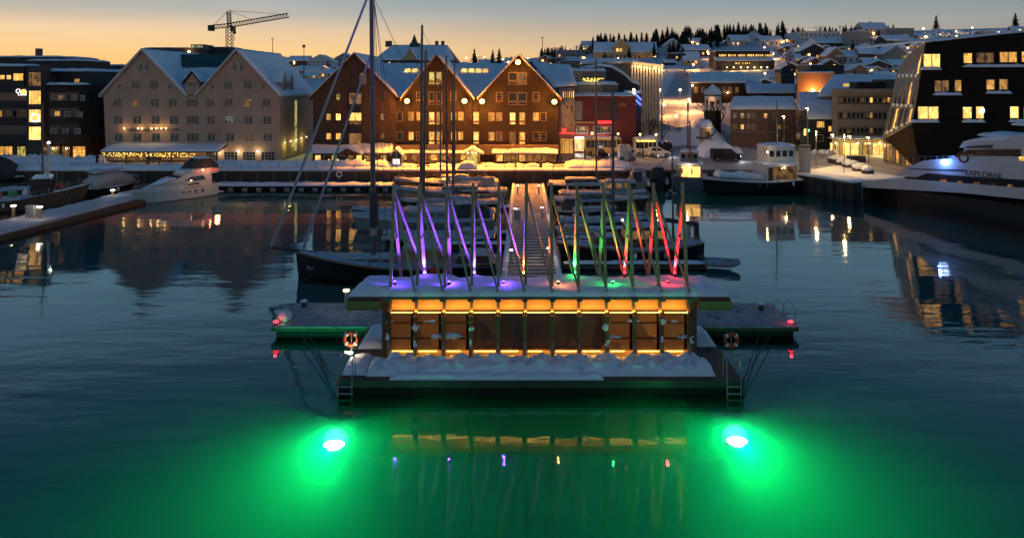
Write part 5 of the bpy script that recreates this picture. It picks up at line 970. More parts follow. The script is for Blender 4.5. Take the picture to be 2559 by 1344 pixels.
MB().heap(-112, wx(226, 116), 114.6, 133, zz(178), .5, 3, 50, 12, .6).build('roof_snow', 'snow', hb_, True); MB().heap(wx(110, 112), wx(238, 116), 111.6, 114.8, zz(212), .35, 6, 40, 5, .5).build('terrace_snow', 'snow', hb_, True)
MB().box(-112, wx(68, 112), 111.4, 115, zz(232), zz(166)).build('left_wing', 'darkboard', hb_); MB().heap(-112, wx(68, 112), 111.2, 116, zz(166), .4, 8, 40, 6, .5).build('roof_snow', 'snow', hb_, True)
st = MB().box(wx(67, 110.8), wx(106, 110.8), 110.8, 113, QZ, zz(165)); st.build('stair_tower', 'darksteel', hb_)
for a, b in ((180, 216), (226, 262), (273, 307), (316, 351)): window(hb_, (0, 110.8, 0), (1, 0, 0), (0, 0, 1), wx(72, 110.8), wx(104, 110.8), wz(b, 110.8), wz(a, 110.8), pane='litbright' if a > 200 else 'dimlit', cols=4, rows=1, frame='darksteel')
for a, b, c, d, m in ((0, 14, 187, 200, 'litbright'), (16, 30, 187, 200, 'litbright'), (33, 60, 183, 203, 'lit'), (0, 7, 276, 293, 'lit'), (10, 34, 276, 292, 'glass')): window(hb_, (0, 111.4, 0), (1, 0, 0), (0, 0, 1), wx(a, 111.4), wx(b, 111.4), wz(d, 111.4), wz(c, 111.4), pane=m, cols=1, rows=1, frame='darksteel')
for a, c, m in ((110, 192, 'lit'), (124, 192, 'glass'), (186, 197, 'lit')): window(hb_, (0, 115, 0), (1, 0, 0), (0, 0, 1), wx(a, 115), wx(a + 14, 115), wz(c + 16, 115), wz(c, 115), pane=m, cols=2, rows=1, frame='greytrim')
for a, c, m in ((134, 237, 'glass'), (150, 237, 'dimlit'), (180, 237, 'glass'), (205, 238, 'glass'), (140, 277, 'lit'), (165, 278, 'glass'), (195, 279, 'glass'), (130, 320, 'glass'), (160, 320, 'glass'), (190, 321, 'glass')): window(hb_, (0, 111.7, 0), (1, 0, 0), (0, 0, 1), wx(a, 112), wx(min(a + 15, 216), 112), wz(c + 14, 112), wz(c, 112), pane=m, cols=3, rows=1, frame='greytrim', proud=.12)
for a, b, m in ((0, 33, 'lit'), (43, 66, 'litgreen'), (82, 108, 'dimlit'), (114, 150, 'litgreen'), (155, 176, 'dimlit'), (182, 215, 'lit')): window(hb_, (0, 112.7, 0), (1, 0, 0), (0, 0, 1), wx(a, 112.7), wx(b, 112.7), wz(400, 112.7), wz(365, 112.7), pane=m, cols=3, rows=2, frame='brownboard')
for a in (95, 136, 169): wall_lamp(hb_, a, 371, 112.7, 30, (1, .4, .15), 'lamp_warm')
text('Clarion', 'sign', .95, 'signwhite', (wx(40, 111.3), 111.25, wz(233, 111.3)), parent=hb_, sx=.85); text('Collection', 'sign', .7, 'signwhite', (wx(45, 111.3), 111.25, wz(239, 111.3)), parent=hb_, sx=.85)
MB().ball((wx(60, 111.3), 111.2, wz(230, 111.3)), (.4, .08, .4), 10, 6).build('sign_logo', 'signyellow', hb_, True)
MB().torus((wx(90, 110.7), 110.5, wz(295, 110.7)), .62, .07, 16, 5).build('neon_ring', 'signwhite', hb_); MB().box(wx(81, 110.7), wx(103, 110.7), 110.45, 110.5, wz(304, 110.7), wz(302, 110.7)).build('neon_bar', 'signwhite', hb_)
# office with lit ribbon behind, and low snowy blocks on the skyline left
def simple(lab, a, b, top, base, Y, m, depth=14, cat='building', wins=(), name='building', snow=.4, grp=None, z0=None):
    t = thing(name, lab, cat, (wx((a + b) / 2, Y), Y, wz(base, Y)), grp); x0, x1, z1 = block(t, 'wall', m, a, b, top, Y, depth, wz(base, Y) if z0 is None else z0, snow)
    for (c, d, e, f, pn_, cols, rows) in wins: fwin(t, c, d, e, f, Y, pane=pn_, cols=cols, rows=rows, frame='greytrim', fw=.1)
    return t
simple('concrete office with a row of lit windows between dark hotel and grey gables', 196, 292, 180, 400, 150, 'concrete', wins=[(214 + k * 10.5, 222 + k * 10.5, 193, 205, 'litbright' if k < 6 else 'lit', 1, 1) for k in range(7)] + [(214 + k * 10.5, 222 + k * 10.5, 215, 226, 'glass', 1, 1) for k in range(7)], z0=QZ)
a = simple('long low dark block with a round chimney on the skyline at far left', -60, 150, 143, 230, 170, 'darkboard', 16); MB().tube((wx(98, 175), 175, wz(150, 170)), (wx(98, 175), 175, wz(122, 175)), .8, .8, 12).build('chimney', 'brownbrick', a)
simple('curved-roof dark block behind the far left hotel', 70, 200, 152, 230, 158, 'darkboard', 12); simple('flat-roofed skyline block with two amber windows left of the grey gables', 196, 300, 164, 200, 200, 'darkboard', wins=[(230, 234, 166, 170, 'lit', 1, 1), (243, 253, 165, 171, 'lit', 1, 1)])
a = simple('long flat plant-room block on the skyline between the grey gables', 362, 500, 120, 170, 170, 'darkconcrete', snow=.2); a2 = simple('small glass penthouse glowing yellow on the skyline between the grey gables', 478, 509, 112, 128, 172, 'darksteel', 6, wins=[(480 + 7 * k, 486 + 7 * k, 113, 125, 'litgreen', 1, 1) for k in range(4)], snow=.1)
simple('jagged dark rooftop block right of the glass penthouse', 528, 575, 118, 160, 176, 'darkconcrete', 8, snow=.1); wall_lamp(a, 474, 130, 170, 90, (1, .5, .12), 'lamp_warm', .3, .8)
# wing right of the last gable
wg = thing('corner_building', 'pale plastered corner building with a row of lit windows right of the last dark gable', 'building', (wx(1418, 114), 114, QZ)); YW = 114.5
MB().box(wx(1397, YW), wx(1437, YW), YW, YW + 16, QZ, wz(216, YW)).build('wall', 'concrete', wg); MB().quilt((wx(1385, YW), YW - .5, wz(219, YW)), (wx(1441, YW), YW - .5, wz(214, YW)), (wx(1425, YW + 9), YW + 9, wz(165, YW + 9)), (wx(1330, YW + 9), YW + 9, wz(158, YW + 9)), .5, 14, 14, 3, .4).build('roof_snow', 'snow', wg, True)
fixn(MB().hull8([(wx(1385, YW), YW - .5, wz(222, YW)), (wx(1441, YW), YW - .5, wz(218, YW)), (wx(1425, YW + 9), YW + 9, wz(168, YW + 9)), (wx(1330, YW + 9), YW + 9, wz(162, YW + 9))], [(wx(1385, YW), YW - .5, wz(219.5, YW)), (wx(1441, YW), YW - .5, wz(214.5, YW)), (wx(1425, YW + 9), YW + 9, wz(165.5, YW + 9)), (wx(1330, YW + 9), YW + 9, wz(158.5, YW + 9))]).build('roof', 'brownboard', wg))
for k in range(6): fwin(wg, 1406 + k * 5, 1410.5 + k * 5, 227, 246, YW, pane='litbright', cols=1, rows=1, frame='brownboard')
for y0 in (262, 298): 
    for k in range(3): fwin(wg, 1403 + k * 11, 1412 + k * 11, y0, y0 + 22, YW, pane='dimlit', cols=1, rows=1, frame='greytrim')
fwin(wg, 1400, 1434, 345, 385, YW, pane='lit', cols=3, rows=1, frame='brownboard')
MB().box(wx(1403, YW), wx(1414, YW), YW - 1.1, YW - .8, wz(331, YW), wz(320, YW)).build('sign', 'neon_red', wg); MB().box(wx(1398, YW), wx(1436, YW), YW - 1.2, YW - .5, wz(334, YW), wz(331.5, YW)).build('red_canopy_light', 'neon_red', wg)
lamp('red_glow', (wx(1410, YW), YW - 2, wz(328, YW)), 25, (1, .05, .05), .2, 'POINT', wg)
# red cultural building
RY = 126; rd = thing('red_building', 'red-panelled building with stepped snowy roof terraces and a bright shopfront', 'building', (wx(1510, RY), RY, QZ))
block(rd, 'wall', 'redpanel', 1437, 1590, 240, RY, 14, snow=.5); block(rd, 'terrace_floor', 'graphite', 1440, 1545, 212, RY + 3, 12, wz(240, RY), .6); block(rd, 'terrace_floor', 'graphite', 1410, 1515, 178, RY + 6, 12, wz(212, RY + 3), .6)
MB().box(wx(1400, RY + 9), wx(1450, RY + 9), RY + 9, RY + 16, wz(180, RY), wz(152, RY + 9)).build('plant_room', 'graphite', rd)
for k in range(14): fwin(rd, 1485 + k * 4.6, 1488.6 + k * 4.6, 254, 300, RY, pane='glass', cols=1, rows=4, frame='redpanel', fw=.06)
for k in range(4): fwin(rd, 1438 + k * 4.4, 1442 + k * 4.4, 254, 300, RY, pane='tint', cols=1, rows=3, frame='greytrim')
for k in range(6): fwin(rd, 1545 + k * 3.2, 1547.8 + k * 3.2, 256, 269, RY, pane='lit', cols=1, rows=1, frame='redpanel')
for k in range(7): fwin(rd, 1442 + k * 9, 1450 + k * 9, 216, 232, RY + 3, pane='tint', cols=2, rows=1, frame='greytrim')
for k in range(5): fwin(rd, 1412 + k * 9, 1420 + k * 9, 181, 200, RY + 6, pane='tint', cols=2, rows=1, frame='greytrim')
fwin(rd, 1441, 1470, 316, 334, RY, pane='dimlit', cols=3, rows=2, frame='greytrim'); fwin(rd, 1484, 1528, 316, 334, RY, pane='glass', cols=5, rows=1, frame='greytrim')
MB().box(wx(1437, RY), wx(1486, RY), RY - .3, RY - .01, wz(308, RY), wz(304, RY)).build('cornice', 'woodlight', rd)
for k in range(5): MB().ball((wx(1498 + k * 7, RY), RY - .3, wz(305, RY)), .24, 8, 5).build('red_sign_letter', 'neon_red', rd, True)
MB().box(wx(1494, RY), wx(1530, RY), RY - .2, RY - .02, wz(309, RY), wz(302, RY)).build('red_sign', 'neon_red', rd)
lamp('red_glow', (wx(1512, RY), RY - 1.5, wz(309, RY)), 45, (1, .05, .04), .3, 'POINT', rd)
fwin(rd, 1434, 1478, 346, 378, RY - .1, pane='litbright', cols=3, rows=1, frame='white')
MB().box(wx(1434, RY), wx(1520, RY), RY - .9, RY - .12, wz(346, RY), wz(343, RY)).build('canopy_light', 'lamp_white', rd)
for a in (1440, 1460, 1500): lamp('shop_glow', (wx(a, RY), RY - 1.6, wz(350, RY)), 110, (1, .72, .3), .3, 'POINT', rd)
rr = random.Random(9); fl = MB()
for k in range(46): fl.ball((wx(1458 + 50 * rr.random(), RY + 2), RY + 2, wz(196 + 8 * rr.random(), RY + 2)), .11, 5, 3)
tag(fl.build('fairy_lights', 'fairy', rd), None, None, None, 'stuff')
# dark arched hall behind it and the glass library
ah = thing('arched_hall', 'dark hall with a long curved snowy roof behind the red building', 'building', (wx(1530, 138), 138, QZ)); AY = 138
arc = [(1462, 172), (1500, 166), (1530, 170), (1560, 188), (1580, 207), (1598, 214), (1600, 262), (1462, 262)]; fixn(MB().prism(poly(arc, AY)[::-1], AY, AY + 9).build('wall', 'darkboard', ah)); s = MB()
for p0, p1 in zip(arc[:6], arc[1:6]): a, b = pt(*p0, AY), pt(*p1, AY); s.quilt((a.x, AY - .3, a.z), (b.x, AY - .3, b.z), (b.x, AY + 9, b.z), (a.x, AY + 9, a.z), .5, 8, 6, 3, .3, .5, .0)
s.build('roof_snow', 'snow', ah, True); block(ah, 'annex', 'darkboard', 1560, 1603, 232, 132, 6, snow=.4)
for k in range(16): MB().ball((wx(1565 + (k * 37) % 38, 131.6), 131.6, wz(236 + (k * 13) % 28, 131.6)), .2, 6, 4).build('blue_fairy_light', 'neon_blue', ah, True)
lamp('blue_glow', (wx(1585, 131), 129.5, wz(250, 131)), 260, (.08, .12, 1), .3, 'POINT', ah)
for y in (225, 233, 241): MB().ball((wx(1585, 131), 131.2, wz(y, 131)), .26, 8, 5).build('string_lamp', 'lamp_warm', ah, True)
lb = thing('glass_library', 'tall glass-walled library with slender lit columns and a downlit flat canopy roof', 'building', (wx(1618, 146), 146, QZ)); LY = 146
fixn(MB().prism(poly([(1455, 160), (1580, 158), (1580, 330), (1455, 330)], LY)[::-1], LY + 2, LY + 16).build('solid_wing', 'graphite', lb))
MB().quilt((wx(1390, LY), LY + 1, wz(156, LY)), (wx(1600, LY), LY + 1, wz(153, LY)), (wx(1590, LY + 18), LY + 18, wz(149, LY + 18)), (wx(1420, LY + 18), LY + 18, wz(151, LY + 18)), .4, 20, 8, 3, .3).build('roof_snow', 'snow', lb, True)
fixn(MB().hull8([(wx(1578, LY), LY - .5, wz(160, LY)), (wx(1659, LY), LY - .5, wz(170, LY)), (wx(1659, LY), LY + 14, wz(170, LY)), (wx(1578, LY), LY + 14, wz(160, LY))], [(wx(1578, LY), LY - .5, wz(153, LY)), (wx(1659, LY), LY - .5, wz(163, LY)), (wx(1659, LY), LY + 14, wz(163, LY)), (wx(1578, LY), LY + 14, wz(153, LY))]).build('canopy_roof', 'whitepaint', lb))
MB().box(wx(1582, LY), wx(1654, LY), LY + 2.5, LY + 12, QZ, wz(172, LY)).build('glass_hall', 'dimlit', lb)
for k in range(11): a = 1580 + k * 7.4; MB().box(wx(a, LY) - .14, wx(a, LY) + .14, LY - .3, LY + .3, QZ, wz(161 + k, LY)).build('column', 'whitepaint', lb)
for k in range(6): a = 1588 + k * 12.5; MB().ball((wx(a, LY), LY + .9, wz(165 + k * 1.5, LY)), .17, 6, 4).build('downlight', 'lamp_warm', lb, True); lamp('downlight_glow', (wx(a, LY), LY - .9, wz(168 + k * 1.5, LY)), 90, (1, .48, .12), .1, 'POINT', lb)
# old wooden house, customs house and neighbours on the square
def gabled(lab, a, b, eave, ridge, base, Y, depth, m, wins=(), snow=.5, name='house', cat='house', grp=None, z0=None, hip=0, chim=()):
    "house seen on its long side: roof slope towards the camera"
    zb = wz(base, Y) if z0 is None else z0; x0, x1 = wx(a, Y), wx(b, Y); ze_ = wz(eave, Y); Ym = Y + depth / 2; zr_ = wz(ridge, Ym)
    t = thing(name, lab, cat, ((x0 + x1) / 2, Y, zb), grp); skew(MB().box(x0, x1, Y, Y + depth, zb, ze_), Y).build('wall', m, t); h = hip * (x1 - x0)
    if not hip: skew(MB().hull8([(x0, Y + .01, ze_), (x0, Y + depth - .01, ze_), (x0, Ym, zr_ - .1)], [(x1, Y + .01, ze_), (x1, Y + depth - .01, ze_), (x1, Ym, zr_ - .1)]), Y).build('gable', m, t)
    skew(MB().quilt((x0 - .4, Y - .5, ze_ - .15), (x1 + .4, Y - .5, ze_ - .15), (x1 + .4 - h, Ym, zr_), (x0 - .4 + h, Ym, zr_), snow, 20, 8, int(a), .3, .4, .05), Y).build('roof_snow', 'snow', t, True)
    skew(MB().quilt((x0 - .4 + h, Ym, zr_), (x1 + .4 - h, Ym, zr_), (x1 + .4, Y + depth + .5, ze_ - .15), (x0 - .4, Y + depth + .5, ze_ - .15), snow, 12, 6, int(a) + 1, .3, .4, .05), Y).build('roof_snow', 'snow', t, True)
    for (c, d, e, f, pn_, cols, rows) in wins: fwin(t, c, d, e, f, Y, pane=pn_, cols=cols, rows=rows, frame='greytrim', fw=.09)
    for c in chim: MB().box(wx(c, Ym) - .5, wx(c, Ym) + .5, Ym - .4, Ym + .4, zr_ - .5, zr_ + 1.4).build('chimney', 'brownbrick', t)
    return t
hz = 200; h1 = gabled('long brown timber warehouse with a snowy roof, above the square beside the hill street', 1728, 1862, 206, 183, 258, 170, 12, 'brownboard', [(1736 + k * 17, 1744 + k * 17, 218, 232, 'dimlit' if k % 3 == 0 else 'glass', 2, 2) for k in range(7)]); wall_lamp(h1, 1730, 214, 170, 160, (1, .5, .14), 'lamp_warm', .25, .9); wall_lamp(h1, 1818, 232, 170, 90, (1, .4, .12), 'lamp_warm', .2, .8)
h2 = gabled('two-storey brown brick customs house with a hipped snowy roof on the square', 1826, 1990, 272, 243, 352, 139, 12, 'brownbrick', [(a, a + 9, 283, 296, 'lit' if a == 1909 else 'glass', 2, 2) for a in (1832, 1851, 1867, 1880, 1909, 1932)] + [(a, a + 9, 311, 324, 'lit' if a in (1851, 1945) else 'dimlit' if a > 1930 else 'glass', 2, 2) for a in (1832, 1851, 1867, 1880, 1945, 1962)], z0=QZ, hip=.08, name='customs_house')
MB().box(wx(1824, 139), wx(1991, 139), 138.8, 138.99, wz(331, 139), wz(329.5, 139)).build('cornice', 'concrete', h2)
gabled('low snow-roofed shed with tangled roof edges behind the customs house', 1870, 1990, 232, 212, 250, 165, 10, 'darkboard', snow=.5); gabled('steep-roofed pale shed left of the low roofs above the customs house', 1845, 1900, 226, 205, 260, 172, 8, 'darkboard')
sp_ = thing('church_spire', 'small dark wooden turret with a pointed cap above the customs house', 'tower', (wx(1968, 178), 178, 5)); MB().box(wx(1952, 178), wx(1986, 178), 178, 181.4, 5, wz(182, 178)).build('tower', 'darkboard', sp_); MB().hull8([(wx(1950, 178), 177.8, wz(182, 178)), (wx(1988, 178), 177.8, wz(182, 178)), (wx(1988, 178), 181.6, wz(182, 178)), (wx(1950, 178), 181.6, wz(182, 178))], [(wx(1968, 178), 179.6, wz(165, 178)), (wx(1969, 178), 179.6, wz(165, 178)), (wx(1969, 178), 179.8, wz(165, 178)), (wx(1968, 178), 179.8, wz(165, 178))]).build('spire', 'darkboard', sp_)
# buildings behind the office on the right
oh = simple('tall orange-lit rendered building rising behind the small dark house', 1993, 2085, 182, 300, 155, 'orangeplaster', 14, snow=.3); wall_lamp(oh, 2031, 227, 155, 800, (1, .42, .09), 'lamp_sodium', .35, 1.6); MB().box(wx(2027, 160), wx(2110, 160), 160, 168, 5, wz(163, 160)).build('rear_block', 'darkboard', oh)
gabled('large building with a broad blue-white snow roof and two lit skylights behind the grey office', 2046, 2270, 240, 188, 300, 138, 16, 'concrete', [], snow=.5, z0=QZ, hip=.2); o = thing('roof_plant', 'dark flat plant room on the roof behind the grey office', 'roof structure', (wx(2190, 130), 130, wz(222, 130))); MB().box(wx(2142, 131), wx(2214, 131), 131, 134, wz(222, 131), wz(205, 131)).build('wall', 'darkboard', o); MB().box(wx(2214.5, 131), wx(2260, 131), 131, 136, wz(222, 131), wz(199, 131)).build('plant_room', 'graphite', o)
for a in (2101, 2114): MB().box(wx(a, 138.5), wx(a + 7, 138.5), 136.6, 137.3, wz(217, 138), wz(209, 138)).build('skylight', 'litbright', o)
sh_ = gabled('small dark-walled house with a snowy roof left of the grey office', 2022, 2078, 296, 250, 356, 132, 12, 'darkboard', [(2041, 2061, 303, 320, 'lit', 2, 1), (2070, 2079, 315, 330, 'lit', 1, 1), (2039, 2058, 337, 354, 'glass', 1, 2)], z0=QZ)
gabled('snow-roofed terrace between the customs house and the small dark house', 2000, 2045, 275, 232, 356, 138, 10, 'concrete', [(2008, 2016, 320, 340, 'litbright', 1, 1)], z0=QZ)
OY = 124; of = thing('office_building', 'four-storey grey office with ribbon windows above a brightly lit corner shop', 'building', (wx(2150, OY), OY, QZ))
block(of, 'wall', 'concrete', 2080, 2250, 226, OY, 14, snow=.15); skew(MB().box(wx(2078, OY), wx(2252, OY), OY - .6, OY + 14, wz(232, OY), wz(223, OY)), OY).build('cornice', 'concrete', of)
for r, y0 in enumerate((243, 281, 319)):
    MB().box(wx(2094, OY), wx(2250, OY), OY - .12, OY - .01, wz(y0 + 17, OY) - .02, wz(y0 - 1, OY)).build('window_ribbon', 'tint', of)
    for k in range(14): fwin(of, 2096 + k * 11, 2105 + k * 11, y0, y0 + 15, OY - .12, pane='lit' if (k, r) in ((7, 0), (11, 0), (12, 1), (7, 1)) else 'dimlit' if (k * 7 + r * 3) % 5 == 0 else 'glass', cols=1, rows=1, frame='concrete')
MB().box(wx(2070, OY), wx(2240, OY), OY - 2.4, OY - .13, wz(347, OY), wz(344.5, OY)).build('shop_canopy', 'darkboard', of); MB().heap(wx(2068, OY), wx(2240, OY), OY - 2.5, OY - .13, wz(344.4, OY), .3, 5, 40, 5, .3).build('canopy_snow', 'snow', of, True)
for a, b, m in ((2074, 2083, 'litbright'), (2088, 2098, 'litbright'), (2105, 2147, 'litbright'), (2155, 2170, 'lit'), (2180, 2215, 'litbright')): fwin(of, a, b, 356, 390, OY, pane=m, cols=1 if b - a < 20 else 2, rows=1, frame='brownboard')
for a in (2082, 2136, 2164, 2190): MB().ball((wx(a, OY), OY - 1.2, wz(357, OY)), .18, 8, 5).build('shop_lamp', 'lamp_warm', of, True)
for a in (2090, 2130, 2185): lamp('shop_glow', (wx(a, OY), OY - 2.8, wz(360, OY)), 300, (1, .66, .2), .3, 'POINT', of)
text('MAGASINET', 'sign', .55, 'woodlight', (wx(2147, OY), OY - 2.45, wz(350, OY) - .25), parent=of)
wall_lamp(of, 2020, 326, 130, 50, (.2, 1, .4), 'neon_green', .22, .6)
# black angular hotel on the right
bh = thing('black_hotel', 'big black angular building with deep lit windows and snowy sills above the catamaran', 'building', (wx(2400, 100), 100, QZ)); BY = 100
fx = lambda a, b: (wx(a, BY), BY, wz(b, BY))
# chamfered grey face running back from the front-left edge
E0 = [Vector(fx(*p)) for p in ((2314.5, 107), (2303, 178), (2289, 267), (2279, 311))]
E1 = [pt(2267, 142, 113), pt(2244, 180, 113), pt(2227, 262, 113), pt(2206, 352, 113)]
tl, tr, br = Vector(fx(2560, 82)), Vector(fx(2760, 66)), Vector((wx(2760, BY), BY, QZ)); bl = Vector((E0[3].x + 1.2, BY, QZ)); bk = Vector((0, 13, 0)); e = Vector((.02, 0, 0))
a = MB().hull8([q + e for q in E0[::-1]] + [tl, tr, br, bl], [q + e for q in E1[::-1]] + [tl + bk, tr + bk, br + bk, Vector((E1[3].x + 1.2, BY + 13, QZ))]); fixn(a.build('wall', 'blackclad', bh))
a = MB()
for k in range(3): a.hull8([E0[k], E1[k], E1[k + 1], E0[k + 1]], [q + Vector((-.12, 0, 0)) for q in (E0[k], E1[k], E1[k + 1], E0[k + 1])])
fixn(a.build('side_wall', 'graphite', bh))
def pq(u, v, e=0.):   # point on the chamfered face: u from the front edge back, v from the top down
    k = min(2, int(v * 3)); f = v * 3 - k; p = E0[k].lerp(E0[k + 1], f).lerp(E1[k].lerp(E1[k + 1], f), u); return p + Vector((-.97, -.2, 0)) * (e + .13)
for v0, v1, m in ((.13, .36, (1, 0, 0, 0, 0)), (.42, .65, (0, 1, 0, 0, 0)), (.7, .93, (1, 0, 0, 1, 0))):
    for k in range(5):
        u0 = .06 + k * .18; u1 = u0 + .06; q = [(u0, v0), (u1, v0 + .01), (u1, v1), (u0, v1)]
        MB().hull8([pq(a_, b_, -.05) for a_, b_ in q], [pq(a_, b_, .05) for a_, b_ in q]).build('window', 'lit' if m[k] else 'tint', bh)
        q = [(u0 - .01, v1), (u1 + .01, v1), (u1 + .01, v1 + .03), (u0 - .01, v1 + .03)]; MB().hull8([pq(a_, b_, -.02) for a_, b_ in q], [pq(a_, b_, .3) for a_, b_ in q]).build('sill_snow', 'snow', bh)
def bwin(a, b, c, d, m='lit', cols=2):
    o = fwin(bh, a, b, c, d, BY, pane=m, cols=cols, rows=1, frame='darksteel', fw=.12, proud=.1)
def sillsnow(a, b, y, s=0): MB().heap(wx(a, BY), wx(b, BY), BY - .45, BY - .005, wz(y + 7, BY), .38, a, 20, 4, .15, rough=.5, sc=1.5).build('sill_snow', 'snow', bh, True)
for a, b, c, d, m in ((2306, 2351, 134, 169, 'litbright'), (2406, 2431, 132, 160, 'lit'), (2438, 2485, 131, 159, 'dimlit'), (2496, 2543, 129, 158, 'lit'), (2551, 2600, 128, 157, 'lit'), (2334, 2373, 200, 231, 'dimlit'), (2384, 2404, 199, 230, 'lit'), (2463, 2487, 198, 226, 'lit'), (2495, 2520, 197, 226, 'lit'), (2292, 2347, 265, 299, 'litbright'), (2404, 2430, 266, 298, 'litbright'), (2437, 2460, 265, 298, 'litbright'), (2522, 2547, 265, 297, 'litbright'), (2556, 2600, 265, 297, 'lit')): bwin(a, b, c, d, m, 2 if b - a > 30 else 1)
for a, b, y in ((2300, 2350, 168), (2403, 2600, 161), (2331, 2401, 231), (2463, 2525, 227), (2272, 2345, 299), (2402, 2459, 299), (2520, 2600, 298)): sillsnow(a, b, y)
MB().ball((wx(2453, BY), BY - .1, wz(277, BY)), (.42, .1, .42), 10, 8).build('globe_lamp', 'lamp_warm', bh, True)
MB().quilt(Vector(fx(2315, 105)), Vector(fx(2560, 81)), Vector(fx(2560, 81)) + Vector((0, 20, 0)), Vector(fx(2315, 105)) + Vector((0, 20, 0)), .35, 20, 10, 3, .3).build('roof_snow', 'snow', bh, True); MB().quilt(Vector(fx(2560, 81)), Vector(fx(2760, 65)), Vector(fx(2760, 65)) + Vector((0, 20, 0)), Vector(fx(2560, 81)) + Vector((0, 20, 0)), .35, 20, 10, 4, .3).build('roof_snow', 'snow', bh, True)
# undercroft with glowing slats
g0, g1 = Vector((wx(2300, 100.2), 100.2, QZ)), Vector((wx(2208, 112.5), 112.5, QZ)); MB().hull8([g0, g1, g1 + Vector((0, 0, 4.6)), g0 + Vector((0, 0, 5.2))], [p + Vector((3, 3, 0)) for p in (g0, g1, g1 + Vector((0, 0, 4.6)), g0 + Vector((0, 0, 5.2)))]).build('ground_floor', 'graphite', bh)
dn = (g1 - g0).normalized(); nn_ = Vector((dn.y, -dn.x, 0)) * -1
for k in range(11):
    p0 = g0.lerp(g1, .03 + k * .088); p1 = g0.lerp(g1, .03 + k * .088 + .055); n_ = Vector((-.98, -.1, 0)) * .06
    MB().hull8([p0 + Vector((0, 0, .5)), p1 + Vector((0, 0, .5)), p1 + Vector((0, 0, 3.7 - k * .06)), p0 + Vector((0, 0, 3.7 - k * .06))], [q + n_ for q in (p0 + Vector((0, 0, .5)), p1 + Vector((0, 0, .5)), p1 + Vector((0, 0, 3.7 - k * .06)), p0 + Vector((0, 0, 3.7 - k * .06)))]).build('slat_window', 'lit' if k % 3 == 0 else 'dimlit', bh)
lamp('slat_glow', g0.lerp(g1, .5) + Vector((-2, -2, 2.5)), 60, (1, .45, .1), .3, 'POINT', bh)
# ---- hillside: landmark buildings, houses, trees, lamps
YB = hit(1030, 192).y
sc_ = gabled('long red-brick school with a snowy hipped roof on the rise behind the gabled row', 938, 1132, 150, 114, 195, 210, 26, 'redbrick', [(a, a + 7, y, y + 9, 'lit' if (a, y) == (970, 155) or (a, y) == (970, 168) else 'dimlit' if a > 1040 else 'glass', 1, 2) for a in (948, 970, 992, 1052, 1076, 1100, 1118) for y in (155, 168)], hip=.14, name='school', z0=ground(-30, 210) - 3, chim=(968, 976, 1092, 1107))
z = wz(150, 209); MB().prism([(wx(1008, 209), z), (wx(1042, 209), z), (wx(1025, 209), wz(122, 209))][::-1], 209, 214).build('centre_gable', 'yellowplaster', sc_)
for a, b in ((1025, 1006), (1025, 1044)): MB().quilt((wx(a, 209), 208.6, wz(121, 209)), (wx(b, 209), 208.6, wz(151, 209)), (wx(b, 209), 214, wz(151, 209)), (wx(a, 209), 214, wz(121, 209)), .4, 6, 6, 3, .3).build('roof_snow', 'snow', sc_, True)
MB().box(wx(1024, 220), wx(1048, 220), 220, 223, wz(125, 220), wz(108, 220)).build('clock_tower', 'copper', sc_); MB().tube((wx(1036, 221.5), 221.5, wz(108, 220)), (wx(1036, 221.5), 221.5, wz(86, 220)), 1.1, .08, 8).build('spire', 'copper', sc_)
YY = hit(1560, 150).y
yb = gabled('yellow-washed school building with a tall central gable and two bright windows on the hillside', 1484, 1642, 131, 106, 158, YY, 16, 'yellowplaster', [(a, a + 6, 138, 147, 'glass', 1, 2) for a in (1506, 1515, 1524, 1540, 1549, 1558, 1576, 1585, 1594)], hip=.02, name='school', z0=ground(30, YY) - 4)
MB().prism([(wx(1532, YY), wz(131, YY)), (wx(1575, YY), wz(131, YY)), (wx(1575, YY), wz(118, YY)), (wx(1553, YY), wz(98, YY)), (wx(1532, YY), wz(118, YY))][::-1], YY - .4, YY + 6).build('centre_gable', 'yellowplaster', yb)
for b in (1529, 1578): MB().quilt((wx(1553, YY), YY - .8, wz(97.5, YY)), (wx(b, YY), YY - .8, wz(120, YY)), (wx(b, YY), YY + 7, wz(120, YY)), (wx(1553, YY), YY + 7, wz(97.5, YY)), .4, 6, 6, 3, .3).build('roof_snow', 'snow', yb, True)
for a in (1540, 1548.5): fwin(yb, a, a + 7, 121, 130, YY - .4, pane='litbright', cols=1, rows=1)
wall_lamp(yb, 1637, 144, YY, 900, (1, .5, .14), 'lamp_sodium', .5, 2)
lamp('facade_glow', (wx(1560, YY), YY - 9, wz(150, YY)), 2600, (1, .48, .14), .5, 'POINT', yb)
YS = hit(1860, 176).y; sl = thing('school', 'long two-storey school with two rows of bright windows and a line of lamps below', 'school', (wx(1862, YS), YS, ground(wx(1862, YS), YS)))
MB().box(wx(1796, YS), wx(1934, YS), YS + 4, YS + 14, ground(wx(1862, YS), YS) - 3, wz(128, YS + 4)).build('wall', 'brownboard', sl); MB().box(wx(1790, YS), wx(1936, YS), YS, YS + 3.9, ground(wx(1862, YS), YS) - 3, wz(150, YS)).build('lower_wing', 'darkboard', sl)
MB().quilt((wx(1790, YS), YS - .4, wz(152, YS)), (wx(1936, YS), YS - .4, wz(152, YS)), (wx(1936, YS), YS + 3.9, wz(143, YS)), (wx(1790, YS), YS + 3.9, wz(143, YS)), .35, 24, 5, 3, .3).build('lower_roof_snow', 'snow', sl, True); MB().heap(wx(1794, YS), wx(1937, YS), YS + 3.5, YS + 14, wz(128, YS + 4), .4, 5, 24, 6, .4).build('roof_snow', 'snow', sl, True)
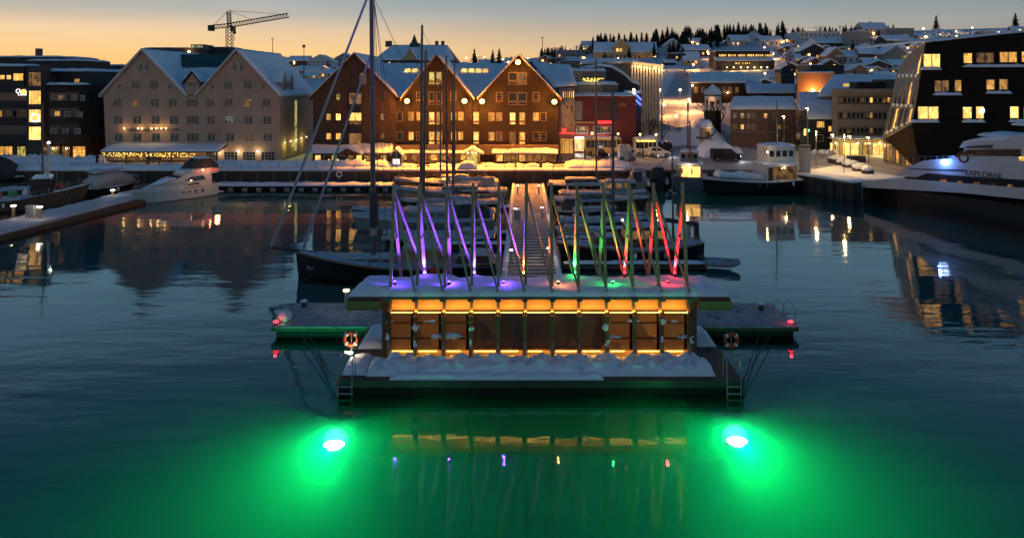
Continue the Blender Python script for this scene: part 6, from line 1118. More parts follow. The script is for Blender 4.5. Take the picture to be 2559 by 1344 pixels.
for g in range(6):
    for k in range(4): a = 1797 + g * 23 + k * 5; fwin(sl, a, a + 4.3, 136, 142, YS + 4, pane='litbright', cols=1, rows=1, frame='brownboard')
for a in (1838, 1842, 1846, 1855, 1862, 1867, 1872): fwin(sl, a, a + 3.6, 156, 161, YS, pane='litbright', cols=1, rows=1, frame='brownboard')
for a in (1818, 1834, 1852, 1869, 1886, 1903, 1918): p = pt(a, 169, YS - 1); MB().ball(p, .3, 8, 5).build('wall_lamp', 'lamp_warm', sl, True)
for a in (1826, 1860, 1894): lamp('wall_lamp_glow', pt(a, 169, YS - 2.5), 420, (1, .6, .2), .3, 'POINT', sl)
# taken screen areas (px0, px1, py0, py1) where no generated house may stand
BUSY = [(1470, 1660, 85, 160), (1775, 1950, 118, 185), (925, 1145, 80, 200), (1500, 1790, 70, 128), (1600, 1790, 165, 340), (255, 700, 0, 400)]
WALLS = [('whiteboard', 'white'), ('concrete', 'grey'), ('orangeplaster', 'orange'), ('brownboard', 'brown'), ('yellowplaster', 'yellow'), ('darkboard', 'dark'), ('whiteboard', 'pale'), ('redboard', 'red')]
hr = random.Random(12); HOUSES = []
def hill_house(cx, by, w, h, wall, gab, nlit, flat=False):
    P = hit(cx, by); Y = P.y; m = F / Y; W_, H_ = w / m, h / m; D = W_ * hr.uniform(.7, 1.0); z0 = P.z - 1.5; x0, x1 = P.x - W_ / 2, P.x + W_ / 2
    t = thing('hillside_house', '', 'house', (P.x, Y, P.z), 'houses on the hillside'); ev = P.z + H_ * (.9 if flat else .56); rz_ = P.z + H_; s = .38
    if flat:
        MB().box(x0, x1, Y, Y + D, z0, ev).build('wall', wall, t); MB().heap(x0 - .3, x1 + .3, Y - .3, Y + D, ev, .4, cx, 8, 4, .4).build('roof_snow', 'snow', t, True)
    elif gab:
        xm = P.x; MB().prism([(x0, z0), (x1, z0), (x1, ev), (xm, rz_), (x0, ev)][::-1], Y, Y + D).build('wall', wall, t); o = .5
        k = (rz_ - ev) / (x1 - xm); e = ev - k * o
        fixn(MB().prism([(x0 - o, e), (xm, rz_), (x1 + o, e), (x1 + o, e + s), (xm, rz_ + s * 1.3), (x0 - o, e + s)], Y - .4, Y + D + .3).build('roof_snow', 'snow', t))
    else:
        MB().box(x0, x1, Y, Y + D, z0, ev).build('wall', wall, t); o = .4; Ym = Y + D / 2
        fixn(MB().loft([[(x, Y - o, ev - .2), (x, Ym, rz_), (x, Y + D + o, ev - .2), (x, Y + D + o, ev - .2 + s), (x, Ym, rz_ + s * 1.2), (x, Y - o, ev - .2 + s)] for x in (x0 - o, x1 + o)]).build('roof_snow', 'snow', t))
        if hr.random() < .5: MB().box(P.x - .4, P.x + .4, Ym - .3, Ym + .4, rz_ - .3, rz_ + 1.1).build('chimney', 'brownbrick', t)
    nw = max(2, int(W_ / 2.6)); rows_ = 1 if ev - P.z < 4.2 else 2
    for r in range(rows_):
        for k in range(nw):
            xc = x0 + W_ * (k + .5) / nw; zc = P.z + 1.0 + r * 2.7; lit_ = nlit > 0 and hr.random() < .5
            if lit_: nlit -= 1
            MB().box(xc - .5, xc + .5, Y - .07, Y + .02, zc, min(zc + 1.2, ev - .2)).build('window', ('lit' if hr.random() < .6 else 'litbright') if lit_ else 'glass', t)
    if hr.random() < .5: MB().ball((P.x + hr.uniform(-.45, .45) * W_, Y - .4, P.z + hr.uniform(1.2, 2.6)), .22 + Y * .0009, 7, 4).build('porch_lamp', hr.choice(('lamp_sodium', 'lamp_warm', 'lamp_flood')), t, True)
    HOUSES.append((t, cx, by, w, h, wall, gab, flat)); return t
manual = [(2035, 150, 66, 40, 'darkboard', True, 1), (2090, 162, 44, 42, 'orangeplaster', True, 1), (2120, 160, 60, 34, 'whiteboard', False, 1), (2172, 158, 46, 42, 'redboard', False, 1), (2240, 160, 62, 46, 'concrete', True, 0), (2196, 178, 60, 26, 'redboard', True, 0), (2255, 175, 50, 24, 'whiteboard', False, 0),
          (2050, 106, 100, 30, 'whiteboard', False, 3, True), (2148, 122, 50, 48, 'concrete', False, 0, True), (2190, 92, 60, 36, 'whiteboard', False, 1), (2250, 98, 70, 30, 'concrete', False, 3, True), (2246, 118, 62, 30, 'darkboard', False, 1), (2080, 122, 80, 26, 'darkboard', False, 1), (1683, 132, 40, 34, 'whiteboard', True, 0), (1692, 152, 44, 20, 'darkboard', False, 2, True), (1745, 142, 62, 30, 'darkboard', False, 2), (1740, 118, 30, 22, 'whiteboard', False, 1),
          (1850, 116, 44, 28, 'whiteboard', False, 3), (1885, 106, 40, 26, 'whiteboard', True, 1), (1930, 116, 56, 26, 'whiteboard', False, 1), (1476, 124, 40, 26, 'whiteboard', False, 1), (1428, 146, 70, 22, 'concrete', False, 1, True), (1410, 168, 80, 24, 'darkboard', False, 1, True),
          (800, 172, 62, 34, 'whiteboard', True, 0), (745, 165, 50, 26, 'darkboard', False, 1), (860, 166, 54, 34, 'concrete', True, 0), (768, 190, 60, 24, 'concrete', False, 1), (705, 158, 40, 22, 'concrete', False, 0), (830, 196, 60, 22, 'whiteboard', False, 1)]
for q in manual: hill_house(*q)
placed = [(q[0], q[1], q[2]) for q in manual]
for _ in range(5200):
    cx = hr.uniform(640, 2620); by = hr.uniform(0, 1) ; rg = pw(RIDGE, cx); lo, hi_ = rg + 14, 232 if cx > 1650 else 205 if cx > 1130 else 200; by = lo + (hi_ - lo) * by; f = (by - lo) / 100
    w = hr.uniform(19, 35) * (1 + f * .5); h = w * hr.uniform(.42, .66)
    if cx > 2250 and by > 130: continue
    if any(a < cx + w / 2 and cx - w / 2 < b and c < by and by - h < d for a, b, c, d in BUSY): continue
    if any(abs(cx - a) < (w + c) * .43 and abs(by - b) < 9 for a, b, c in placed): continue
    placed.append((cx, by, w)); flat = hr.random() < .2; hill_house(cx, by, w, h * (.8 if flat else 1), hr.choice(WALLS)[0], hr.random() < .4, hr.choice((0, 1, 1, 2, 3, 3)), flat)
    if len(placed) > 225: break
# labels: band on the slope x nearest landmark x order from the left
LM = [(-200, 'left of the brick school'), (1130, 'right of the brick school'), (1460, 'around the yellow school'), (1700, 'above the hill street'), (1950, 'above the long lit school'), (2150, 'above the orange rendered building'), (2330, 'above the black hotel')]
def lmk(x): return min(LM, key=lambda q: abs(x - (q[0] if q[0] > 0 else 780)))[1]
def colour(w): return {'whiteboard': 'white', 'concrete': 'grey', 'orangeplaster': 'orange', 'brownboard': 'brown', 'yellowplaster': 'yellow', 'darkboard': 'dark', 'redboard': 'red'}[w]
groups = {}
for q in sorted(HOUSES, key=lambda q: q[1]):
    f = (q[2] - pw(RIDGE, q[1])) / 100; band = 'on the ridge' if f < .3 else 'high on the slope' if f < .55 else 'mid-slope' if f < .85 else 'low on the slope'
    k = (colour(q[5]), 'flat-roofed' if q[7] else 'gable-fronted' if q[6] else 'long-roofed', band, lmk(q[1])); groups.setdefault(k, []).append(q[0])
for k, v in groups.items():
    for i, t in enumerate(v): t['label'] = '%s %s house %s %s' % k + ('' if len(v) == 1 else ', %s from left' % ords[i])
# trees
def spruce(seed):
    r = random.Random(seed); t = thing('spruce_tree', 'proto', 'tree', (0, 0, 0), 'spruces on the hill', 0.0)
    MB().tube((0, 0, -.5), (0, 0, 9.2), .18, .04, 5).build('trunk', 'bark', t); a = MB()
    for k in range(22):
        z = 1.0 + k * .4; R_ = 2.9 * (1 - (k / 22) ** 1.3 * .93) * r.uniform(.7, 1.15)
        for j in range(11):
            an = r.uniform(0, 6.28); d = Vector((math.cos(an), math.sin(an), 0)); s_ = Vector((-d.y, d.x, 0)) * R_ * .24; q = R_ * r.uniform(.6, 1.15)
            a.add([d * .05 + Vector((0, 0, z + .45)), d * q * .6 + s_ + Vector((0, 0, z)), d * q + Vector((0, 0, z - .28)), d * q * .6 - s_ + Vector((0, 0, z - .05))], [(0, 1, 2), (0, 2, 3)])
    a.build('crown', 'spruce', t); return t
def bare(seed, m='twig'):
    r = random.Random(seed); t = thing('bare_tree', 'proto', 'tree', (0, 0, 0), 'bare trees', 0.0); tr = MB(); cr_ = MB()
    def grow(p, d, l, rad, n):
        q = p + d * l; (tr if n > 2 else cr_).tube(p, q, rad, rad * .7, 5 if n > 2 else 3)
        if n:
            for k in range(3 if n > 1 else 4):
                e = (d + Vector((r.uniform(-1, 1), r.uniform(-1, 1), r.uniform(-.2, .7))) * .62).normalized(); grow(p.lerp(q, r.uniform(.65, 1)), e, l * r.uniform(.6, .85), rad * .6, n - 1)
    grow(Vector((0, 0, -.2)), Vector((0, 0, 1)), 2.3, .16, 5); tr.build('trunk', 'bark', t); cr_.build('crown', m, t); return t
SP = [spruce(k) for k in range(4)]; BT = [bare(k) for k in range(3)]; used = set(); TREES = []
def tree(protos, cx, by, hpx, label, h0, Y=None):
    P = hit(cx, by) if Y is None else Vector((wx(cx, Y), Y, ground(wx(cx, Y), Y))); k = hr.randrange(len(protos)); s = hpx / F * P.y / h0; key = protos[k].name
    if key not in used: used.add(key); o = protos[k]; o.location = P; o.rotation_euler.z = hr.uniform(0, 6); o.scale = (s * hr.uniform(.85, 1.15),) * 2 + (s,); o['label'] = label; return o
    return dup(protos[k], P, hr.uniform(0, 6), label, (s * hr.uniform(.95, 1.35), s * hr.uniform(.95, 1.35), s))
for _ in range(60): cx = hr.uniform(1340, 2235); tree(BT, cx, 0, hr.uniform(14, 30), 'bare birch in the tree line along the ridge', 7.5, hr.uniform(455, 495))
for _ in range(215):
    cx = hr.uniform(1340, 2235); Y = hr.uniform(455, 500); tree(SP, cx, 0, hr.uniform(20, 36) * (1.25 if 1480 < cx < 1960 else .7), 'dark spruce in the tree line along the ridge', 9.4, Y)
for _ in range(46):
    cx = hr.uniform(1500, 1800); by = hr.uniform(pw(RIDGE, cx) + 4, pw(RIDGE, cx) + 34); tree(SP, cx, by, hr.uniform(26, 44), 'dark spruce in the wood below the ridge above the yellow school', 9.4)
for cx, by, h, l in ((1186, 178, 54, 'tall lone dark spruce above the gabled row'), (1232, 172, 46, 'pointed spruce pair member right of the tall lone spruce, left one'), (1248, 172, 50, 'pointed spruce pair member right of the tall lone spruce, right one'), (2340, 82, 42, 'lone dark spruce on the ridge above the black hotel'), (2538, 62, 36, 'spruce on the ridge at the right edge of the photo'), (2132, 132, 30, 'small spruce beside the grey flat-roofed block on the slope'), (2196, 106, 34, 'spruce standing before the pale house high on the slope'), (870, 160, 30, 'bushy dark spruce on the skyline left of the brick school'), (820, 176, 24, 'small dark spruce among the roofs left of the brick school')): tree(SP, cx, by, h, l, 9.4)
for _ in range(46):
    cx = hr.uniform(1130, 2260); by = hr.uniform(pw(RIDGE, cx) + 6, 205); tree(BT, cx, by, hr.uniform(16, 30), 'bare leafless tree among the hillside houses', 7.5)
for _ in range(16): cx = hr.uniform(200, 345); tree(BT, cx, 0, hr.uniform(10, 20), 'bare tree on the low skyline left of the grey gables', 7.5, hr.uniform(430, 490))
for _ in range(14): cx = hr.uniform(690, 930); tree(BT, cx, 0, hr.uniform(8, 18), 'bare tree on the low skyline between the gables and the brick school', 7.5, hr.uniform(430, 490))
for cx, Y, h, l in ((1765, 158, 120, 'tall bare tree left of the bandstand'), (1798, 156, 118, 'tall bare tree right of the bandstand'), (1782, 160, 100, 'bare tree directly behind the bandstand'), (1690, 143, 60, 'bare tree by the foot of the hill street, right one'), (1655, 142, 78, 'bare tree by the foot of the hill street, middle one'), (1625, 141, 84, 'bare tree by the foot of the hill street, left one'), (1975, 133, 110, 'tall bare tree against the right end of the customs house'), (1958, 134, 90, 'slender bare tree before the customs house windows'), (1572, 132, 66, 'bare street tree beside the red building'), (1597, 134, 70, 'bare street tree right of the red building'), (1905, 190, 34, 'small bare tree in the snowy park above the customs house'), (1820, 260, 60, 'bare tree in front of the long lit school'), (1800, 262, 50, 'bare tree left of the long lit school'), (1968, 270, 88, 'tall bare tree hung with lamps right of the long lit school')): tree(BT, cx, 0, h, l, 7.5, Y)
p = pt(1575, 398, 108); tree(BT, 1573, 0, 46, 'bare bush on the snow bank beside the white van', 7.5, 108)
# street lamps
lmp = [(1733, 162, 1500, 0), (1771, 135, 500, 0), (1903, 150, 1500, 0), (1912, 184, 900, 0), (2072, 146, 2200, 0), (2170, 131, 1700, 0), (2205, 95, 700, 1), (2118, 85, 500, 0), (2073, 91, 700, 0), (2062, 108, 300, 0), (1911, 119, 300, 0), (1967, 102, 400, 0), (2234, 109, 300, 1), (2269, 120, 300, 1), (2308, 72, 2600, 0), (1933, 135, 900, 1), (1166, 145, 400, 0), (1184, 143, 300, 0), (1193, 140, 300, 0), (1211, 143, 300, 0), (1258, 148, 700, 0), (1729, 106, 200, 0), (805, 172, 400, 0), (735, 155, 200, 0), (1545, 146, 200, 0), (1655, 163, 400, 1), (2430, 70, 600, 0), (2510, 82, 400, 0), (2390, 78, 300, 1), (1700, 225, 2600, 0), (1660, 262, 1500, 0), (1722, 250, 1500, 0), (1690, 290, 700, 0), (1650, 225, 1500, 0), (1948, 222, 500, 0), (2350, 88, 300, 0), (1500, 120, 250, 0), (1380, 152, 250, 0), (1320, 146, 250, 0), (1850, 228, 300, 0)]
for i, (px, py, e, k) in enumerate(lmp):
    P = hit(px, py + 13 if py < 200 else py + 30); Y = P.y; z = wz(py, Y); near = lmk(px)
    t = thing('street_lamp', '', 'street lamp', P, 'street lamps on the hillside'); MB().tube(P, (P.x, Y, z), .09, .06, 6).build('post', 'darksteel', t); MB().ball((P.x, Y, z), .2 + .00045 * Y * (1.7 if e > 1000 else 1.1), 8, 5).build('lantern', 'lamp_warm' if k else 'lamp_sodium', t, True)
    lamp('lantern_glow', (P.x, Y - .8, z + .1), e * 2.2, (1, .62, .25) if k else (1, .42, .12), .25, 'POINT', t); t['_k'] = px; t['label'] = '%s street lamp %s, number %s' % ('bright amber' if e > 900 else 'small amber', near, i)
gl = {}
for o in sorted([o for o in bpy.data.objects if o.get('category') == 'street lamp'], key=lambda o: o['_k']): gl.setdefault((o['label'].split(' street')[0], lmk(o['_k'])), []).append(o); del o['_k']
for (a, b), v in gl.items():
    for i, o in enumerate(v): o['label'] = '%s street lamp %s' % (a, b) + ('' if len(v) == 1 else ', %s from the left' % (ords[i] if i < 12 else 'farthest'))
# the hill street, the park banks, square snow piles
s = MB(); Ys = [142, 160, 180, 200, 225, 250, 275, 300]; cxs = [1640, 1652, 1664, 1676, 1690, 1698, 1706, 1712]; L_ = []
for Y, c in zip(Ys, cxs):
    x = wx(c, Y); L_.append([(x - 3.6, Y, ground(x - 3.6, Y) + .10), (x + 3.6, Y, ground(x + 3.6, Y) + .10)])
s.v = [p for r in L_ for p in r]; s.f = [(2 * i, 2 * i + 1, 2 * i + 3, 2 * i + 2) for i in range(len(L_) - 1)]; s.mi = [0] * len(s.f); struct(s, 'hill_street', 'asphalt_snow')
s = MB(); 
for (a, b, Y, d, h, sd) in ((1640, 1825, 141, 13, 3.3, 1), (1790, 1850, 152, 10, 2.6, 2), (1730, 1830, 158, 10, 3.0, 4), (1600, 1660, 150, 6, 1.6, 5)): s.heap(wx(a, Y), wx(b, Y), Y, Y + d, ground(wx((a + b) / 2, Y), Y) - .2, h, sd, 24, 12, 4, rough=.45, sc=.22)
struct(s, 'snow_banks_park', 'snow', True)
pl_ = MB().heap(wx(1745, 122), wx(1824, 122), 118, 125, QZ, 3.0, 3, 20, 14, 2.6, rough=.3, sc=.4); tag(pl_.build('snow_pile', 'snow', None, True), 'cone-shaped ploughed snow pile on the square behind the dark van', 'snow pile')
tag(MB().heap(wx(1822, 128), wx(1850, 128), 126, 130, QZ, 1.1, 3, 12, 8, 1.4).build('snow_pile', 'snow', None, True), 'small low snow pile before the customs house', 'snow pile')
tag(MB().heap(wx(1410, 106), wx(1580, 106), 103.2, 108.5, QZ, .85, 8, 40, 12, 1.6, rough=.5, sc=.4).build('snow_pile', 'snow', None, True), 'long snow pile on the quay in front of the buses', 'snow pile')
# crane
CYc = 215; cr1 = thing('tower_crane', 'lattice tower crane with a slightly raised jib against the orange sky', 'crane', (wx(575, CYc), CYc, QZ)); X = lambda a: wx(a, CYc); Z = lambda a: wz(a, CYc)
def lattice(nm, p, q, w, n, up=Vector((0, 0, 1)), r=.09):
    p, q = Vector(p), Vector(q); d = (q - p).normalized(); s1 = d.cross(up).normalized() if d.cross(up).length > .1 else Vector((1, 0, 0)); s2 = d.cross(s1).normalized(); a = MB(); c = [(s1 + s2) * w / 2, (s1 - s2) * w / 2, (-s1 - s2) * w / 2, (-s1 + s2) * w / 2]
    for k in c: a.tube(p + k, q + k, r * 1.2, n=4)
    for i in range(n):
        a0, a1 = p.lerp(q, i / n), p.lerp(q, (i + 1) / n)
        for j in range(4): a.tube(a0 + c[j], a1 + c[(j + 1) % 4], r, n=3)
    return a.build(nm, 'darksteel', cr1)
lattice('mast', (X(575), CYc, QZ + 5), (X(574), CYc, Z(68)), 1.6, 22); lattice('tower_head', (X(574), CYc, Z(68)), (X(572), CYc, Z(30)), .9, 6); lattice('jib', (X(574), CYc, Z(64)), (X(721), CYc, Z(39)), 1.2, 20); lattice('counter_jib', (X(574), CYc, Z(64)), (X(524), CYc, Z(69)), 1.1, 6)
MB().box(X(523), X(534), CYc - 1, CYc + 1, Z(78), Z(64)).build('counterweight', 'darkconcrete', cr1); MB().box(X(579), X(588), CYc - 1.1, CYc + .6, Z(79), Z(67)).build('cab', 'darksteel', cr1)
for a, b in (((572, 27), (626, 48)), ((572, 27), (700, 36)), ((572, 27), (535, 64))): MB().tube((X(a[0]), CYc, Z(a[1])), (X(b[0]), CYc, Z(b[1])), .07, n=4).build('tie_cable', 'darksteel', cr1)
MB().tube((X(587), CYc, Z(78)), (X(587), CYc, Z(103)), .06).build('hoist_cable', 'darksteel', cr1); MB().ball((X(587), CYc, Z(82)), .5, 6, 4).build('hook_block', 'darksteel', cr1, True)
for px, top, lab in ((682, 97, 'thin tall mast on the skyline right of the crane'), (760, 118, 'floodlight mast on the skyline left of the brick gable'), (1356, 94, 'thin pale pole on the ridge right of the peak sodium lamp')):
    P = Vector((wx(px, 300), 300, ground(wx(px, 300), 300))); t = thing('skyline_mast', lab, 'mast', P); MB().tube(P, (P.x, 300, wz(top, 300)), .3, .12).build('pole', 'darksteel', t); MB().box(P.x - .6, P.x + .6, 299.8, 300, wz(top, 300) - .3, wz(top, 300) + (.9 if px == 760 else .0)).build('head', 'darksteel', t)
# bandstand and kiosk on the square
bs_ = thing('bandstand', 'octagonal bandstand with a snow dome above the square', 'bandstand', (wx(1782, 152), 152, ground(wx(1782, 152), 152))); bc = Vector((wx(1782, 152), 152, 0)); z0, z1 = ground(bc.x, 152), wz(240, 152)
MB().tube((bc.x, 152, z0 - .5), (bc.x, 152, z1 - 3.2), 1.8, 1.8, 8).build('base', 'brownboard', bs_)
for k in range(8): a = R(45 * k); MB().tube((bc.x + 1.7 * math.cos(a), 152 + 1.7 * math.sin(a), z1 - 3.3), (bc.x + 1.7 * math.cos(a), 152 + 1.7 * math.sin(a), z1), .09).build('post', 'whitepaint', bs_)
MB().disc((bc.x, 152, z1), 2.2, .25, 12).build('roof', 'darkboard', bs_); MB().ball((bc.x, 152, z1 + .35), (1.9, 1.9, 1.6), 14, 8, .1).build('roof_snow', 'snow', bs_, True); MB().ball((bc.x, 152, z1 + 2.0), (.55, .55, .5), 8, 5).build('cupola_snow', 'snow', bs_, True)
lamp('bandstand_glow', (bc.x - 1, 150, z1 - 1.5), 60, (1, .5, .2), .2, 'POINT', bs_)
kk = thing('kiosk', 'small round kiosk with a snowy dome and lit front at the edge of the square', 'kiosk', (wx(1764, 134), 134, QZ)); kc = (wx(1764, 134), 134)
MB().tube((*kc, QZ), (*kc, wz(318, 134)), 1.15, 1.15, 8).build('wall', 'yellowplaster', kk); MB().disc((*kc, wz(318, 134)), 1.5, .2, 10).build('eave', 'whitepaint', kk); MB().ball((*kc, wz(313, 134)), (1.35, 1.35, 1.1), 12, 7, .1).build('roof_snow', 'snow', kk, True)
MB().box(kc[0] - .3, kc[0] + .7, 132.78, 132.84, QZ + 1, QZ + 3.4).build('window', 'dimlit', kk); lamp('kiosk_glow', (kc[0] + .8, 131.8, QZ + 3.4), 50, (1, .65, .3), .1, 'POINT', kk)
# harpooner statue on its rock
Ym = 121; t = thing('boat_sculpture', 'snow-covered bronze boat sculpture with upswept bow on a plinth before the snow pile', 'sculpture', (wx(1772, Ym), Ym, QZ)); MB().box(wx(1774, Ym), wx(1782, Ym), Ym - .3, Ym + .3, QZ, wz(350, Ym)).build('plinth', 'darkconcrete', t)
fixn(MB().loft([[(wx(a, Ym), Ym - w, wz(b, Ym)), (wx(a, Ym), Ym, wz(b + 5, Ym)), (wx(a, Ym), Ym + w, wz(b, Ym))] for a, b, w in ((1740, 341, .1), (1755, 343, .5), (1772, 342, .6), (1784, 334, .4), (1791, 324, .05))]).build('hull', 'darksteel', t)); MB().tube((wx(1772, Ym), Ym, wz(342, Ym)), (wx(1770, Ym), Ym, wz(326, Ym)), .16, .1, 6).build('figure', 'darksteel', t)
# ---- vehicles, people, quay furniture
def vehicle(name, label, cat, px0, px1, Y, prof, glassp, paint, h, wheels, face=1, width=1.9, head=True, group=None):
    "side-on; profiles as fractions of length and height; face 1 = front to the right"
    x0, x1 = wx(px0, Y), wx(px1, Y); Ln = x1 - x0; z0 = QZ + .06; fx_ = (lambda u: x0 + u * Ln) if face > 0 else (lambda u: x1 - u * Ln)
    t = thing(name, label, cat, ((x0 + x1) / 2, Y, QZ), group)
    q = [(fx_(u), z0 + .22 + v * (h - .22)) for u, v in prof]; fixn(MB().prism(q, Y, Y + width).build('body', paint, t))
    for i, g in enumerate(glassp): fixn(MB().prism([(fx_(u), z0 + .22 + v * (h - .22)) for u, v in g], Y - .015, Y + width + .015).build('side_window', 'glass', t))
    for u in wheels:
        for yy in (Y - .02, Y + width - .2): w = MB().disc((fx_(u), yy, z0 + .36), .36, .22, 14, 'y').build('wheel', 'rubber', t); MB().disc((fx_(u), yy - .01, z0 + .36), .2, .02, 10, 'y').build('rim', 'steel', w)
    if head:
        MB().box(fx_(.985) - .05, fx_(.985) + .06, Y + .02, Y + .3, z0 + h * .38, z0 + h * .38 + .16).build('headlight', 'headlight', t); MB().box(fx_(.012) - .05, fx_(.012) + .05, Y + .02, Y + .25, z0 + h * .42, z0 + h * .42 + .14).build('taillight', 'taillight', t)
        lamp('headlight_beam', (fx_(1.03), Y + .2, z0 + .8), 90, (.9, .9, 1), .1, 'POINT', t)
    return t
SUV = [(0, .1), (0, .5), (.03, .62), (.1, .95), (.2, 1), (.55, 1), (.72, .62), (.95, .5), (1, .38), (1, .08), (.88, 0), (.1, 0)]
VAN = [(0, .05), (0, .85), (.02, 1), (.68, 1), (.85, .6), (.98, .48), (1, .1), (.95, 0), (.04, 0)]
BOX = [(0, .1), (0, 1), (.7, 1), (.7, .75), (.86, .72), (.96, .4), (1, .35), (1, .08), (.95, 0), (.04, 0)]
bus = [(0, .05), (0, .95), (.01, 1), (.985, 1), (1, .9), (1, .05), (.99, 0), (.01, 0)]
vehicle('parked_car', 'white car with lit headlights in front of the bus stop on the quay road', 'car', 1621, 1676, 119, SUV, [[(.12, .62), (.18, .92), (.36, .92), (.36, .62)], [(.38, .62), (.38, .92), (.53, .92), (.66, .62)]], 'paint_white', 1.65, (.18, .82))
vehicle('van', 'dark blue van with lit lamps, parked by the snow pile', 'van', 1783, 1852, 112.5, VAN, [[(.62, .58), (.62, .92), (.68, .92), (.82, .6)], [(.42, .62), (.42, .9), (.59, .9), (.59, .62)]], 'paint_black', 2.0, (.16, .82))
vehicle('parked_car', 'black estate car in front of the snowy park bank', 'car', 1654, 1681, 128, SUV, [[(.14, .62), (.2, .92), (.5, .92), (.62, .62)]], 'paint_black', 1.8, (.18, .82), -1, head=False)
vehicle('parked_car', 'second black car half hidden left of the black estate car', 'car', 1640, 1662, 129.5, SUV, [[(.14, .62), (.2, .92), (.5, .92), (.62, .62)]], 'paint_black', 1.7, (.18, .82), 1)
vehicle('box_truck', 'white box truck with a snow-capped body behind the bus', 'truck', 1598, 1640, 128, BOX, [[(.74, .5), (.74, .7), (.85, .68), (.9, .5)]], 'paint_white', 3.0, (.15, .85), -1, 2.2, False)
b1 = vehicle('city_bus', 'yellow and white articulated bus with dark windows at the stop before the shopfront', 'bus', 1462, 1553, 122, bus, [[(.02 + .12 * k, .42), (.02 + .12 * k, .88), (.125 + .12 * k, .88), (.125 + .12 * k, .42)] for k in range(8)], 'yellowplaster', 3.0, (.14, .5, .86), -1, 2.5)
b2 = vehicle('city_bus', 'second bus with lit interior behind the white van, beside the white car', 'bus', 1588, 1644, 121, bus, [[(.03 + .19 * k, .4), (.03 + .19 * k, .86), (.19 + .19 * k, .86), (.19 + .19 * k, .4)] for k in range(5)], 'paint_white', 3.0, (.16, .84), 1, 2.5)
for b_, a0, a1, Y in ((b1, 1462, 1553, 122), (b2, 1588, 1644, 121)): MB().heap(wx(a0, Y), wx(a1, Y), Y, Y + 2.5, QZ + 3.06, .18, 3, 20, 5, .2).build('roof_snow', 'snow', b_, True)
MB().box(wx(1592, 121), wx(1640, 121), 120.95, 120.99, QZ + 2.5, QZ + 2.8).build('destination_display', 'signyellow', b2)
vehicle('delivery_van', 'white delivery van with a snowy roof parked in front of the buses', 'van', 1549, 1590, 113.5, BOX, [[(.74, .5), (.74, .7), (.85, .68), (.9, .5)]], 'paint_white', 2.5, (.15, .82), 1, 2.0, False)
vehicle('parked_car', 'dark car half sunk behind the long snow pile in front of the bus', 'car', 1494, 1522, 116, SUV, [[(.14, .62), (.2, .92), (.5, .92), (.62, .62)]], 'paint_black', 1.6, (.18, .82), 1)
for px, Y, e in ((1480, 119.5, 260), (1545, 118, 240), (1600, 117, 240), (1640, 116.5, 150)):
    P = Vector((wx(px, Y), Y, QZ)); t = thing('street_lamp', 'low warm street lamp by the buses, %s' % {1480: 'leftmost', 1545: 'second from left', 1600: 'third from left', 1640: 'rightmost'}[px], 'street lamp', P, 'street lamps by the buses'); MB().tube(P, P + Vector((0, 0, 4.0)), .07).build('post', 'darksteel', t); MB().ball(P + Vector((0, 0, 4.1)), .16, 8, 5).build('lantern', 'lamp_sodium', t, True); lamp('lantern_glow', P + Vector((0, -.4, 4.1)), e, (1, .5, .12), .2, 'POINT', t)
for px, top, Y, e, l in ((2019, 272, 121, 260, 'tall slim lamp post before the small dark house'), (2082, 338, 113, 200, 'slim lamp post at the corner shop, left one'), (2125, 342, 108, 180, 'slim lamp post at the corner shop, middle one'), (2171, 345, 110, 200, 'slim lamp post at the corner shop, right one'), (1960, 292, 128, 420, 'lamp post among the bare trees before the customs house')):
    P = Vector((wx(px, Y), Y, QZ)); t = thing('lamp_post', l, 'lamp post', P); MB().tube(P, (P.x, Y, wz(top, Y)), .08, .05, 8).build('post', 'steel', t); MB().box(P.x - .35, P.x + .1, Y - .12, Y + .12, wz(top, Y), wz(top, Y) + .12).build('lantern', 'lamp_warm', t); lamp('lantern_glow', (P.x - .2, Y - .2, wz(top, Y) - .15), e, (1, .58, .2), .15, 'POINT', t)
# waiting lanes of light on the right-hand quay
for px, Y, e in ((2040, 104, 1300), (2110, 97, 1100)):
    P = Vector((wx(px, Y), Y, QZ)); t = thing('lamp_post', 'thin post lamp lighting the right-hand quay snow, %s' % ('inner one' if px < 2100 else 'outer one'), 'lamp post', P); MB().tube(P, P + Vector((0, 0, 5.5)), .05, .05, 6).build('post', 'steel', t); MB().ball(P + Vector((0, 0, 5.5)), .1, 6, 4).build('lantern', 'lamp_warm', t, True); lamp('lantern_glow', P + Vector((0, -.2, 5.2)), e, (1, .6, .22), .15, 'POINT', t)
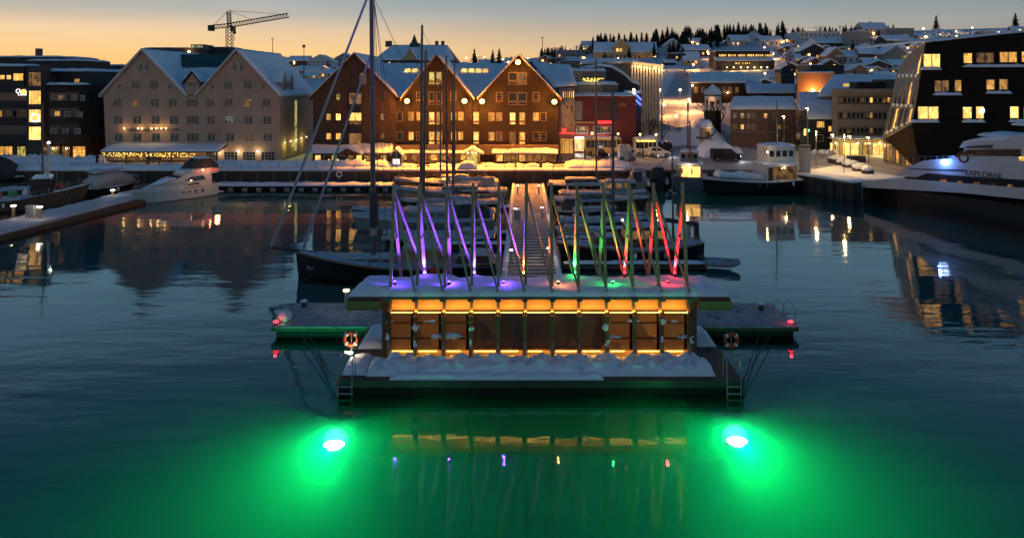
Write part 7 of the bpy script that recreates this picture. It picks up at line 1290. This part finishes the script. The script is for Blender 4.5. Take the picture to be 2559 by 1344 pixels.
# people: one continuous skinned body each
def person(label, px, Y, z, cloth, lean=0., step=.16, rzz=0., item=None):
    me = bpy.data.meshes.new('body'); V = [(0, 0, .93), (0, 0, 1.15), (lean * .3, 0, 1.42), (lean * .4, 0, 1.52), (lean * .5, 0, 1.68), (.0 + step, .1, .48), (step * 1.3, .1, .05), (-step * .6, -.1, .5), (-step * 1.3, -.1, .05), (.05, .2, 1.4), (.08, .27, 1.12), (.2, .25, .9), (-.02, -.2, 1.4), (-.05, -.27, 1.12), (.05, -.26, .88), (step * 1.3 + .16, .1, .04), (-step * 1.3 + .16, -.1, .04)]
    Eg = [(0, 1), (1, 2), (2, 3), (3, 4), (0, 5), (5, 6), (0, 7), (7, 8), (2, 9), (9, 10), (10, 11), (2, 12), (12, 13), (13, 14), (6, 15), (8, 16)]; Rr = [.15, .17, .16, .07, .12, .085, .06, .085, .06, .08, .06, .045, .08, .06, .045, .05, .05]
    me.from_pydata(V, Eg, []); o = bpy.data.objects.new('person', me); COL.objects.link(o); sk = o.modifiers.new('skin', 'SKIN'); me.materials.append(M[cloth])
    me.skin_vertices[0].data[0].use_root = True
    for i, r in enumerate(Rr): me.skin_vertices[0].data[i].radius = (r, r)
    o.modifiers.new('sub', 'SUBSURF').levels = 1; o.modifiers['sub'].render_levels = 1; o.location = (wx(px, Y), Y, z); o.rotation_euler.z = rzz; tag(o, label, 'person'); ORG[o] = Vector((0, 0, 0))
    hd = MB().ball((lean * .5, 0, 1.66), (.1, .085, .125), 10, 8).build('hair', 'cloth_dark', o, True); return o
person('person in dark winter clothes standing by a bicycle on the quay, far left', 243, 104.5, QZ + .5, 'cloth_dark', 0, .06)
person('person in dark clothes waiting beside the front of the bus', 1462, 118, QZ, 'cloth_dark', 0, .05); person('person in a high-visibility jacket standing at the quay edge above the pier', 1289, 101.9, QZ + .2, 'cloth_hivis', .1, .1, 1.2)
person('dark-clothed person walking past the end of the restaurant veranda', 1402, 108, QZ, 'cloth_dark', .05, .2); person('lone walker in dark clothes high in the snowy park', 1840, 150, ground(wx(1840, 150), 150), 'cloth_dark', 0, .2); person('dark-clothed person beside the white bus', 1607, 117.5, QZ, 'cloth_dark', 0, .1)
Y = 104.3; x = wx(262, Y); t = thing('bicycle', 'bicycle standing beside the person on the snowy quay, far left', 'bicycle', (x, Y, QZ + .5))
for dx in (-.5, .5): MB().torus((x + dx, Y, QZ + .84), .32, .03, 16, 5).build('wheel', 'rubber', t)
for nm, a, b in (('frame', (-.5, .34), (-.1, .85)), ('frame', (-.1, .85), (.38, .8)), ('frame', (-.1, .3), (.38, .8)), ('fork', (.5, .34), (.36, 1.0)), ('seat_post', (-.1, .3), (-.15, 1.0))): MB().tube((x + a[0], Y, QZ + .5 + a[1]), (x + b[0], Y, QZ + .5 + b[1]), .02).build(nm, 'darksteel', t)
MB().box(x - .25, x - .05, Y - .06, Y + .06, QZ + 1.5, QZ + 1.55).build('saddle', 'rubber', t); MB().tube((x + .36, Y - .25, QZ + 1.52), (x + .36, Y + .25, QZ + 1.52), .02).build('handlebar', 'darksteel', t)
# quay railing, benches, bin, life buoy
rl = thing('quay_railing', 'row of thin black posts joined by a chain along the quay edge', 'railing', (0, QY + .5, QZ))
for k in range(26):
    px = 180 + k * 47
    if abs(px - 480) < 60: continue
    x = wx(px, QY + .5); MB().tube((x, QY + .5, QZ), (x, QY + .5, QZ + 1.15), .035, n=5).build('post', 'darksteel', rl)
MB().tube((wx(180, QY + .5), QY + .5, QZ + 1.05), (wx(1355, QY + .5), QY + .5, QZ + 1.05), .014, n=4).build('chain', 'darksteel', rl)
def bench(px0, px1, Y, label, z=QZ):
    x0, x1 = wx(px0, Y), wx(px1, Y); t = thing('park_bench', label, 'bench', ((x0 + x1) / 2, Y, z), 'benches on the promenade')
    MB().box(x0, x1, Y, Y + .45, z + .42, z + .48).build('seat', 'wooddeck', t); MB().box(x0, x1, Y + .42, Y + .48, z + .55, z + .95).build('backrest', 'wooddeck', t)
    for xx in (x0 + .15, x1 - .22): MB().box(xx, xx + .08, Y + .03, Y + .44, z, z + .42).build('leg', 'darksteel', t)
bench(1040, 1074, 103.4, 'dark bench on the orange-lit snow below the left boarded gable', QZ + .05); bench(1381, 1412, 103.4, 'dark bench at the right end of the promenade', QZ + .1); bench(362, 400, 104.6, 'dark bench on the snowy quay behind the motor yacht', QZ + .6)
x = wx(1352, 104); t = thing('litter_bin', 'dark litter bin on the promenade left of the right-hand bench', 'bin', (x, 104, QZ)); MB().box(x - .22, x + .22, 103.8, 104.2, QZ + .15, QZ + .95).build('body', 'darksteel', t); MB().box(x - .26, x + .26, 103.76, 104.24, QZ + .95, QZ + 1.02).build('lid', 'darksteel', t)
p = pt(848, 436, QY - .4); t = thing('life_ring', 'faded life ring hanging on the quay wall behind the sailing ship mast', 'life ring', p); MB().torus(p, .38, .1).build('ring', 'white', t, True); MB().torus(p + Vector((.02, -.02, 0)), .5, .012, 16, 4).build('grab_line', 'rope', t)
for k, (px, w) in enumerate(((2128, 1.1), (2142, 1.2), (2158, 1.3))):
    Y = 108; x = wx(px, Y); t = thing('waste_bin', '%s from left of the three dark bins before the corner shop' % ords[k], 'bin', (x, Y, QZ), 'bins before the corner shop'); MB().box(x - .4, x + .4, Y, Y + .8, QZ, QZ + 1.3).build('body', 'darksteel', t); MB().box(x - .43, x + .43, Y - .04, Y + .84, QZ + 1.3, QZ + 1.4).build('lid', 'canvas', t)
p = Vector((wx(2056, 121), 121, QZ)); b = MB()
for k in range(10): b.ball(p + Vector((-1.6 + .4 * k, .2 * (k % 3), .55 + .25 * (k % 2))), (.5, .45, .4), 8, 5, .4, k)
tag(b.build('snowy_hedge', 'snow', None, True), 'snow-laden hedge below the small dark house', 'hedge')
# tents: blue-grey tarpaulined boat on the quay by the middle porch
t = thing('covered_boat', 'small tarpaulin-covered boat lying on the quay edge above the pier boats', 'boat', (wx(1168, 102.2), 102.2, QZ)); MB().heap(wx(1144, 102), wx(1192, 102), 101.7, 103.6, QZ + .1, 1.15, 3, 16, 8, 1.0).build('cover', 'sailcloth', t, True); MB().heap(wx(1146, 102), wx(1190, 102), 101.75, 103.5, QZ + .25, 1.15, 3, 16, 8, 1.0).build('snow_cover', 'snow', t, True)
